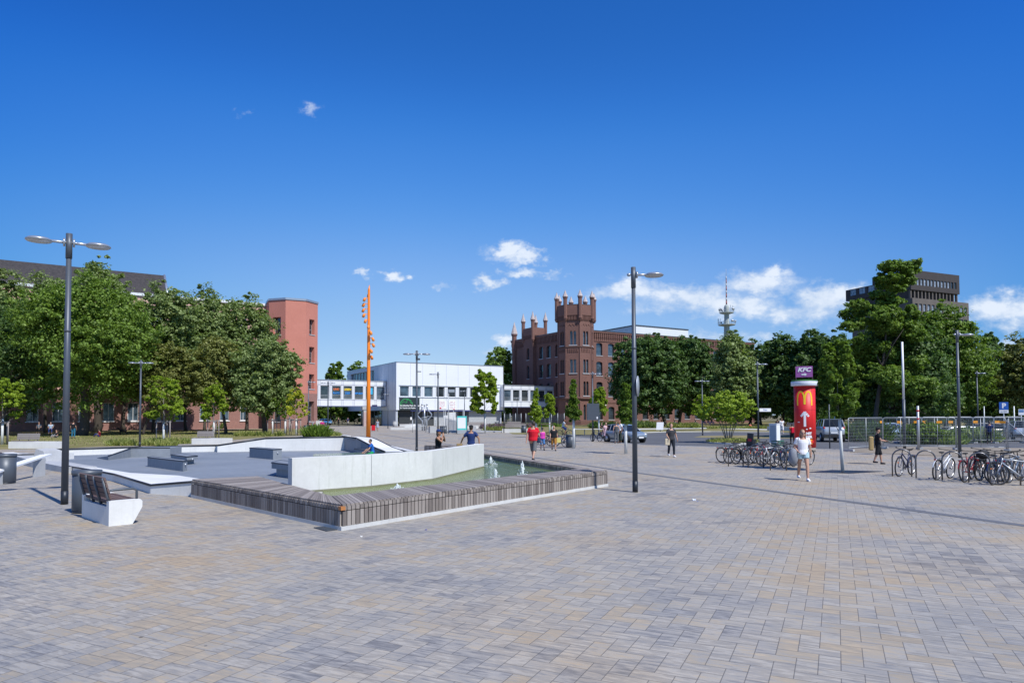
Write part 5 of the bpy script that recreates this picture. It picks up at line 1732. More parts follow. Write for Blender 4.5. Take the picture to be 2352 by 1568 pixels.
street(1375, 1000, 888, 955, 52, L_BRIGHT, 'light green street tree partly behind the lamp with the dark sign box', 76, 3000, 'loose', 0, .3)
street(1114, 995, 852, 956, 76, L_BRIGHT, 'light green street tree in front of the right end of the white school', 77, 6500, 'loose', 0, .36)
street(1612, 988, 905, 962, 52, L_BRIGHT, 'light green street tree beside the double lamp post on the lawn', 78, 3000, 'loose', 0, .3)
# multi-stem tree on the planted island
g_ = W(1675, 1017)
t = tree(1672, g_.y, 898, 976, 138, L_BRIGHT, 'multi stemmed tree with a wide flat yellow green crown on the planted island', 79, n=5000, name='multi_stem_tree', tm=M_TRUNKG, stems=6, tr=.045, leaf=.15)
# trees beyond the far left opening and a far wood to close the view
def wood(name, x0, x1, y, h, seed, n, lm):
    rg = random.Random(seed); lobes = []
    x = x0
    while x < x1:
        r = rg.uniform(6, 10); hh = h * rg.uniform(.75, 1.1)
        lobes.append((x, y + rg.uniform(-4, 4), hh * .5, r, r * .6, hh * .52)); x += r * .8
    o = leaf_obj(name, leaf_cloud(lobes, n, 1.3, seed, crad=.25), lm); o['kind'] = 'stuff'
wood('far_wood', -75, 12, 262, 13, 5, 14000, L_DARK)
wood('far_wood_east', 40, 330, 215, 15, 6, 30000, L_DARK)
wood('far_wood_west', -230, -80, 150, 16, 7, 14000, L_DARK)

# low planting
def bed(name, px0, px1, y, n, h, lm, lab, seed, dpx=1.5, z=.0, cat='plants', w=.05):
    pts = []
    a, b = W(px0, y), W(px1, y)
    k = max(2, int((b - a).length / .9))
    rg = random.Random(seed)
    for i in range(k + 1):
        q = a.lerp(b, i / k); pts.append((q.x + rg.uniform(-.3, .3), q.y + rg.uniform(-.5, .5), rg.uniform(.45, 1.1)))
    return tufts(name, pts, n, h, lm, lab, cat, seed=seed, z=z, w=w)
bed('grass_tufts', 275, 385, 1023, 2200, .55, L_WEED, 'strip of grass tufts behind the skate park rim, left of the thin lamp', 1, z=.01, w=.03)
bed('grass_tufts', 335, 418, 1019, 2200, .5, L_WEED, 'strip of grass tufts around the thin lamp and the staked tree', 2, z=.01, w=.03)
bed('shrub', 430, 500, 985, 1600, 1.7, L_OLIVE, 'grey green shrubs at the foot of the brick wall behind the right hand bench', 3, cat='shrubs', w=.09)
bed('shrub', 165, 225, 982, 1200, 1.8, L_MID, 'light shrubs against the brick base behind the two thick trunks', 4, cat='shrubs', w=.09)
bed('shrub', 715, 738, 1003, 2400, 1.3, L_MID, 'green bush clump beside the two round bins near the red tower', 5, cat='shrubs', w=.05)
bed('shrub', 738, 770, 1001, 1300, .5, L_WEED, 'sprawling weeds around the slim lamp post at the corner of the bank', 6, w=.04)
bed('grass_tufts', 560, 640, 1001, 1400, .6, L_WEED, 'long grass at the foot of the trunk left of the staked tree row', 7, w=.04)
bed('lavender_bed', 1112, 1172, 984, 3800, .9, L_LAV, 'purple flowering bed right of the school benches', 8, w=.05, cat='flower bed')
bed('meadow_strip', 1118, 1182, 990, 3200, .7, L_WEED, 'pale meadow grass strip in front of the purple flowers', 9, w=.05)
bed('lavender_bed', 1170, 1215, 981, 2200, .9, L_LAV, 'purple flower strip in front of the wire fence', 10, w=.05, cat='flower bed')
bed('hedge_strip', 1205, 1295, 980, 2600, .8, L_MID, 'low green planting between the wire fence and the brick tower', 11, w=.06)
bed('shrub', 1365, 1415, 983, 1800, 1.2, L_DARK, 'dark low shrubs at the foot of the brick facade behind the chatting group', 12, cat='shrubs', w=.08)
bed('shrub', 1440, 1500, 982, 1500, 1.3, L_OLIVE, 'olive shrubs at the base of the brick facade under the big dark tree', 13, cat='shrubs', w=.08)
bed('lavender_bed', 1548, 1592, 983, 2600, 1.0, L_WEED, 'grey green flower bed in front of the leaning trunk', 14, cat='flower bed', w=.05)
bed('meadow_strip', 1630, 1780, 984, 1700, .55, L_WEED, 'wild flower strip on the lawn behind the multi stemmed tree', 15, w=.05)
# planted island
mb = MB(); c0, c1 = W(1640, 1018), W(1745, 1020)
cen = (c0 + c1) / 2; rx = (c1 - c0).length / 2
pts = [(cen.x + math.cos(a) * rx * 1.05, cen.y + .8 + math.sin(a) * 2.4) for a in [k * PI / 18 for k in range(36)]]
mb.prism(pts, .0, .12); kb = struct('island_kerb', mb, M_LCON)
mb = MB(); mb.sheet([(cen.x + math.cos(a) * (rx * 1.05 - .25), cen.y + .8 + math.sin(a) * 2.15) for a in [k * PI / 18 for k in range(36)]], .125)
struct('island_soil', mb, M_DIRT)
tufts('island_grass', [(cen.x + math.cos(a) * rx * q, cen.y + .8 + math.sin(a) * 1.6 * q, .6) for a in [k * .7 for k in range(9)] for q in (.2, .6, .85)], 4200, .30, L_WEED, 'dry meadow grass filling the oval traffic island', 'grass', seed=16, z=.13, w=.02)
tufts('lawn_grass', [(x, y, 5) for x in range(-58, -30, 5) for y in range(56, 100, 6)], 9000, .10, L_WEED, None, None, 'stuff', 17, .03, .012)

# ================================================================== LAMP POSTS
def lamp_proto(kind):
    """kind 'double' (two heads on x axis) or 'single' (head on +x); 6.5 m tall"""
    t = thing('street_lamp', 'x', 'street lamp')
    mb = MB(); mb.tube([(0, 0, .32), (0, 0, 5.9)], [.077, .057], 16); mb.build('pole', M_DARKM, t)
    mb = MB(); mb.tube([(0, 0, 0), (0, 0, .32)], .080, 16); mb.build('base_sleeve', M_COPE, t)
    mb = MB(); mb.tube([(0, 0, 5.9), (0, 0, 6.5)], .070, 16); mb.build('pole_top', M_DARKM, t); mb = MB(); mb.tube([(0, 0, 4.12), (0, 0, 4.18)], .072, 16); mb.build('pole_ring', M_DARKM, t)
    for s in ((-1, 1) if kind == 'double' else (1,)):
        zz = 6.28
        mb = MB(); mb.tube([(0, 0, zz), (s * .46, 0, zz)], .035, 8); mb.tube([(s * .08, 0, zz), (s * .12, 0, zz)], .10, 10)
        if kind != 'double': mb.ell((-.13, 0, zz), (.06, .05, .05), 8, 6)
        mb.build('arm', M_ALU, t)
        mb = MB(); mb.lathe([(.25, -.045), (.275, -.02), (.27, .0), (.22, .035), (.10, .055), (.01, .06)], (s * .60, 0, zz), 24)
        h = mb.build('lamp_head', M_ALU, t)
        mb = MB(); mb.lathe([(.01, -.03), (.21, -.046), (.21, -.03)], (s * .60, 0, zz), 20); mb.build('lens', plain('lamp_lens', (.62, .62, .58), .3), h)
    return t
PD, PS = lamp_proto('double'), lamp_proto('single')
usedl = {'d': False, 's': False}
lamps = [
    ('d', 148, 1158, 32, 'tall double headed lamp post beside the bench and the oval bin in the left foreground', 1.06),
    ('s', 1459, 1130, 0, 'tall single headed lamp post in the foreground right of the fountain', 1.0),
    ('d', 957, 1038, 5, 'double headed lamp post standing behind the white fountain wall', .96),
    ('s', 1006, 1007.5, 180, 'single lamp post with its head pointing left in front of the school', 1.0),
    ('d', 321, 1024.7, 12, 'thin double lamp post at the far rim of the skate park', 1.0),
    ('s', 1157.5, 993.5, 185, 'single lamp post at the right corner of the white school, head pointing left', 1.0),
    ('d', 1614, 999.6, 0, 'double lamp post on the grass strip beside the light green street tree', .95),
    ('s', 1742, 1016.6, 10, 'single lamp post with a street name plate left of the advertising column', 1.0),
    ('s', 2205, 1051.5, 8, 'tall single lamp post at the right, behind the bicycle stands', 1.0),
    ('s', 708, 999, 5, 'slim single lamp post directly in front of the red tower', 1.0),
    ('d', 753, 996.5, 20, 'slim double lamp post in front of the left footbridge', 1.02),
    ('s', 891, 984, 190, 'slim lamp post at the left corner of the white school', .98),
    ('s', 1361.8, 1013.7, 0, 'lamp post carrying a dark sign box in front of the brick facade', .92),
    ('s', 1067, 986, 182, 'slim lamp post in front of the window band of the school', 1.0),
    ('d', 1188, 981, 10, 'short double lamp post in front of the right footbridge fence', .90),
    ('s', 2247, 1003, 0, 'far lamp post in the shade between the tall lamp and the parking sign', 1.0),
    ('s', 1112.5, 986, 175, 'dark lamp post hidden behind the light green tree at the school benches', 1.0),
]
LO = []
for kd, px, py, rz, lab, sc in lamps:
    p = W(px, py); pr = PD if kd == 'd' else PS
    o = place(pr, usedl[kd], (p.x, p.y, 0.004), R(rz), lab, 'dark grey street lamps on the square', sc)
    usedl[kd] = True; LO.append((px, o))
for px, o in LO:
    if px == 1459:
        mb = MB(); mb.lathe([(.01, -.01), (.30, -.01), (.30, .01), (.01, .012)], n=24); s_ = mb.build('round_sign_back', M_GALV, o)
        s_.matrix_local = Matrix.Translation((.12, .10, 3.05)) @ Matrix.Rotation(R(72), 4, 'Z') @ Matrix.Rotation(PI / 2, 4, 'X')
    if abs(px - 1361.8) < .1:
        mb = MB(); mb.box((.02, -.16, 2.75), (1.1, .22, 1.55)); mb.build('sign_box', M_DARKM, o)
        mb = MB(); mb.box((.38, -.28, 2.2), (.12, .01, .2)); mb.build('sticker', M_WHITE, o)
    if px == 1742:
        mb = MB(); mb.box((.62, 0, 2.62), (1.0, .04, .26)); s_ = mb.build('name_plate', M_WHITE, o)
        text('lettering', 'Platz', .18, plain('plate_blue', (.04, .10, .35), .5), s_, face_M((.62, -.025, 2.62), 0), 0, .003)
    if px == 957:
        mb = MB(); mb.box((.13, 0, 5.95), (.16, .1, .12)); mb.box((.13, 0, 5.15), (.3, .1, .05)); mb.build('camera_box', M_DARKM, o)

# orange art mast
p = W(846, 1014.5)
t = thing('orange_mast', 'tall tapering bright orange mast with small cup shaped lamps spiralling up it', 'light mast', (p.x, p.y, 0))
M_OR = plain('orange_paint', (.86, .24, .018), .38, 0, .03)
Hm = P(842, 655, p.y).z
mb = MB(); mb.tube([(0, 0, 0), (0, 0, Hm * .35), (0, 0, Hm * .97), (.05, 0, Hm)], [.20, .165, .10, .02], 16); mb.build('pole', M_OR, t)
cupy = [220, 270, 317, 363, 412, 465, 518, 570, 625, 678, 733, 783]
cang = [200, 215, 240, 265, 300, 330, 15, 40, 65, 95, 120, 150]
off_ = [-12, -27, -37, -41, -33, -18, 6, 24, 37, 39, 27, 16]
for i in range(12):
    z = P(845, C3(0, cupy[i])[1], p.y).z
    ox = off_[i] * .0096; r_ = .40
    oy = -math.sqrt(max(0, r_ ** 2 - ox ** 2)) * (1 if i not in (0, 11) else -1)
    ax = Vector((ox, oy, 0)).normalized()
    mb = MB(); c0 = Vector((0, 0, z)); c1 = Vector((ox, oy, z))
    mb.tube([c0, c1], .03, 6)
    dn = Vector((ax.x * .45, ax.y * .45, -.9)).normalized()
    mb.tube([c1 - dn * -.0, c1 + dn * .05, c1 + dn * .12, c1 + dn * .32], [.05, .10, .125, .105], 14)
    mb.ell(c1 + dn * .03, .085, 10, 8)
    cup = mb.build('lamp_cup', M_OR, t)
    mb = MB(); e = c1 + dn * .325; mb.tube([e, e + dn * .006], .09, 12); mb.build('lens', plain('amber_lens', (.75, .50, .22), .3), cup)

# ================================================================== ADVERTISING COLUMN
p = W(1850, 1038)
ra = .60; yc = p.y + ra; p.x *= yc / p.y
t = thing('advertising_column', 'red advertising column with a yellow arched M, a white arrow and a white cap ring', 'advertising column', (p.x, yc, 0), R(-math.degrees(math.atan2(p.x, yc))))
M_REDP = plain('poster_red', (.62, .012, .014), .5, 0, .06); M_YEL = plain('poster_yellow', (.96, .64, .02), .45, 0, .03)
mb = MB(); mb.lathe([(ra - .03, 0), (ra - .03, .28)], n=40); mb.build('base', concrete('mossy_concrete', (.24, .22, .19), (.33, .30, .26), 3), t)
mb = MB(); mb.lathe([(ra, .28), (ra, 3.95)], n=48); mb.build('shaft', M_REDP, t)
mb = MB(); mb.lathe([(ra + .05, 3.951), (ra + .15, 3.97), (ra + .16, 3.98), (ra + .16, 4.20), (ra + .15, 4.22), (.2, 4.30)], n=48); cp_ = mb.build('cap', plain('cap_white', (.66, .70, .76), .4), t)
mb = MB(); mb.lathe([(ra + .14, 4.262), (ra + .12, 4.30), (.2, 4.34)], n=48); mb.build('moss_ring', plain('green_ring', (.06, .25, .05), .6), cp_)
def arcp(x, z, out=.0):
    a = x / ra; return ((ra + out) * math.sin(a), -(ra + out) * math.cos(a), z)
def bent_stroke(mb, pts, w):
    """flat ribbon on the column surface, w: half widths"""
    k = len(pts); L_, R_ = [], []
    for i in range(k):
        a = Vector(pts[max(0, i - 1)]); b = Vector(pts[min(k - 1, i + 1)]); d = (b - a).normalized(); n_ = Vector((-d.y, d.x)) * (w[i] if hasattr(w, '__len__') else w)
        q = Vector(pts[i]); L_.append(arcp(*(q + n_), .006)); R_.append(arcp(*(q - n_), .006))
    vs = L_ + R_; mb.add(vs, [(i + 1, i, k + i, k + i + 1) for i in range(k - 1)])
mb = MB()
zm0, zm1 = 2.78, 3.60
for s in (-1, 1):
    leg = []
    for i in range(21):
        f = i / 20; a = PI * f
        x = s * (.215 + .205 * math.cos(a)); z = zm0 + (zm1 - zm0) * (math.sin(a) ** .55 if 0 < f < 1 else 0)
        leg.append((x, z + (.06 if i == 20 else 0)))
    bent_stroke(mb, leg, .045)
mb.build('arched_m', M_YEL, t)
mb = MB()
for x in (-.47, .43): bent_stroke(mb, [(x, .3 + k * .4) for k in range(10)], .004)
bent_stroke(mb, [(-.8 + k * .1, 2.52) for k in range(17)], .004)
bent_stroke(mb, [(-.8 + k * .1, 1.27) for k in range(17)], .004)
mb.build('poster_seams', plain('seam_dark_red', (.25, .01, .01), .6), t)
mb = MB()
bent_stroke(mb, [(0, 1.52), (0, 1.7), (0, 2.0), (0, 2.38)], .065); bent_stroke(mb, [(-.22, 2.12), (-.11, 2.26), (0, 2.40)], .058); bent_stroke(mb, [(0, 2.40), (.11, 2.26), (.22, 2.12)], .058)
for (x, z, w_, h_) in ((-.36, 1.78, .07, .05), (.30, 1.42, .05, .07), (.10, 1.36, .04, .06)): bent_stroke(mb, [(x - w_, z), (x, z), (x + w_, z)], h_ / 2)
mb.build('arrow', M_WHITE, t)
mb = MB(); bent_stroke(mb, [(.02 + .1 * k, .62) for k in range(5)], .14); mb.build('orange_label', plain('label_orange', (.90, .36, .02), .5), t)
for (tx, z, m_) in (('MIT', 1.10, M_WHITE), ('DER', .90, M_WHITE), ('FAMILIE', .62, M_REDP)):
    text('lettering', tx, .20, m_, t, Matrix.Translation((0, 0, z)) @ Matrix.Rotation(R(20), 4, 'Z'), .012, .005, wrapr=ra + .012, sx=1.0)
t2 = thing('fast_food_sign', 'purple rectangular KFC sign with a white arrow on top of the advertising column', 'sign', (p.x, yc, 4.34), t.rotation_euler.z)
mb = MB(); mb.box((0, -.3, .47), (.94, .05, .66)); mb.build('board', plain('sign_purple', (.30, .085, .31), .5), t2)
pieces('post', plain('sign_posts', (.3, .1, .2), .5), t2, [lambda k, s=s: k.tube([(s * .45, -.3, -.05), (s * .45, -.3, .8)], .022, 6) for s in (-1, 1)])
text('lettering', 'KFC', .34, M_WHITE, t2, face_M((0, -.34, .58), 0), .014, .006, sx=1.15, shear=.25)
mb = MB(); mb.box((-.06, -.335, .30), (.18, .012, .07)); mb.add([(.02, -.341, .21), (.16, -.341, .30), (.02, -.341, .39)], [(0, 1, 2)]); mb.build('arrow', M_WHITE, t2)

# ================================================================== BENCHES, BINS, BOXES
# foreground bench
b0, b1 = W(249.5, 1209), W(193, 1189)
ang = math.atan2(b1.y - b0.y, b1.x - b0.x)
t = thing('bench', 'concrete bench with brown slatted backrest seen from behind in the left foreground', 'bench', (b0.x, b0.y, .004), ang)
LB = (b1 - b0).length + .18
mb = MB()
# profile across (y negative = toward the seat side, right of the picture)
prof = [(0, 0), (-.44, 0), (-.62, .34), (-.62, .46), (-.58, .50), (0, .50), (.0, .50)]
def extr(mb, prof, x0, x1):
    k = len(prof)
    vs = [(x0, y, z) for y, z in prof] + [(x1, y, z) for y, z in prof]
    mb.add(vs, [tuple(range(k)), tuple(range(k, 2 * k))[::-1]] + [(i, k + i, k + (i + 1) % k, (i + 1) % k) for i in range(k)])
prof = prof[:-1]
extr(mb, prof, 0, .16); extr(mb, [(0, 0), (-.44, 0), (-.62, .34), (-.62, .38), (0, .38)], .161, LB - .161); extr(mb, prof, LB - .16, LB)
mb.build('concrete_body', M_WCON, t)
mb = MB()
for i in range(5): mb.box((LB / 2, -.08 - i * .108, .475), (LB - .34, .095, .04))
mb.build('seat', M_WOODR, t)
mb = MB()
for (z, y) in ((.60, -.03), (.71, .0), (.82, .03), (.93, .06)):
    mb.box((LB / 2, y, z), (LB - .1, .035, .098), rot=Matrix.Rotation(R(-16), 3, 'X'))
mb.build('backrest', M_WOODR, t)
mb = MB()
for x in (.10, LB * .38, LB * .66, LB - .1): mb.tube([(x, -.06, .38), (x, .0, .58), (x, .095, .97)], .022, 6, flat=1.4)
mb.build('backrest_frame', M_DARKM, t)
mb = MB(); mb.tube([(.10, -.02, .5), (.10, -.02, .69), (.10, -.10, .715), (.10, -.47, .72), (.10, -.54, .68), (.10, -.54, .5)], .026, 8); mb.build('armrest', M_DARKM, t)
# long wall benches with timber seat
def wall_bench(px0, px1, y, lab):
    a, b = W(px0, y), W(px1, y); L_ = (b - a).length; rz = math.atan2(b.y - a.y, b.x - a.x)
    t = thing('wall_bench', lab, 'bench', (a.x, a.y, .012), rz, 'long white concrete benches behind the skate park')
    mb = MB(); mb.box((L_ / 2, .32, .24), (L_, .64, .48)); mb.build('concrete_block', M_WCON, t)
    mb = MB()
    for i in range(5): mb.box((L_ * .26, .07 + i * .125, .515), (L_ * .42, .11, .05))
    mb.build('seat', M_WOODG, t)
    mb = MB()
    for i in range(4): mb.box((L_ * .26, .58 + i * .02, .66 + i * .11), (L_ * .44, .035, .1))
    mb.build('backrest', M_WOODG, t)
    mb = MB()
    for x in (L_ * .08, L_ * .26, L_ * .44): mb.tube([(x, .60, .48), (x, .70, 1.05)], .03, 6)
    mb.build('backrest_frame', M_DARKM, t)
wall_bench(19, 137, 1030, 'long white concrete bench with timber seat near the left edge')
wall_bench(440, 525, 1020.5, 'white concrete bench with timber seat beside the small bright staked tree')
def bin_(px, y, h, r, lab, oval=1.0, m=None):
    p = W(px, y)
    t = thing('litter_bin', lab, 'litter bin', (p.x, p.y + r, .004), 0, 'dark round litter bins')
    mb = MB(); mb.lathe([(r * .92, 0), (r * .95, .06), (r, .07), (r, h - .1)], n=28); o = mb.build('body', m or M_DARKM, t)
    mb = MB(); mb.lathe([(r, h - .1), (r * 1.05, h - .09), (r * 1.05, h), (r * .9, h + .005), (r * .62, h - .03), (r * .6, h - .3)], n=28); mb.build('rim', m or M_DARKM, t)
    mb = MB(); mb.lathe([(r * .97, .0), (r * .97, .05)], n=28); mb.build('foot_ring', M_COPE, t)
    t.scale = (oval, 1, 1); return t
bin_(181, 1180, .97, .27, 'large oval litter bin between the tall double lamp post and the bench', 1.12)
bin_(-4, 1112, .98, .30, 'litter bin cut off by the left edge of the photo')
bin_(1312, 1028.5, .90, .33, 'litter bin standing at the foot of the slim white trunked tree')
bin_(1203.8, 993.6, .95, .33, 'litter bin beside the white lounger bench left of the bicycles')
bin_(727, 1001, .95, .33, 'nearer of the two bins by the green bush near the red tower')
bin_(701, 991, .95, .33, 'farther of the two bins by the green bush near the red tower')
bin_(1140.8, 979.5, .95, .42, 'litter bin in the flowers right of the school benches')
bin_(1014.5, 995.6, .95, .27, 'left one of two slim bins beside the map board')
bin_(1021, 995.2, .95, .27, 'right one of two slim bins beside the map board')
bin_(906, 981, 1.2, .4, 'grey bin against the dark shutter of the school', 1, M_GCON)
# utility cabinet
p = W(1780, 1021)
t = thing('utility_cabinet', 'tall white and grey utility cabinet behind the parked bicycles', 'cabinet', (p.x, p.y, 0), R(-48))
mb = MB(); mb.box((0, 0, .08), (.52, .52, .16)); mb.build('plinth', M_GCON, t)
mb = MB(); mb.box((0, 0, .84), (.56, .56, 1.36)); mb.build('body', M_WHITE, t)
mb = MB(); mb.box((0, 0, 1.56), (.62, .62, .06)); mb.build('roof', M_WHITE, t)
mb = MB(); mb.box((0, -.285, .84), (.48, .012, 1.2)); mb.build('door', plain('cabinet_grey', (.40, .44, .47), .5), t)
# low white walls on the right lawn with bench
a, b = W(1762, 988), W(1828, 989.5)
t = thing('low_wall', 'long low white wall bench on the lawn behind the white shirted walker', 'wall', (a.x, a.y, .012), math.atan2(b.y - a.y, b.x - a.x))
L_ = (b - a).length; mb = MB(); mb.box((L_ / 2, .3, .28), (L_, .6, .56)); mb.build('block', M_WCON, t)
mb = MB()
for i in range(3): mb.box((L_ * .72, .62, .72 + i * .16), (L_ * .25, .05, .13))
mb.build('backrest', M_WOODG, t)
mb = MB()
for x in (L_ * .62, L_ * .82): mb.tube([(x, .62, .5), (x, .66, 1.2)], .04, 6)
mb.build('backrest_frame', M_DARKM, t)
# tilted loungers / info stand
def lounger(px, y, lab, rz=0, wood=True, L_=2.4):
    p = W(px, y)
    t = thing('lounger_bench', lab, 'bench', (p.x, p.y, .004), R(rz), 'white concrete lounger benches')
    mb = MB(); mb.prism([(-L_ / 2, 0), (L_ / 2, 0), (L_ / 2, .9), (-L_ / 2, .9)], 0, .5); mb.build('concrete_body', M_WCON, t)
    mb = MB()
    for i in range(5): mb.box((0, .08 + i * .17, .53), (L_ * .8, .14, .05))
    mb.build('seat', M_WOODG, t)
    mb = MB()
    for i in range(4): mb.box((0, .78 + i * .04, .70 + i * .13), (L_ * .8, .04, .11))
    mb.build('backrest', M_WOODG, t)
    mb = MB()
    for x in (-L_ * .3, L_ * .3): mb.tube([(x, .76, .5), (x, .94, 1.16)], .03, 6)
    mb.build('backrest_frame', M_DARKM, t)
    pieces('armrest', M_DARKM, t, [lambda k, s=s: k.tube([(s * L_ * .42, .1, .5), (s * L_ * .42, .12, .8), (s * L_ * .42, .7, .8)], .03, 6) for s in (-1, 1)])
lounger(1097, 984, 'white bench with timber backrest left of the bin in front of the school', 10, L_=4.2)
lounger(1183, 993.5, 'white bench block with luggage on it beside the round bin near the fence', -5, L_=3.4)
lounger(1180, 982, 'reclining bench loaded with a bundle behind the bench block near the fence', -5, L_=3.2)
p = W(1516, 991)
t = thing('info_board', 'white tilted information panel on a post on the lawn under the big dark tree', 'information board', (p.x, p.y, .012), R(-25))
mb = MB(); mb.box((0, 0, .75), (.95, .06, 1.1), rot=Matrix.Rotation(R(-20), 3, 'X')); mb.build('panel', M_WHITE, t)
mb = MB(); mb.tube([(0, .1, 0), (0, .08, .7)], .06, 8); mb.build('post', M_DARKM, t)
# map board
p = W(1061, 996.5)
t = thing('map_board', 'turquoise and white map board in front of the playground', 'map board', (p.x, p.y, .004), R(6))
mb = MB(); mb.box((0, 0, 1.35), (1.15, .05, 1.7)); mb.build('panel', plain('board_turquoise', (.08, .55, .50), .5), t)
mb = MB(); mb.box((-.04, -.03, 1.35), (.98, .012, 1.30)); mb.build('map_sheet', M_WHITE, t)
mb = MB(); mb.box((0, 0, .28), (1.15, .05, .42)); mb.build('lower_panel', M_GALV, t)
pieces('post', M_DARKM, t, [lambda k, s=s: k.tube([(s * .62, 0, 0), (s * .62, 0, 2.3)], .05, 8) for s in (-1, 1)])
# stepped seating
a = W(902, 987)
t = thing('seat_steps', 'stepped timber and white concrete seating island in front of the school corner', 'seating island', (a.x, a.y, .004), R(-6))
mb = MB(); mb.box((1.9, 1.2, .22), (4.6, 2.4, .44)); mb.prism([(.9, .9), (2.9, .9), (3.6, 2.2), (.9, 2.2)], .44, .9); mb.build('concrete_steps', M_WCON, t)
mb = MB(); mb.box((.75, 1.18, .47), (2.1, 2.3, .06)); mb.box((1.7, 1.5, .93), (1.9, 1.2, .06)); mb.box((-.42, 1.2, .22), (.06, 2.3, .40)); mb.build('timber', M_WOODG, t)
# playground: wavy steel tubes
p = W(975, 989)
t = thing('tube_sculpture', 'three tall bent stainless steel tubes of the playground in front of the school', 'playground sculpture', (p.x, p.y, .004))
Hs = 3.9
for i, s in enumerate((-1, 0, 1)):
    mb = MB()
    pts = [(s * .33, 0, 0), (s * .33, 0, 1.3), (s * .36, 0, 1.5), (s * 1.05, 0, 2.25), (s * 1.08, 0, 2.5), (s * .42, 0, 3.25), (s * .38, 0, 3.4), (s * .38, 0, Hs)] if s else [(0, 0, 0), (0, 0, Hs - .1)]
    mb.tube(pts, .105, 12); mb.tube([pts[-1], (pts[-1][0], 0, pts[-1][2] + .16)], .14, 10)
    mb.build('tube', M_ALU, t)
p = W(975, 993)
t = thing('climbing_structure', 'grey steel railing frame and steps around the wavy tubes', 'playground frame', (p.x, p.y, .004))
mb = MB()
for (a, b) in (((-1.6, 0, 1.7), (.6, 0, 2.2)), ((.6, 0, 2.2), (2.6, .2, 1.9)), ((-1.6, 0, 0), (-1.6, 0, 1.7)), ((-1.6, 0, .8), (.2, 0, .9)), ((0.2, 0, 0), (.2, 0, 2.1)), ((1.4, .4, 0), (1.4, .4, 2.1)), ((2.6, .2, 0), (2.6, .2, 3.0)), ((2.6, .2, 3.0), (5.2, .4, 3.1)), ((5.2, .4, 0), (5.2, .4, 3.1)),
               ((2.6, 2.2, 0), (2.6, 2.2, 3.0)), ((5.2, 2.4, 0), (5.2, 2.4, 3.1)), ((2.6, 2.2, 3.0), (5.2, 2.4, 3.1)), ((2.6, .2, 3.0), (2.6, 2.2, 3.0)), ((5.2, .4, 3.1), (5.2, 2.4, 3.1)), ((.2, -.6, .4), (2.4, -.9, 1.1)), ((3.3, .2, 1.5), (5.0, .3, 1.5)), ((3.9, .2, 0), (3.9, .2, 3.0))):
    mb.tube([a, b], .035, 6)
mb.build('rails', M_GALV, t)
rg = random.Random(8)
blocks = [(985, 992, .7, .55, .5), (995, 994, .9, .6, .9), (1001, 993, .55, .6, .55), (1031, 990, .9, .8, 1.9), (1040, 991, 1.1, .8, 1.7), (948, 986, 1.3, .7, 1.0), (958, 986, 1.1, .7, .9), (1075, 984, .9, .6, .7), (1038, 987, 1.3, .4, 2.9), (1024, 988, .8, .5, 2.4), (966, 988, 1.2, .8, 1.0), (1088, 987, .8, .7, .6)]
blab = ['lowest front block of the playground, right of the tubes', 'dark sided upright block beside the slim lamp post', 'small block between the lamp post and the bins', 'tall narrow block left of the map board', 'wide tall block directly beside the map board', 'block left of the playground tubes', 'second block left of the playground tubes, in front of the shutter', 'block right of the map board', 'leaning white climbing slab, the taller one left of the map board', 'leaning white slab beside the blue arrow post', 'block behind the railing below the tubes', 'pale block near the foot of the light green tree']
for (px, y, w_, dd, h_), lb in zip(blocks, blab):
    p = W(px, y)
    mb = MB(); mb.prism([(-w_ / 2, 0), (w_ / 2, 0), (w_ / 2, dd), (-w_ / 2, dd)], 0, [h_, h_ * .94, h_ * .94, h_] if h_ < 2 else [h_ * .98, h_, h_, h_ * .98])
    o = mb.build('concrete_block', M_GCON if h_ < 2 else M_LCON); o.location = (p.x, p.y, .004); o.rotation_euler.z = R(rg.uniform(-15, 25))
    if h_ > 2: o.rotation_euler.x = R(-12)
    tag(o, 'grey concrete ' + lb if 'white' not in lb else lb, 'concrete block', 'concrete blocks of the playground')
p = W(1070, 993); mb = MB()
mb.prism([(-3, 0), (9, -.6), (9, 2.5), (-3, 2.5)], 0, [.35, .05, .05, .35]); o = mb.build('play_ramp', M_GCON); o.location = (p.x, p.y, .004)
tag(o, 'low grey sloping ramp slab behind the map board', 'ramp')
p = W(1030.5, 996); t = thing('guide_post', 'thin metal pole with a small grey box on top beside the bins', 'sign pole', (p.x, p.y, .004))
mb = MB(); mb.tube([(0, 0, 0), (0, 0, 5.3)], .05, 8); mb.build('pole', M_GALV, t); mb = MB(); mb.box((.35, 0, 5.35), (.75, .25, .35)); mb.build('box', M_GALV, t)
# wire fences at the brick tower
def wire_fence(pa, pb, y, h, lab, posts=5, name='wire_fence', grp=None, m=M_GALV):
    a, b = W(pa, y), W(pb, y); L_ = (b - a).length
    t = thing(name, lab, 'fence', (a.x, a.y, .01), math.atan2(b.y - a.y, b.x - a.x), grp)
    for i in range(posts): mb = MB(); mb.tube([(L_ * i / (posts - 1), 0, 0), (L_ * i / (posts - 1), 0, h + .15)], .06, 6); mb.build('post', M_GALV, t)
    mb = MB(); n_ = int(L_ / .25)
    for i in range(int(h / .2)): mb.box((L_ / 2, 0, .1 + i * .2), (L_, .02, .07))
    for i in range(n_): mb.box((L_ * i / n_, .02, h / 2), (.012, .012, h))
    mb.build('mesh', M_DARKM, t)
wire_fence(1159, 1197, 979, 2.6, 'left stretch of tall grey wire fence beside the school corner', 4, grp='grey wire fences under the right footbridge')
wire_fence(1208, 1296, 979, 2.6, 'right stretch of tall grey wire fence in front of the brick tower', 7, grp='grey wire fences under the right footbridge')
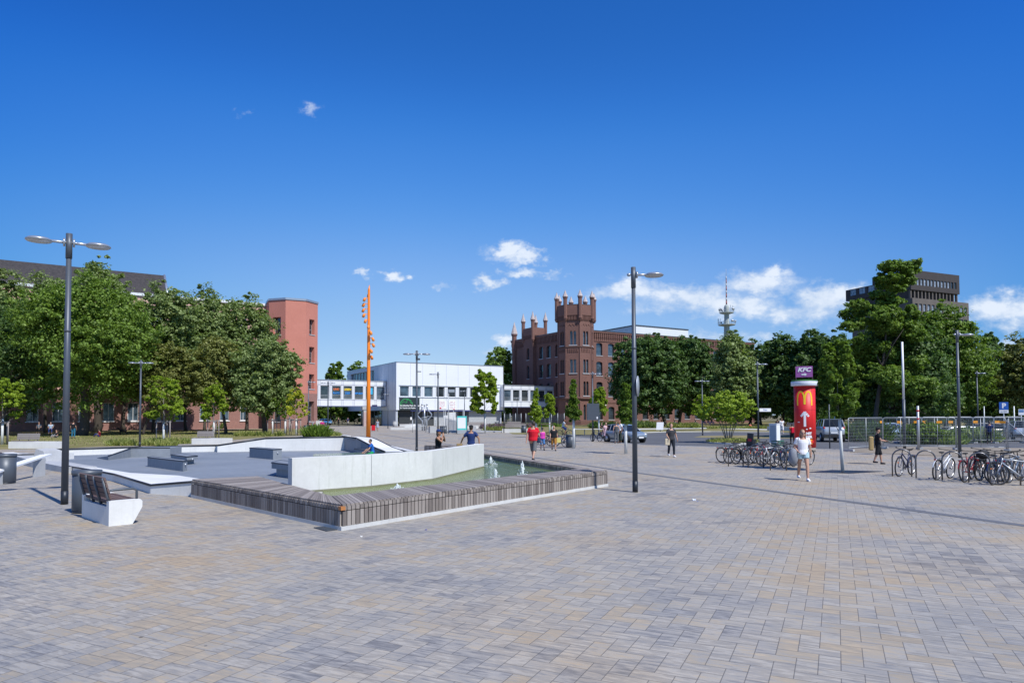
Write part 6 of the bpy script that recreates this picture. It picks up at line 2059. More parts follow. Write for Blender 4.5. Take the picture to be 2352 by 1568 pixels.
p = W(1256, 1000); t = thing('picnic_table', 'small brown topped table on the lawn behind the man in the black shirt', 'table', (p.x, p.y, .012))
mb = MB(); mb.box((0, 0, 1.25), (1.4, .8, .08)); mb.build('top', M_WOODR, t)
pieces('leg', M_GALV, t, [lambda k, s=s: k.tube([(s * .6, 0, 0), (s * .6, 0, 1.2)], .05, 6) for s in (-1, 1)])
a, b = W(1318, 1001), W(1392, 1001)
t = thing('table_tennis_table', 'long pale flat table on thin legs on the lawn between the lamp and the bin', 'table', (a.x, a.y, .012))
L_ = (b - a).length; mb = MB(); mb.box((L_ / 2, .4, .72), (L_, .8, .06)); mb.build('top', M_LCON, t)
pieces('leg', M_GALV, t, [lambda k, f=f: k.tube([(L_ * f, .4, 0), (L_ * f, .4, .69)], .05, 6) for f in (.05, .35, .65, .95)])
# litter on the paving
def scrap(px, y, s, col, lab, seed):
    p = W(px, y); rg = random.Random(seed); mb = MB()
    n_ = 5; pts = [(math.cos(i * 1.256) * s * rg.uniform(.5, 1), math.sin(i * 1.256) * s * rg.uniform(.4, .9)) for i in range(n_)]
    mb.prism(pts, 0, [s * rg.uniform(.1, .8) for _ in pts]); o = mb.build('litter', plain('litter_' + lab.split()[0], col, .6)); o.location = (p.x, p.y, .006); tag(o, lab, 'litter', 'small litter on the paving')
scrap(1595, 1149, .07, (.6, .65, .75), 'white crumpled paper scrap on the open paving right of the lamp post', 1)
scrap(978, 1217, .025, (.02, .04, .35), 'blue bottle cap lying in front of the timber deck', 2)
scrap(830, 1233, .03, (.75, .75, .72), 'pale paper scrap near the deck corner', 3)
scrap(1602, 1152, .03, (.05, .12, .4), 'navy sliver beside the white paper scrap', 4)
# ================================================================== SITE FENCE, SIGNS, RIGHT SIDE
def site_panel(pa, ya, pb, yb, lab, grp='temporary steel mesh site fence panels'):
    a, b = W(pa, ya), W(pb, yb); L_ = (b - a).length; H_ = 2.0
    t = thing('site_fence', lab, 'fence panel', (a.x, a.y, .02), math.atan2(b.y - a.y, b.x - a.x), grp)
    mb = MB(); r = .022
    mb.tube([(.03, 0, .05), (.03, 0, H_ - .12), (.07, 0, H_ - .04), (.15, 0, H_), (L_ - .15, 0, H_), (L_ - .07, 0, H_ - .04), (L_ - .03, 0, H_ - .12), (L_ - .03, 0, .05)], r, 7)
    mb.tube([(.03, 0, .22), (L_ - .03, 0, .22)], r * .8, 6); mb.tube([(L_ / 2, 0, .2), (L_ / 2, 0, H_)], r * .8, 6)
    mb.build('frame', M_GALV, t)
    mb = MB(); n_ = int(L_ / .09)
    for i in range(n_): mb.box((.05 + (L_ - .1) * i / n_, 0, (H_ + .2) / 2), (.0045, .0045, H_ - .24))
    for i in range(9): mb.box((L_ / 2, .006, .3 + i * .2), (L_ - .1, .005, .006))
    mb.build('mesh', M_GALV, t)
    pieces('foot', M_GCON, t, [lambda k, x=x: k.box((x, 0, .07), (.24, .6, .12)) for x in (.02, L_ - .02)])
    return t, L_
M_TAGO = plain('orange_tag', (.80, .32, .01), .5)
fp5 = [(1949, 1037, 2028, 1030, 'left end panel of the site fence, turned away from the square'), (2028, 1031, 2112, 1032, 'second site fence panel, behind the man reading'), (2112, 1032, 2197, 1033, 'third site fence panel, left of the tall single lamp post'), (2197, 1033, 2313, 1036, 'fourth site fence panel, right of the tall single lamp post'), (2314, 1036, 2425, 1039, 'fifth site fence panel at the right edge')]
for i, (a, ya, b, yb, lab) in enumerate(fp5):
    t, L_ = site_panel(a, ya, b, yb, lab)
    mb = MB(); mb.box((L_ * (.93 if i != 2 else .55), -.04, 1.72), (.30, .02, .14)); mb.build('orange_label', M_TAGO, t)
for i, (a, b) in enumerate(((2060, 2118), (2118, 2176), (2178, 2236), (2236, 2284), (2284, 2352))):
    t, L_ = site_panel(a, 1018, b, 1018, ['first', 'second', 'third', 'fourth', 'fifth'][i] + ' panel from the left in the farther row of site fence', 'far row of temporary site fence')
    mb = MB(); mb.box((L_ * .1, -.04, 1.62), (.34, .02, .18)); mb.build('orange_label', M_TAGO, t)
# fence brace
p = W(2313, 1036); t = thing('fence_brace', 'slanting steel brace tube propping the site fence near the right edge', 'brace', (p.x, p.y, .02))
mb = MB(); mb.tube([(0, 0, 1.8), (1.0, -1.5, .03)], .024, 7); mb.build('tube', M_GALV, t); mb = MB(); mb.box((1.0, -1.5, .06), (.5, .3, .12)); mb.build('foot', M_GCON, t)
# pale flag pole
p = W(2078, 1030); t = thing('flag_pole', 'tall pale pole rising behind the site fence above the man reading', 'pole', (p.x, p.y, 0))
mb = MB(); mb.tube([(0, 0, 0), (0, 0, 3.2)], .09, 12); mb.build('lower_pole', M_DARKM, t)
mb = MB(); mb.tube([(0, 0, 3.2), (-.02, 0, P(2073, 785, p.y).z)], [.068, .060], 12); mb.build('upper_pole', M_WHITE, t)
p = W(2110, 1034); t = thing('marker_post', 'grey post with red bands behind the site fence', 'post', (p.x, p.y, 0))
mb = MB(); mb.tube([(0, 0, 0), (0, 0, 2.75)], .07, 10); mb.build('post', M_GALV, t)
mb = MB()
for z in (1.9, 2.4): mb.tube([(0, 0, z), (0, 0, z + .1)], .078, 10)
mb.build('red_bands', plain('band_red', (.5, .03, .03), .5), t)
# parking sign
p = P(2306, 955, 52); t = thing('parking_sign', 'blue parking sign with a white P on a grey post', 'traffic sign', (p.x, p.y, 0), R(-20))
zP = P(2306, 923, 52).z
mb = MB(); mb.tube([(0, .05, 0), (0, .05, zP)], .04, 8); mb.build('post', M_GALV, t)
mb = MB(); mb.box((0, 0, zP - .30), (.60, .03, .60)); b_ = mb.build('plate', plain('sign_blue', (.015, .10, .42), .4), t)
mb = MB(); mb.box((0, 0, zP - .73), (.60, .03, .24)); mb.build('lower_plate', M_WHITE, t)
text('lettering', 'P', .52, M_WHITE, t, face_M((0, -.022, zP - .30), 0), .02, .004)
text('lettering', 'nur PKW', .11, M_DARKM, t, face_M((0, -.022, zP - .73), 0), 0, .003)
p = P(2346, 955, 58); t = thing('small_sign', 'small white and blue notice on a post right of the parking sign', 'sign', (p.x, p.y, 0), R(-20))
mb = MB(); mb.tube([(0, .04, 0), (0, .04, 2.6)], .035, 8); mb.build('post', M_GALV, t); mb = MB(); mb.box((0, 0, 2.4), (.42, .03, .5)); mb.build('plate', M_WHITE, t); mb = MB(); mb.box((0, -.02, 2.5), (.36, .012, .22)); mb.build('blue_field', plain('field_blue', (.10, .22, .42), .5), t)
for i, (px, y, lab) in enumerate(((2331, 1012, 'thin pale post between the parking sign and the right edge'), (2262, 1012, 'thin grey post behind the far site fence'), (1918, 1003, 'thin pale trunk like pole right of the silver off roader'), (1906, 1030, 'thin dark pole standing in front of the silver off roader'))):
    p = W(px, y); mb = MB(); mb.tube([(0, 0, 0), (0, 0, 2.9)], .04, 8); o = mb.build('pole', [M_WHITE, M_GALV, M_WHITE, M_DARKM][i]); o.location = (p.x, p.y, 0); tag(o, lab, 'pole')
# shrubs around the parking area
for i, (px0, px1, y, n, h, lm, lab) in enumerate(((2215, 2262, 1016, 1500, 1.2, L_OLIVE, 'green shrubs behind the fence right of the tall lamp post'), (2095, 2190, 1020, 2600, 1.0, L_OLIVE, 'low bushes behind the fence left of the tall lamp post'), (1965, 2010, 1014, 2200, 1.6, L_DARK, 'dark undergrowth behind the left end of the site fence'))):
    bed('shrub', px0, px1, y, n, h, lm, lab, 40 + i, cat='shrubs', w=.07)
pk = MB(); pk.sheet([W(1960, 1029), W(2500, 1033), W(2600, 985), W(2000, 985)], .018); struct('parking_area', pk, M_ASPH)

# ================================================================== BICYCLES
def bike_proto(style):
    t = thing('bicycle', 'x', 'bicycle')
    fc = {'blue': (.02, .03, .09), 'black': (.02, .02, .022), 'silver': (.50, .53, .56), 'steel': (.12, .16, .22), 'red': (.30, .02, .03), 'white': (.68, .70, .72)}[style]
    MF = plain('bicycle_paint_' + style, fc, .35, .3 if style in ('silver', 'steel') else 0, .05)
    MT = plain('tyre_rubber', (.018, .018, .02), .8); MC = plain('chrome', (.30, .31, .33), .35, .8, .05)
    rw, wb_ = .335, 1.06
    for s, x in (('rear', -wb_ / 2), ('front', wb_ / 2)):
        w = bpy.data.objects.new('wheel', None); COL.objects.link(w); w.parent = t
        mb = MB(); N_ = 28
        mb.tube([(x + math.cos(2 * PI * i / N_) * rw, 0, .35 + math.sin(2 * PI * i / N_) * rw) for i in range(N_)], .024, 6, closed=True); mb.build('tyre', MT, w)
        mb = MB(); mb.tube([(x + math.cos(2 * PI * i / N_) * (rw - .024), 0, .35 + math.sin(2 * PI * i / N_) * (rw - .024)) for i in range(N_)], .010, 5, closed=True)
        for i in range(16):
            a = 2 * PI * i / 16; mb.tube([(x, .02 if i % 2 else -.02, .35), (x + math.cos(a) * (rw - .03), 0, .35 + math.sin(a) * (rw - .03))], .0022, 3, cap=False)
        mb.tube([(x, -.04, .35), (x, .04, .35)], .022, 8); mb.build('rim', MC, w)
        mb = MB(); mb.box((x + .13, 0, .50), (.07, .012, .035)); mb.build('reflector', plain('reflector_orange', (.8, .22, .02), .3), w)
    bbk = Vector((-.08, 0, .29)); sd = Vector((-.24, 0, .80)); hd = Vector((.36, 0, .84)); hb = Vector((.395, 0, .70))
    if style in ('white', 'blue'):   # step-through frames
        top0 = Vector((-.15, 0, .52))
    else:
        top0 = sd + Vector((.02, 0, -.06))
    mb = MB()
    mb.tube([hb, bbk], .026, 8); mb.tube([hd - Vector((0, 0, .03)), top0], .021, 8); mb.tube([bbk, sd], .021, 8); mb.tube([hd, hb], .021, 8)
    for y in (-.05, .05):
        mb.tube([bbk + Vector((0, y * .5, 0)), (-wb_ / 2, y, .35)], .011, 6); mb.tube([sd + Vector((.03, y * .4, -.12)), (-wb_ / 2, y, .35)], .009, 6)
    mb.build('frame', MF, t)
    mb = MB()
    for y in (-.045, .045): mb.tube([hb, (.41, y, .66), (wb_ / 2 - .02, y, .45), (wb_ / 2, y, .35)], .012, 6)
    mb.build('fork', MF, t)
    mb = MB(); mb.tube([hd, (.34, 0, .97)], .014, 7); mb.tube([(.16, .28, 1.02), (.27, .26, 1.0), (.36, .10, .97), (.36, -.10, .97), (.27, -.26, 1.0), (.16, -.28, 1.02)], .011, 6)
    hdl = mb.build('handlebar', MT, t)
    mb = MB(); mb.tube([(.15, .28, 1.02), (.24, .268, 1.005)], .017, 6); mb.tube([(.15, -.28, 1.02), (.24, -.268, 1.005)], .017, 6); mb.build('grips', MT, hdl)
    mb = MB(); mb.ell((-.30, 0, .93), (.14, .075, .03), 12, 6); mb.ell((-.19, 0, .93), (.10, .03, .022), 10, 6); mb.build('saddle', MT, t)
    mb = MB(); mb.tube([sd - Vector((0, 0, .02)), (-.265, 0, .92)], .012, 7); mb.build('seat_post', MC, t)
    mb = MB(); mb.tube([(bbk.x, -.04, bbk.z), (bbk.x, -.045, bbk.z)], .09, 16); mb.tube([(bbk.x, -.07, bbk.z), (bbk.x + .12, -.075, bbk.z - .12)], .010, 6); mb.tube([(bbk.x, .07, bbk.z), (bbk.x - .12, .075, bbk.z + .12)], .010, 6)
    mb.box((bbk.x + .12, -.12, bbk.z - .12), (.09, .08, .022)); mb.box((bbk.x - .12, .12, bbk.z + .12), (.09, .08, .022)); mb.build('crankset', MC, t)
    for xx, a0, a1 in ((-wb_ / 2, 20, 175), (wb_ / 2, 60, 190)):
        mb = MB(); mb.tube([(xx + math.cos(R(a)) * .375, 0, .35 + math.sin(R(a)) * .375) for a in range(a0, a1, 12)], .020, 5, flat=.4)
        mb.build('mudguard', MF if style != 'silver' else MC, t)
    mb = MB()
    for y in (-.06, .06): mb.tube([(-.25, y, .72), (-.74, y, .73)], .007, 5); mb.tube([(-.66, y, .73), (-wb_ / 2, y, .36)], .006, 5)
    for x in (-.35, -.5, -.65): mb.tube([(x, -.06, .73), (x, .06, .73)], .006, 5)
    mb.build('rack', MC, t)
    mb = MB(); mb.ell((.48, 0, .80), (.035, .03, .03), 8, 6); mb.build('headlight', MC, t)
    mb = MB(); mb.box((-.76, 0, .70), (.02, .06, .04)); mb.build('tail_light', plain('tail_red', (.5, .01, .01), .4), t)
    return t
BK_ = {s: [bike_proto(s), False] for s in ('blue', 'black', 'silver', 'steel', 'red', 'white')}
def bike(px, y, rz, style, lab, grp, lean=0, d=None, wheel=False):
    p = W(px, y) if d is None else Vector((P(px, 955, d).x, d, 0))
    if wheel: p = p + Vector((math.cos(R(rz)), math.sin(R(rz)), 0)) * .53
    pr = BK_[style]
    o = place(pr[0], pr[1], (p.x, p.y, .005), R(rz), lab, grp, 1.0, tilt=(R(lean), 0)); pr[1] = True
    return o
BO = []; BR = []
G1 = 'bicycles parked in the row behind the woman in the white shirt'
cluster = [(1658, 1062, 30, 'black', 'leftmost black bicycle of the middle row'), (1674, 1064, 27, 'black', 'second black bicycle of the middle row, close behind the first'), (1691, 1065.7, 33, 'black', 'dark bicycle just left of the one with the child seat'), (1718, 1066.6, 28, 'steel', 'bicycle with a black and red child seat'),
           (1751, 1070, 26, 'silver', 'bicycle with a dark green crate in the middle row'), (1778, 1072.4, 36, 'black', 'black bicycle with its rear wheel toward the viewer in the middle row'), (1802, 1075.5, 48, 'steel', 'slate blue bicycle turned toward the viewer'), (1822, 1070, 30, 'white', 'pale step through bicycle at the right end of the middle row'), (1734, 1064, 40, 'red', 'red framed bicycle behind the child seat bicycle'), (1768, 1066, 30, 'blue', 'blue bicycle at the back of the right end of the middle row')]
for i, (px, y, rz, st, lab) in enumerate(cluster):
    o = bike(px, y, rz, st, lab, G1, lean=(4 if i % 2 else -5), wheel=True); BO.append((i, o))
def middle_extras():
  for i, o in BO:
    if i == 3:
        mb = MB(); mb.box((-.45, 0, 1.12), (.06, .32, .55)); mb.box((-.40, .17, .98), (.2, .03, .3)); mb.box((-.40, -.17, .98), (.2, .03, .3)); mb.box((-.36, 0, .84), (.24, .32, .08)); s_ = mb.build('child_seat', M_COPE, o)
        mb = MB(); mb.box((-.41, 0, 1.1), (.03, .26, .4)); mb.box((-.485, 0, 1.1), (.012, .2, .12)); mb.build('cushion', plain('seat_red', (.45, .03, .04), .7), s_)
    if i == 4:
        mb = MB(); c = Vector((.50, 0, .95))
        for zz in (-.1, 0, .1): 
            for s in (-1, 1): mb.box((c.x, s * .2, c.z + zz), (.34, .015, .05)); mb.box((c.x + s * .17, 0, c.z + zz), (.015, .4, .05))
        mb.box((c.x, 0, c.z - .12), (.34, .4, .015)); mb.build('crate', plain('crate_green', (.015, .11, .075), .5), o)
G2 = 'bicycles parked at the stands on the right'
right = [(2079, 1092, 218, 'blue', 'dark blue bicycle at the first stand, separate from the others'), (2151, 1102.6, 36, 'white', 'silver white step through bicycle at the third stand'), (2216, 1107.5, 34, 'red', 'dark red bicycle in the middle of the right hand row'), (2250, 1104, 30, 'black', 'bicycle with a black bag on its rack'), (2281, 1114, 36, 'blue', 'dark blue bicycle with the largest front tyre, near the right edge'),
         (2338, 1115, 160, 'silver', 'silver bicycle cut by the right edge, its wheel in front'), (2318, 1109, 34, 'steel', 'slate bicycle leaning on the last stand behind the silver one'), (2232, 1100, 40, 'black', 'black bicycle standing farthest back in the right hand row'), (2300, 1106, 26, 'black', 'black bicycle half hidden behind the bag carrying one')]
for i, (px, y, rz, st, lab) in enumerate(right):
    o = bike(px, y, rz, st, lab, G2, lean=(5 if i % 2 else -4), wheel=i not in (0, 5)); BR.append((i, o))
def right_extras():
  for i, o in BR:
    if i == 3:
        mb = MB(); mb.ell((-.45, 0, .88), (.30, .17, .16), 12, 8); mb.build('rack_bag', plain('bag_black', (.012, .012, .014), .75), o)
G3 = 'bicycles parked behind the man in the black shirt'
for px, y, rz, st, lab in ((1247, 1022, 160, 'red', 'red bicycle left of the man in the black shirt'), (1260, 1024, 150, 'black', 'black bicycle half hidden by the man in the black shirt'), (1283, 1026, 158, 'black', 'dark bicycle right of the yellow bag'), (1238, 1018, 155, 'silver', 'silver bicycle behind the woman in the magenta top'), (1291, 1025, 150, 'steel', 'rightmost bicycle of the small group near the bin')):
    bike(px, y, rz, st, lab, G3, lean=4)
bike(1369, 1014, 118, 'steel', 'blue grey bicycle leaning on the lamp post with the sign box', 'bicycles on their own', lean=6)
# stands
st0 = thing('bicycle_stand', 'x', 'bicycle stand')
mb = MB(); mb.tube([(-.30, 0, 0), (-.30, 0, .66)] + [(-.30 * math.cos(a), 0, .66 + .30 * math.sin(a)) for a in [k * PI / 10 for k in range(1, 10)]] + [(.30, 0, .66), (.30, 0, 0)], .024, 10)
mb.build('hoop', plain('stand_steel', (.16, .16, .17), .35, .8), st0)
su = False
for px, y, rz, lab, gr in ((2072, 1094, -22, 'steel hoop stand holding the separate dark blue bicycle', 'r'), (2127, 1098, -18, 'empty steel hoop stand right of the separate blue bicycle', 'r'), (2188, 1103, -18, 'steel hoop stand in front of the silver white bicycle', 'r'), (2250, 1108, -18, 'steel hoop stand among the dark bicycles at the right', 'r'), (2318, 1114, -18, 'rightmost steel hoop stand near the edge of the photo', 'r'),
                       (1690, 1071, -15, 'hoop stand at the left of the middle bicycle row', 'm'), (1736, 1074, -15, 'hoop stand below the child seat bicycle', 'm'), (1788, 1080, -15, 'hoop stand at the right of the middle bicycle row', 'm'), (1762, 1066, -15, 'hoop stand behind the green crate bicycle', 'm')):
    p = W(px, y); place(st0, su, (p.x, p.y, .004), R(rz), lab, 'hoop shaped bicycle stands', None); su = True

# ================================================================== CARS
def car(name, px, y, rz, col, lab, L_=4.1, H_=1.48, kind='hatch', d=None, ride=.0, detail=True):
    p = W(px, y) if d is None else Vector((P(px, 955, d).x, d, 0))
    t = thing(name, lab, 'car', (p.x, p.y, .02), R(rz), 'parked cars')
    MPt = mat('car_paint_' + name + str(int(px)), lambda n: (n.b.inputs['Base Color'].__setattr__('default_value', tuple(col) + (1,)), n.b.inputs['Roughness'].__setattr__('default_value', .28), n.b.inputs['Metallic'].__setattr__('default_value', .35), n.b.inputs['Coat Weight'].__setattr__('default_value', .6)))
    MT = plain('tyre_rubber', (.018, .018, .02), .8)
    hl = L_ / 2; k = H_ / 1.48
    zb = .30 + ride
    # stations: x, bottom z, belt z, half width bottom/belt
    stn = [(-hl, .42, .66, .70), (-hl + .06, .30, .92, .80), (-hl + .35, .24, .96, .86), (-hl + 1.0, .22, .97, .875), (0, .20, .95, .88), (hl - 1.15, .22, .93, .875), (hl - .75, .22, .88, .86), (hl - .30, .26, .78, .80), (hl - .06, .32, .64, .70), (hl, .40, .56, .60)]
    rr = []
    for (x, z0, z1, w) in stn:
        z1 = (z1 * k) + ride; z0 = z0 + ride
        zm = z0 + (z1 - z0) * .55
        rr.append([(x, -w * .92, z0), (x, -w, zm), (x, -w * .97, z1 - .04), (x, -w * .86, z1), (x, w * .86, z1), (x, w * .97, z1 - .04), (x, w, zm), (x, w * .92, z0)])
    mb = MB(); mb.smooth = True; mb.rings(rr); mb.build('body', MPt, t)
    # greenhouse
    rh = H_ + ride
    if kind == 'hatch': gp = [(-hl + .18, .95 * k, .78), (-hl + .55, rh - .05 - ride, .62), (-hl + 1.3, rh - ride, .60), (-.1, rh - ride - .01, .60), (.45, rh - ride - .10, .62), (hl - 1.0, .93 * k, .76)]
    else: gp = [(-hl + .15, .97 * k, .80), (-hl + .45, rh - .04 - ride, .66), (-hl + 1.2, rh - ride, .64), (.1, rh - ride - .01, .64), (.55, rh - ride - .10, .66), (hl - 1.15, .95 * k, .80)]
    base_w = .80
    top = [(x, z + ride, w) for x, z, w in gp]
    mb = MB(); mb.smooth = True
    zb0 = .93 * k + ride
    ring = []
    for (x, z, w) in top[1:-1]: ring.append([(x, -w, z), (x, w, z)])
    # roof sheet
    xs = top[1:-1]
    for i in range(len(xs) - 1):
        (x0, z0, w0), (x1, z1, w1) = xs[i], xs[i + 1]
        mb.add([(x0, -w0, z0), (x1, -w1, z1), (x1, w1, z1), (x0, w0, z0)], [(0, 1, 2, 3)])
        mb.add([(x0, -w0, z0), (x1, -w1, z1), (x1, -w1 - .03, z1 - .06), (x0, -w0 - .03, z0 - .06)], [(3, 2, 1, 0)]); mb.add([(x0, w0, z0), (x1, w1, z1), (x1, w1 + .03, z1 - .06), (x0, w0 + .03, z0 - .06)], [(0, 1, 2, 3)])
    mb.smooth = False
    for s in (-1, 1):
        for (xa, za, wa, xb2) in ((top[1][0], top[1][1], top[1][2], top[0][0] + .02), (top[-2][0], top[-2][1], top[-2][2], top[-1][0] - .05), (.05, top[3][1], .62, .0), (-.9, top[2][1], .62, -.95)):
            mb.tube([(xa, s * wa, za - .02), (xb2, s * base_w, zb0)], .035, 5)
    mb.build('roof', MPt, t)
    mb = MB(); MG = M_CARGLASS
    (xr, zr, wr), (xf, zf_, wf) = top[1], top[-2]
    x0r, x0f = top[0][0], top[-1][0]
    e = .03
    mb.add([(xr, -wr, zr - e), (xr, wr, zr - e), (x0r, base_w, zb0), (x0r, -base_w, zb0)], [(3, 2, 1, 0)])
    mb.add([(xf, -wf, zf_ - e), (xf, wf, zf_ - e), (x0f, base_w, zb0), (x0f, -base_w, zb0)], [(0, 1, 2, 3)])
    for s in (-1, 1):
        pts = [(x0r, s * base_w, zb0)] + [(x, s * (w + .01), z - e) for x, z, w in xs] + [(x0f, s * base_w, zb0)]
        mb.add(pts, [tuple(range(len(pts))) if s < 0 else tuple(range(len(pts)))[::-1]])
    mb.build('windows', MG, t)
    for x in (-hl + .75, hl - .78):
        for s in (-1, 1):
            w = bpy.data.objects.new('wheel', None); COL.objects.link(w); w.parent = t
            mb = MB(); yy = s * .80; r = .315 + ride * .25
            mb.tube([(x, yy - .11 * s, r), (x, yy + .09 * s, r)], r, 24); mb.build('tyre', MT, w)
            mb = MB(); mb.tube([(x, yy + .09 * s, r), (x, yy + .105 * s, r)], r * .66, 18)
            mb.build('rim', M_ALU, w)
    mb = MB()
    for x in (-hl + .75, hl - .78):
        for s in (-1, 1): mb.tube([(x, s * .70, .33 + ride * .25), (x, s * .892, .33 + ride * .25)], .37 + ride * .25, 20)
    mb.build('wheel_arches', plain('car_black_plastic', (.02, .02, .022), .6), t)
    for s in (-1, 1):
        mb = MB(); mb.ell((hl - .20, s * .60, .66 * k + ride), (.20, .17, .09), 10, 6, Matrix.Rotation(s * -.5, 3, 'Z')); mb.build('headlight', plain('headlight_glass', (.72, .76, .80), .12, .3), t)
        mb = MB(); mb.ell((-hl + .12, s * .70, .84 * k + ride), (.09, .12, .12), 10, 6); mb.build('tail_light', plain('tail_red', (.5, .01, .01), .4), t)
        mb = MB(); mb.ell((.78, s * .97, .98 * k + ride), (.07, .10, .07), 8, 6); mb.build('mirror', MPt, t)
    mb = MB(); mb.box((hl - .03, 0, .36 + ride), (.12, 1.0, .16)); mb.box((hl - .03, 0, .52 + ride), (.07, .7, .06)); mb.build('grille', M_COPE, t)
    mb = MB(); mb.box((hl + .035, 0, .44 + ride), (.02, .50, .11)); mb.box((-hl - .02, 0, .62 + ride), (.02, .50, .11)); mb.build('number_plate', M_WHITE, t)
    mb = MB(); mb.box((-hl + .06, 0, .38 + ride), (.2, 1.55, .22)); mb.build('rear_bumper', plain('car_black_plastic', (.02, .02, .022), .6), t)
    return t
car('hatchback_car', 1434, 1012, -60, (.28, .34, .40), 'silver blue hatchback stopped at the kerb with its front to the lamp post', d=55.5)
car('off_road_car', 1902, 1026, 76, (.42, .45, .48), 'silver off road car seen from behind, right of the advertising column', 4.4, 1.72, 'suv', d=56, ride=.14)
car('parked_car', 2243, 1008, 170, (.02, .02, .025), 'black car behind the site fence right of the tall lamp post', 4.4, 1.46, d=60)
car('parked_car', 2345, 1008, 62, (.62, .66, .70), 'white car seen from behind at the right edge', 4.3, 1.6, 'suv', d=56, ride=.08)
car('parked_car', 2040, 1005, 30, (.42, .52, .62), 'light blue car half hidden by leaves behind the man reading', 4.2, 1.5, d=58)
car('parked_car', 2185, 1014, 180, (.72, .74, .76), 'low white car behind the fence just left of the tall lamp post', 4.3, 1.2, d=57)
car('parked_car', 743, 977, 160, (.12, .35, .65), 'blue and white car parked under the left footbridge', 4.3, 1.6, d=172)
car('parked_car', 2295, 1002, 0, (.05, .06, .09), 'dark car parked beyond the far row of site fence', 4.4, 1.46, d=72)

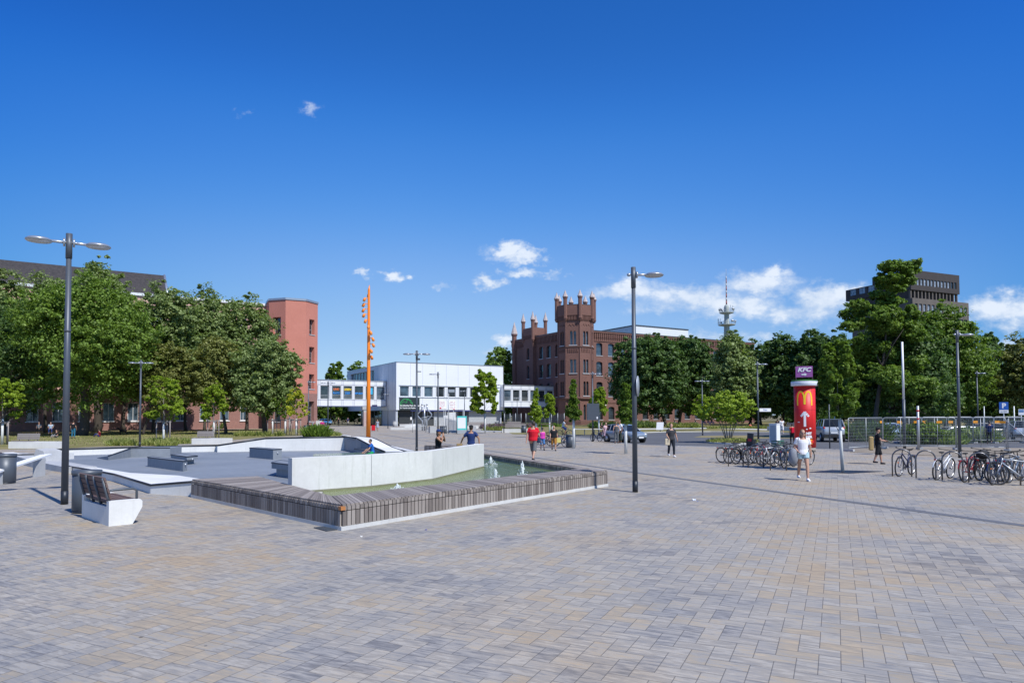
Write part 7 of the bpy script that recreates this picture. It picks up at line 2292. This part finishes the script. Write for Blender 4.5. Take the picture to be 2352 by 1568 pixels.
# ================================================================== PEOPLE
SKIN = plain('skin', (.46, .26, .18), .55, 0, .06); SKIND = plain('tanned_skin', (.34, .17, .10), .55, 0, .06)
def cloth(name, col): return plain('cloth_' + name, col, .85, 0, .18, 14, .2)
def remesh(o, vox, it=3):
    m = o.modifiers.new('remesh', 'REMESH'); m.mode = 'VOXEL'; m.voxel_size = vox; m.use_smooth_shade = True
    s = o.modifiers.new('smooth', 'SMOOTH'); s.iterations = it; s.factor = .5
def person(px, y, face, h, lab, top, bottom, hair, pose='stand', d=None, skin=None, shorts=False, sleeves='short', hairlen=0, shoes=(.03, .03, .035), z=0.0, hat=None, vox=.018, sw=.3, arms=None, dress=False, cat='person', group=None, fat=1.0, headturn=0, barefeet=False, lean=0.0):
    """face: heading in degrees, 0 looks at the camera, 180 away, 90 to the right of the picture"""
    p = W(px, y) if d is None else Vector((P(px, 955, d).x, d, 0))
    k = h / 1.75
    t = thing('person', lab, cat, (p.x, p.y, z + .005), R(face), group)
    skin = skin or SKIN
    V = Vector
    # local frame: forward = -Y, body left side = +X
    hipz, pel = .93, V((0, 0, .95))
    J = dict(neck=V((0, 0, 1.49)), head=V((0, -.02, 1.63)), chest=V((0, 0, 1.30)), waist=V((0, 0, 1.09)), pelvis=pel)
    knees, ank = {}, {}
    for s in (-1, 1):
        J['sh%d' % s] = V((s * .175, 0, 1.42)); J['hip%d' % s] = V((s * .095, 0, .92))
        f = s * sw
        if pose == 'walk':
            J['kn%d' % s] = V((s * .10, -f * .55 - .03, .50)); J['an%d' % s] = V((s * .09, -f * (1.0 if f > 0 else 1.15), .09 + (.07 if f < 0 else 0)))
        elif pose == 'sit':
            J['kn%d' % s] = V((s * .14, -.44, .92)); J['an%d' % s] = V((s * .13, -.46, .48))
        elif pose == 'ground':
            J['kn%d' % s] = V((s * .18, -.36, 1.22)); J['an%d' % s] = V((s * .14, -.58, .90))
        elif pose == 'ride':
            J['kn%d' % s] = V((s * .12, -.34, .72 + s * .07)); J['an%d' % s] = V((s * .11, -.20, .30 + s * .14))
        else:
            J['kn%d' % s] = V((s * .11, -.02, .50)); J['an%d' % s] = V((s * .12, .02, .09))
    el = {-1: V((-.25, .03, 1.15)), 1: V((.25, .03, 1.15))}; wr = {-1: V((-.27, -.05, .90)), 1: V((.27, -.05, .90))}
    if pose == 'walk':
        for s in (-1, 1):
            f = -s * sw * .6; el[s] = V((s * .25, .02 - f * .4, 1.15)); wr[s] = V((s * .27, -.04 - f, .91))
    if pose == 'ride':
        for s in (-1, 1): el[s] = V((s * .25, -.22, 1.20)); wr[s] = V((s * .24, -.48, 1.05))
    if pose in ('sit', 'ground'):
        for s in (-1, 1): el[s] = V((s * .25, -.06, 1.15)); wr[s] = V((s * .15, -.32, 1.06))
    if arms:
        for s, (e_, w_) in arms.items(): el[s] = V(e_); wr[s] = V(w_)
    if lean:
        def rot(v):
            if v.z < .95: return v
            q = v - pel; c_, s_ = math.cos(lean), math.sin(lean)
            return pel + V((q.x, q.y * c_ - q.z * s_, q.z * c_ + q.y * s_))
        for n_ in ('neck', 'head', 'chest', 'waist', 'sh1', 'sh-1'): J[n_] = rot(J[n_])
        el = {s: rot(v) for s, v in el.items()}; wr = {s: (rot(v) if not arms else v) for s, v in wr.items()}
    dz = {'sit': -.48, 'ground': -.86}.get(pose, 0)
    sc = lambda v: V((v[0] * k, v[1] * k, (v[2] + dz) * k))
    def T(mb, pts, rad, n=10, flat=1): mb.tube([sc(q) for q in pts], [r * k for r in rad], n, flat=flat)
    def torso(mb, g=0.0, lo=.90, hi=1.46):
        rows = [(.90, .155, .115), (.98, .165, .118), (1.08, .140 * (.7 + .3 * fat), .105), (1.20, .155, .115), (1.32, .178, .12), (1.41, .17, .105), (1.46, .10, .08)]
        rr = []
        for z_, a, b in rows:
            if z_ < lo - .001 or z_ > hi + .001: continue
            a = (a * (fat if z_ < 1.35 else 1) + g); b = (b * (fat if z_ < 1.35 else 1) + g)
            c_ = V((0, 0, z_))
            if lean: c_ = rot(c_) if z_ > .95 else c_
            rr.append([sc((c_.x + a * math.cos(w * PI / 8), c_.y + b * math.sin(w * PI / 8), c_.z)) for w in range(16)])
        mb.rings(rr)
    mb = MB()
    torso(mb); T(mb, [J['neck'] - V((0, 0, .08)), J['neck'], J['head']], [.065, .055, .055])
    Hd = J['head']
    Rh = Matrix.Rotation(R(headturn), 3, 'Z')
    mb.ell(sc(Hd + V((0, 0, .015))), (.075 * k, .092 * k, .112 * k), 14, 10)
    mb.ell(sc(Hd + Rh @ V((0, -.045, -.055))), (.052 * k, .055 * k, .055 * k), 10, 8)
    mb.ell(sc(Hd + Rh @ V((0, -.098, -.012))), (.014 * k, .02 * k, .024 * k), 8, 6)
    for s in (-1, 1): mb.ell(sc(Hd + Rh @ V((s * .077, .005, -.01))), (.012 * k, .02 * k, .032 * k), 8, 6)
    for s in (-1, 1):
        sh, e_, w_ = J['sh%d' % s], el[s], wr[s]
        T(mb, [sh + V((-s * .05, 0, .0)), sh, sh.lerp(e_, .5), e_, e_.lerp(w_, .45), w_], [.058, .056, .048, .040, .038, .026])
        dd = (w_ - e_).normalized()
        side = dd.cross(V((0, 1, 0))); side = side.normalized() if side.length > .1 else V((1, 0, 0))
        fw = V((0, -1, 0)); fw = (fw - dd * fw.dot(dd)).normalized() if abs(dd.y) < .95 else V((0, 0, 1))
        pm = w_ + dd * .05
        T(mb, [w_, pm, w_ + dd * .09], [.026, .034, .030], 8, .65)
        for q in range(4):
            b_ = w_ + dd * .085 + fw * (.027 - q * .018); ln = (.062, .072, .068, .052)[q]
            T(mb, [b_, b_ + dd * ln * .5 - side * s * .006, b_ + dd * ln - side * s * .020], [.0095, .009, .007], 6)
        b_ = w_ + dd * .03 + fw * .028
        T(mb, [b_, b_ + fw * .022 + dd * .025, b_ + fw * .026 + dd * .052], [.012, .010, .008], 6)
        hp, kn, an = J['hip%d' % s], J['kn%d' % s], J['an%d' % s]
        T(mb, [hp, hp.lerp(kn, .4), kn, kn.lerp(an, .35), an.lerp(kn, .2), an - V((0, 0, .03))], [.088 * fat, .080, .056, .057, .042, .038])
        T(mb, [an + V((0, .03, -.045)), an + V((0, -.06, -.05)), an + V((s * .01, -.16, -.065))], [.038, .040, .028], 8)
    body = mb.build('body', skin, t); remesh(body, vox * k)
    # clothing
    def dressup(nm, fn, m, vx=None):
        mb = MB(); fn(mb); o = mb.build(nm, m, t); remesh(o, (vx or vox) * k, 2); return o
    def ftop(mb):
        torso(mb, .016, .90 if not dress else .9, 1.42)
        for s in (-1, 1):
            sh, e_ = J['sh%d' % s], el[s]
            if sleeves == 'short': T(mb, [sh + V((-s * .08, 0, .02)), sh, sh.lerp(e_, .62)], [.07, .074, .068])
            elif sleeves == 'long': T(mb, [sh + V((-s * .08, 0, .02)), sh, e_, wr[s]], [.07, .07, .052, .04])
            else: T(mb, [J['chest'] + V((s * .08, 0, .06)), sh + V((-s * .05, 0, .05))], [.06, .045])
        if dress: T(mb, [V((0, 0, .98)), V((0, 0, .75)), V((0, 0, .55))], [.17, .22, .27], 14)
    dressup('shirt' if not dress else 'dress', ftop, top)
    if bottom is not None:
        def fb(mb):
            torso(mb, .014, .90, 1.08)
            for s in (-1, 1):
                hp, kn, an = J['hip%d' % s], J['kn%d' % s], J['an%d' % s]
                if shorts == 'hot': T(mb, [hp + V((0, 0, .04)), hp.lerp(kn, .38)], [.108, .105])
                elif shorts: T(mb, [hp + V((0, 0, .03)), hp.lerp(kn, .5), kn + (kn - hp) * .10], [.100 * min(fat, 1.1), .094, .090])
                else: T(mb, [hp + V((0, 0, .03)), hp.lerp(kn, .5), kn, an.lerp(kn, .12)], [.104 * fat, .092, .070, .056])
        dressup('shorts' if shorts else 'trousers', fb, bottom)
    def fs(mb):
        for s in (-1, 1):
            an = J['an%d' % s]
            T(mb, [an + V((0, .05, -.045)), an + V((0, -.05, -.048)), an + V((s * .01, -.17, -.062))], [.048, .050, .036], 8)
            T(mb, [an + V((0, .01, -.03)), an + V((0, .01, .01))], [.05, .047], 8)
    if not barefeet: dressup('shoes', fs, cloth('shoes_%d' % int(sum(shoes) * 100), shoes))
    def fh(mb):
        mb.ell(sc(Hd + Rh @ V((0, .022, .036))), (.086 * k, .094 * k, .108 * k), 12, 8)
        if hairlen: 
            mb.ell(sc(Hd + Rh @ V((0, .05, -.05))), (.088 * k, .06 * k, .12 * k), 10, 8)
            T(mb, [Hd + Rh @ V((-.07, .03, .0)), Hd + Rh @ V((-.085, .02, -.08 * hairlen)), Hd + Rh @ V((-.08, .03, -.14 * hairlen))], [.035, .035, .02], 8)
            T(mb, [Hd + Rh @ V((.07, .03, .0)), Hd + Rh @ V((.085, .02, -.08 * hairlen)), Hd + Rh @ V((.08, .03, -.14 * hairlen))], [.035, .035, .02], 8)
    dressup('hair', fh, hair, vox * .8)
    if hat is not None:
        def fc(mb):
            mb.ell(sc(Hd + V((0, .01, .075))), (.10 * k, .11 * k, .075 * k), 12, 8); mb.ell(sc(Hd + Rh @ V((0, -.13, .055))), (.07 * k, .07 * k, .014 * k), 10, 6)
        dressup('cap', fc, hat, vox * .7)
    return t, sc, J, el, wr
HB_ = plain('dark_brown_hair', (.035, .022, .015), .6); HBL = plain('blond_hair', (.24, .15, .08), .6); HG = plain('grey_hair', (.28, .26, .25), .6)
GP = 'people crossing the square'
BLACK, WHITEC, GREY = cloth('black', (.015, .016, .02)), cloth('white', (.80, .80, .82)), cloth('grey', (.20, .21, .22))
NAVY, DENIM, RED, MAG = cloth('navy', (.02, .04, .14)), cloth('denim', (.24, .34, .42)), cloth('red', (.62, .015, .03)), cloth('magenta', (.60, .06, .38))
def strap_bag(t, sc, pts, bag, bs, m, nm='shoulder_bag', sm=None):
    o = thing(nm, '', 'bag'); return o
def bag_thing(person_t, sc, c, size, m, lab, strap=None, nm='shoulder_bag', cat='bag', ell_=False):
    o = thing(nm, lab, cat, person_t.location, person_t.rotation_euler.z)
    mb = MB()
    if ell_: mb.ell(sc(c), size, 12, 8)
    else:
        x, y, z = size; C_ = sc(c)
        mb.prism([(C_.x - x / 2, C_.y - y / 2), (C_.x + x / 2, C_.y - y / 2), (C_.x + x / 2, C_.y + y / 2), (C_.x - x / 2, C_.y + y / 2)], C_.z - z / 2, C_.z + z / 2)
    b = mb.build('bag_body', m, o)
    bv = b.modifiers.new('bevel', 'BEVEL'); bv.width = min(size) * .25; bv.segments = 2
    if strap:
        mb = MB(); mb.tube([sc(q) for q in strap], .014, 6, flat=.5); mb.build('strap', m, o)
    return o
# woman in white shirt
t, sc, J, el, wr = person(1845, 1103.5, -8, 1.70, 'young woman in a white t-shirt and light denim shorts walking toward the viewer', WHITEC, cloth('light_denim', (.36, .50, .55)), HBL, 'walk', shorts='hot', hairlen=1.0, shoes=(.78, .78, .80), group=GP, vox=.011, sw=.22, headturn=0,
                          arms={1: ((.26, .05, 1.15), (.27, .03, .90)), -1: ((-.27, .05, 1.15), (-.20, -.12, 1.02))})
mb = MB()
for s in (-1, 1): mb.tube([sc(J['head'] + Vector((s * .01, -.098, .01))), sc(J['head'] + Vector((s * .06, -.088, .01)))], .012, 8)
mb.build('glasses', M_COPE, t)
mb = MB()
mb.ell(sc(J['head'] + Vector((0, -.094, -.058))), (.02, .008, .006), 8, 5); mb.build('mouth', plain('lips', (.45, .10, .09), .5), t)
bag_thing(t, sc, (-.33, -.05, .82), (.16, .15, .30), cloth('backpack_grey', (.22, .235, .265)), 'large grey backpack carried at the side of the woman in the white shirt', [(-.33, -.05, 1.0), (-.24, -.12, 1.2), (-.14, -.08, 1.47), (-.12, .08, 1.4)], 'backpack', ell_=True)
# man in black / tote
t, sc, J, el, wr = person(1542, 1049.3, 12, 1.76, 'young man in a loose dark grey t-shirt and black jeans with a cream tote bag', cloth('charcoal', (.045, .045, .05)), cloth('black_jeans', (.02, .025, .035)), plain('light_brown_hair', (.16, .09, .05), .6), 'walk', shoes=(.78, .78, .78), group=GP, sw=.14, vox=.015, fat=1.08, headturn=-30,
                          arms={-1: ((-.26, .0, 1.16), (-.22, -.16, 1.0)), 1: ((.28, .03, 1.16), (.33, -.02, .92))})
bag_thing(t, sc, (-.27, -.10, .80), (.26, .09, .34), cloth('cream', (.52, .45, .33)), 'cream tote bag hanging from the arm of the man in dark clothes', [(-.35, -.10, .97), (-.27, -.12, 1.12), (-.19, -.10, .97)], 'tote_bag')
# red shirt man from behind
t, sc, J, el, wr = person(1225, 1059.5, 160, 1.92, 'stout man in a red t-shirt and grey camouflage shorts walking away past the fountain', RED, cloth('camouflage', (.13, .135, .14)), HB_, 'walk', shorts=True, group=GP, sw=.30, vox=.016, fat=1.32, headturn=55)
bag_thing(t, sc, (-.26, -.02, .93), (.14, .22, .26), cloth('dark_blue_bag', (.03, .05, .09)), 'dark blue shoulder bag of the man in red', [(-.24, .0, 1.05), (-.05, .15, 1.25), (.12, .12, 1.42), (.12, -.05, 1.47)])
t, sc, J, el, wr = person(1246, 1033.5, 10, 1.42, 'woman in a magenta tank top and blue denim shorts walking toward the viewer', MAG, cloth('blue_denim', (.06, .17, .38)), HB_, 'walk', shorts=True, sleeves='none', hat=BLACK, group=GP, sw=.16, fat=1.2)
t, sc, J, el, wr = person(1272, 1035, 5, 1.58, 'stout bald man in a black shirt and ochre shorts carrying a yellow bag', BLACK, cloth('ochre', (.34, .16, .035)), plain('shaved_hair', (.18, .11, .08), .6), 'walk', shorts=True, group=GP, sw=.2, fat=1.35)
bag_thing(t, sc, (.34, -.03, .72), (.26, .10, .30), cloth('yellow_bag', (.58, .50, .16)), 'yellow carrier bag in the hand of the man in black', [(.34, -.03, .85), (.30, -.04, .93)], 'carrier_bag')
# cyclist
p0 = W(1297, 1003)
bike(1297, 1003, -12, 'black', 'black bicycle ridden across the lawn edge behind the parked bicycles', 'bicycles on their own')
person(1293, 1003, 78, 1.78, 'man in a light blue t-shirt riding a bicycle behind the parked bicycles', cloth('pale_blue', (.34, .42, .50)), NAVY, HB_, 'ride', shorts=True, group=GP, skin=SKIND, lean=.22, vox=.022, z=.08)
# group near the car
person(1392, 1014.5, 25, 1.62, 'woman in a pale pink dress near the lamp with the sign box', cloth('pale_pink', (.66, .45, .50)), None, HBL, 'stand', dress=True, group='people chatting by the hatchback', hairlen=1, vox=.022)
p = W(1380, 1011); o = thing('duffel_bag', 'black round duffel bag held beside the woman in pink', 'bag', (p.x + .1, p.y - .3, .35)); mb = MB(); mb.ell((0, 0, .22), (.36, .2, .22), 12, 8); mb.build('bag_body', cloth('bag_black', (.02, .022, .03)), o); mb = MB(); mb.tube([(-.2, 0, .4), (0, 0, .62), (.2, 0, .4)], .015, 6); mb.build('handle', BLACK, o)
person(1416, 1018, 178, 1.68, 'blond woman in a grey vest and tight grey trousers seen from behind', cloth('slate', (.09, .10, .11)), cloth('grey_trousers', (.13, .14, .15)), HBL, 'stand', sleeves='none', group='people chatting by the hatchback', vox=.022)
person(1424, 1017, -60, 1.80, 'tanned man in a white t-shirt beside the blond woman in the grey vest', WHITEC, cloth('dark_green', (.04, .055, .04)), plain('shaved_hair', (.18, .11, .08), .6), 'stand', group='people chatting by the hatchback', skin=SKIND, vox=.022)
person(1382, 997, 30, 1.5, 'person in black sitting on the bench behind the woman in pink', BLACK, BLACK, HB_, 'sit', z=.3, group='people chatting by the hatchback', vox=.03)
# backpack youth, far walkers
t, sc, J, el, wr = person(1820, 1018, 180, 1.50, 'youth with a red backpack walking away next to the advertising column', cloth('orange_red', (.50, .08, .04)), BLACK, HB_, 'walk', group=GP, sw=.12, vox=.022)
bag_thing(t, sc, (0, .17, 1.20), (.28, .16, .42), cloth('bright_red', (.60, .01, .04)), 'bright red backpack of the youth next to the advertising column', None, 'backpack')
person(1796, 997, 176, 1.82, 'man in white shirt and white shorts walking away over the grass strip', WHITEC, WHITEC, HBL, 'walk', shorts=True, group=GP, sw=.18, shoes=(.7, .7, .7), vox=.025)
person(1786, 993, 150, 1.70, 'person all in black beside the low white wall on the lawn', BLACK, BLACK, HB_, 'stand', group=GP, vox=.028, hairlen=1)
# man reading on the right
t, sc, J, el, wr = person(2017, 1066, 70, 1.62, 'man in black with a cap looking down at a paper at the right', BLACK, BLACK, HB_, 'walk', shorts=True, hat=BLACK, group=GP, sw=.16, vox=.016, shoes=(.02, .02, .03),
                          arms={1: ((.24, -.08, 1.16), (.14, -.32, 1.14)), -1: ((-.24, -.10, 1.16), (-.10, -.34, 1.12))})
bag_thing(t, sc, (.30, -.04, .93), (.16, .36, .30), cloth('cream_bag', (.55, .50, .44)), 'cream messenger bag on the hip of the man reading', [(.26, -.1, 1.08), (.05, -.10, 1.3), (-.12, 0, 1.47), (0, .14, 1.3), (.22, .05, 1.05)])
bag_thing(t, sc, (-.1, .30, 1.0), (.22, .18, .62), cloth('straw', (.42, .30, .14)), 'straw coloured striped bag on the back of the man reading', None, 'backpack')
o = thing('paper_sheet', 'white sheet of paper held by the man reading', 'paper', t.location, t.rotation_euler.z); mb = MB(); C_ = sc((.02, -.44, 1.14)); mb.box(C_, (.28, .20, .004), rot=Matrix.Rotation(R(25), 3, 'X')); mb.build('sheet', M_WHITE, o)
# bending man behind the wall
t, sc, J, el, wr = person(1082, 1071, 178, 1.78, 'man in a navy t-shirt behind the right end of the white wall', NAVY, WHITEC, HB_, 'stand', shorts=True, group='people by the fountain', hat=BLACK, lean=-.0, vox=.016, skin=SKIND, d=29.5,
                          arms={1: ((.36, -.02, 1.20), (.46, -.14, .98)), -1: ((-.34, .06, 1.20), (-.36, .1, .98))})
bag_thing(t, sc, (.52, -.16, .80), (.26, .14, .36), cloth('brown_paper', (.33, .23, .12)), 'brown paper bag in the hand of the man in the navy shirt', [(.50, -.16, .95), (.47, -.15, .98)], 'paper_bag')
# drinking woman
person(1007, 1047, 82, 1.66, 'woman with a navy cap and bare shoulders drinking behind the white wall', BLACK, BLACK, HB_, 'sit', z=.46, d=26.2, group='people by the fountain', hat=NAVY, sleeves='none', skin=SKIND, hairlen=1.4, vox=.014,
       arms={1: ((.26, -.22, 1.28), (.08, -.20, 1.52)), -1: ((-.24, -.20, 1.25), (-.06, -.20, 1.50))})
# child on bike
p = P(856, 955, 28.0)
o = place(BK_['black'][0], True, (p.x, p.y, FLz), R(200), 'small dark bicycle ridden by the child in blue', 'bicycles on their own', .68)
person(856, 1045, -68, 1.22, 'child in a blue shirt and green shorts riding a small bicycle beside the white wall', cloth('bright_blue', (.02, .12, .45)), cloth('green', (.02, .32, .12)), HB_, 'ride', d=28.0, shorts=True, group='people by the fountain', vox=.02, lean=.18, z=.04)
# suitcase woman and walkers
person(867, 989.6, 0, 1.70, 'woman in a grey blue dress walking with a red suitcase in front of the school', cloth('grey_blue', (.30, .34, .42)), None, HBL, 'walk', dress=True, group=GP, sw=.15, vox=.03)
p = W(857.5, 989.8); o = thing('suitcase', 'red suitcase standing beside the woman in the grey blue dress', 'suitcase', (p.x, p.y, .004))
mb = MB(); mb.box((0, 0, .48), (.52, .3, .78)); b = mb.build('shell', RED, o); bv = b.modifiers.new('bevel', 'BEVEL'); bv.width = .05; bv.segments = 2
mb = MB(); mb.tube([(-.12, .1, .87), (-.12, .1, 1.08), (.12, .1, 1.08), (.12, .1, .87)], .015, 6); mb.build('handle', M_COPE, o)
mb = MB()
for x in (-.2, .2): mb.ell((x, 0, .05), (.05, .1, .05), 8, 6)
mb.build('wheels', M_COPE, o)
person(777.5, 979.5, 10, 2.0, 'woman in black walking out from under the left footbridge', BLACK, BLACK, HB_, 'walk', group=GP, sw=.15, vox=.035, hairlen=1)
person(799, 977, 10, 1.95, 'man in navy shirt and pale shorts walking under the left footbridge', NAVY, cloth('pale', (.45, .42, .38)), HB_, 'walk', group=GP, shorts=True, sw=.2, vox=.035)
person(840, 977.5, 40, 1.9, 'person in pink half hidden left of the orange mast', cloth('pink', (.62, .22, .40)), BLACK, HB_, 'walk', group=GP, sw=.15, vox=.035)
t, sc, J, el, wr = person(741, 995.5, 165, 1.85, 'person with a bright magenta backpack sitting near the thin lamp by the red tower', cloth('plum', (.25, .06, .14)), BLACK, HB_, 'sit', z=.45, group='people resting by the red tower', vox=.03)
bag_thing(t, sc, (0, .20, 1.16), (.46, .28, .55), cloth('hot_pink', (.62, .01, .24)), 'bright magenta backpack on the seated person by the red tower', None, 'backpack')
person(718, 988, 120, 1.75, 'seated person in a pale grey shirt in the grass beside the red tower', cloth('pale_grey', (.38, .42, .48)), BLACK, HG, 'sit', z=.3, group='people resting by the red tower', vox=.035)
person(707, 986, 100, 1.7, 'seated person in dark clothes closest to the red tower wall', BLACK, BLACK, HB_, 'sit', z=.3, group='people resting by the red tower', vox=.035)
mb = MB(); mb.box((0, 0, .8), (.7, .7, 1.6)); p = W(732.5, 992); o = mb.build('white_pillar', M_WCON); o.location = (p.x, p.y, 0); tag(o, 'short square white pillar beside the person with the magenta backpack', 'pillar')
mb = MB(); mb.box((0, 0, .3), (1.2, .7, .6)); p = W(744, 1001); o = mb.build('stone_seat', M_LCON); o.location = (p.x, p.y, 0); tag(o, 'pale stone cube seat below the person with the magenta backpack', 'seat')
# under the left trees
G4 = 'people in the shade under the left trees'
person(169, 1004.5, 185, 1.85, 'man in blue jeans standing in the shade left of the lamp post', BLACK, cloth('bright_jeans', (.03, .16, .26)), HB_, 'stand', group=G4, d=70, vox=.03)
person(90, 1002, 20, 1.7, 'person in a pale grey top sitting in the shade nearest the left edge', GREY, BLACK, HB_, 'sit', z=.45, group=G4, d=76, vox=.035)
person(117, 1003, 30, 1.7, 'person in a pale blue top sitting in the shade, left of the crouching one', cloth('pale_blue', (.34, .42, .50)), NAVY, HB_, 'sit', z=.45, group=G4, d=74, vox=.035)
person(131, 1004, -20, 1.7, 'crouching person in dark clothes directly left of the man in blue jeans', BLACK, GREY, HB_, 'ground', z=0, group=G4, d=72, vox=.035)
person(167 + 62, 1003, -80, 1.7, 'person in a dark red top sitting on the ground by the thick trunk', cloth('dark_red', (.16, .01, .02)), NAVY, HB_, 'ground', z=0, group=G4, d=75, vox=.035)
person(192, 1003, 60, 1.7, 'person in a pale shirt standing just right of the tall lamp post in the shade', cloth('pale_blue', (.34, .42, .50)), BLACK, HB_, 'stand', group=G4, d=80, vox=.035)
for px, d, lab in ((1597, 118, 'leftmost dark seated figure in the shade by the brick wall'), (1616, 119, 'second dark seated figure in the shade, right beside the white trunk'), (1626, 118, 'third dark seated figure in the shade by the brick wall'), (1634, 119, 'rightmost dark seated figure in the shade by the brick wall'), (1549, 122, 'lone dark seated figure under the big tree')):
    person(px, 985, 30, 1.75, lab, BLACK, NAVY, HB_, 'sit', z=.5, d=d, group='people sitting in the shade by the brick wall', vox=.045)
person(1723, 985, 20, 1.75, 'tiny person in bright red at the back of the lawn', RED, RED, HB_, 'ground', d=112, group='people sitting on the lawn', vox=.045)
person(1889, 1005, 180, 1.75, 'cyclist in a light blue shirt beyond the silver off road car', cloth('sky_blue', (.16, .32, .50)), BLACK, HB_, 'stand', d=72, group=GP, vox=.035)
person(2271, 1017, 150, 1.75, 'person in dark blue behind the site fence bent over a bicycle', NAVY, BLACK, HB_, 'walk', d=50, group=GP, vox=.03, lean=-.35)
middle_extras(); right_extras()
# dog
p = P(283, 955, 82)
dg = MB(); 
dg.tube([(-.40, 0, .56), (-.30, 0, .58), (0, 0, .56), (.25, 0, .55), (.36, 0, .58)], [.10, .14, .15, .18, .12], 12)
dg.tube([(.32, 0, .60), (.46, 0, .76), (.52, 0, .82)], [.11, .085, .09], 10); dg.ell((.55, 0, .84), (.12, .08, .085), 10, 8); dg.tube([(.6, 0, .82), (.74, 0, .78)], [.05, .035], 8)
for s in (-1, 1):
    dg.tube([(.27, s * .09, .50), (.26, s * .09, .26), (.28, s * .09, .03)], [.07, .04, .035], 8); dg.tube([(.26, s * .09, .02), (.33, s * .09, .015)], [.035, .025], 6)
    dg.tube([(-.32, s * .09, .52), (-.26, s * .09, .34), (-.42, s * .09, .22), (-.40, s * .09, .03)], [.095, .06, .038, .034], 8); dg.tube([(-.41, s * .09, .02), (-.33, s * .09, .015)], [.035, .025], 6)
    dg.ell((.50, s * .075, .86), (.03, .015, .06), 8, 6)
dg.tube([(-.42, 0, .60), (-.58, 0, .62), (-.74, 0, .74)], [.05, .035, .02], 8)
o = dg.build('dog', cloth('black_fur', (.012, .012, .013))); remesh(o, .02); o.location = (p.x, p.y, .012); o.rotation_euler.z = R(190)
tag(o, 'black dog standing in the shade between two thick trunks', 'dog')
p = P(228, 955, 80); mb = MB(); mb.lathe([(.14, 0), (.18, .34), (.15, .34), (.13, .05)], n=16); o = mb.build('bucket', cloth('bucket_teal', (.05, .16, .22))); o.location = (p.x, p.y, .012); tag(o, 'small teal bucket at the foot of the dark trunk', 'bucket')
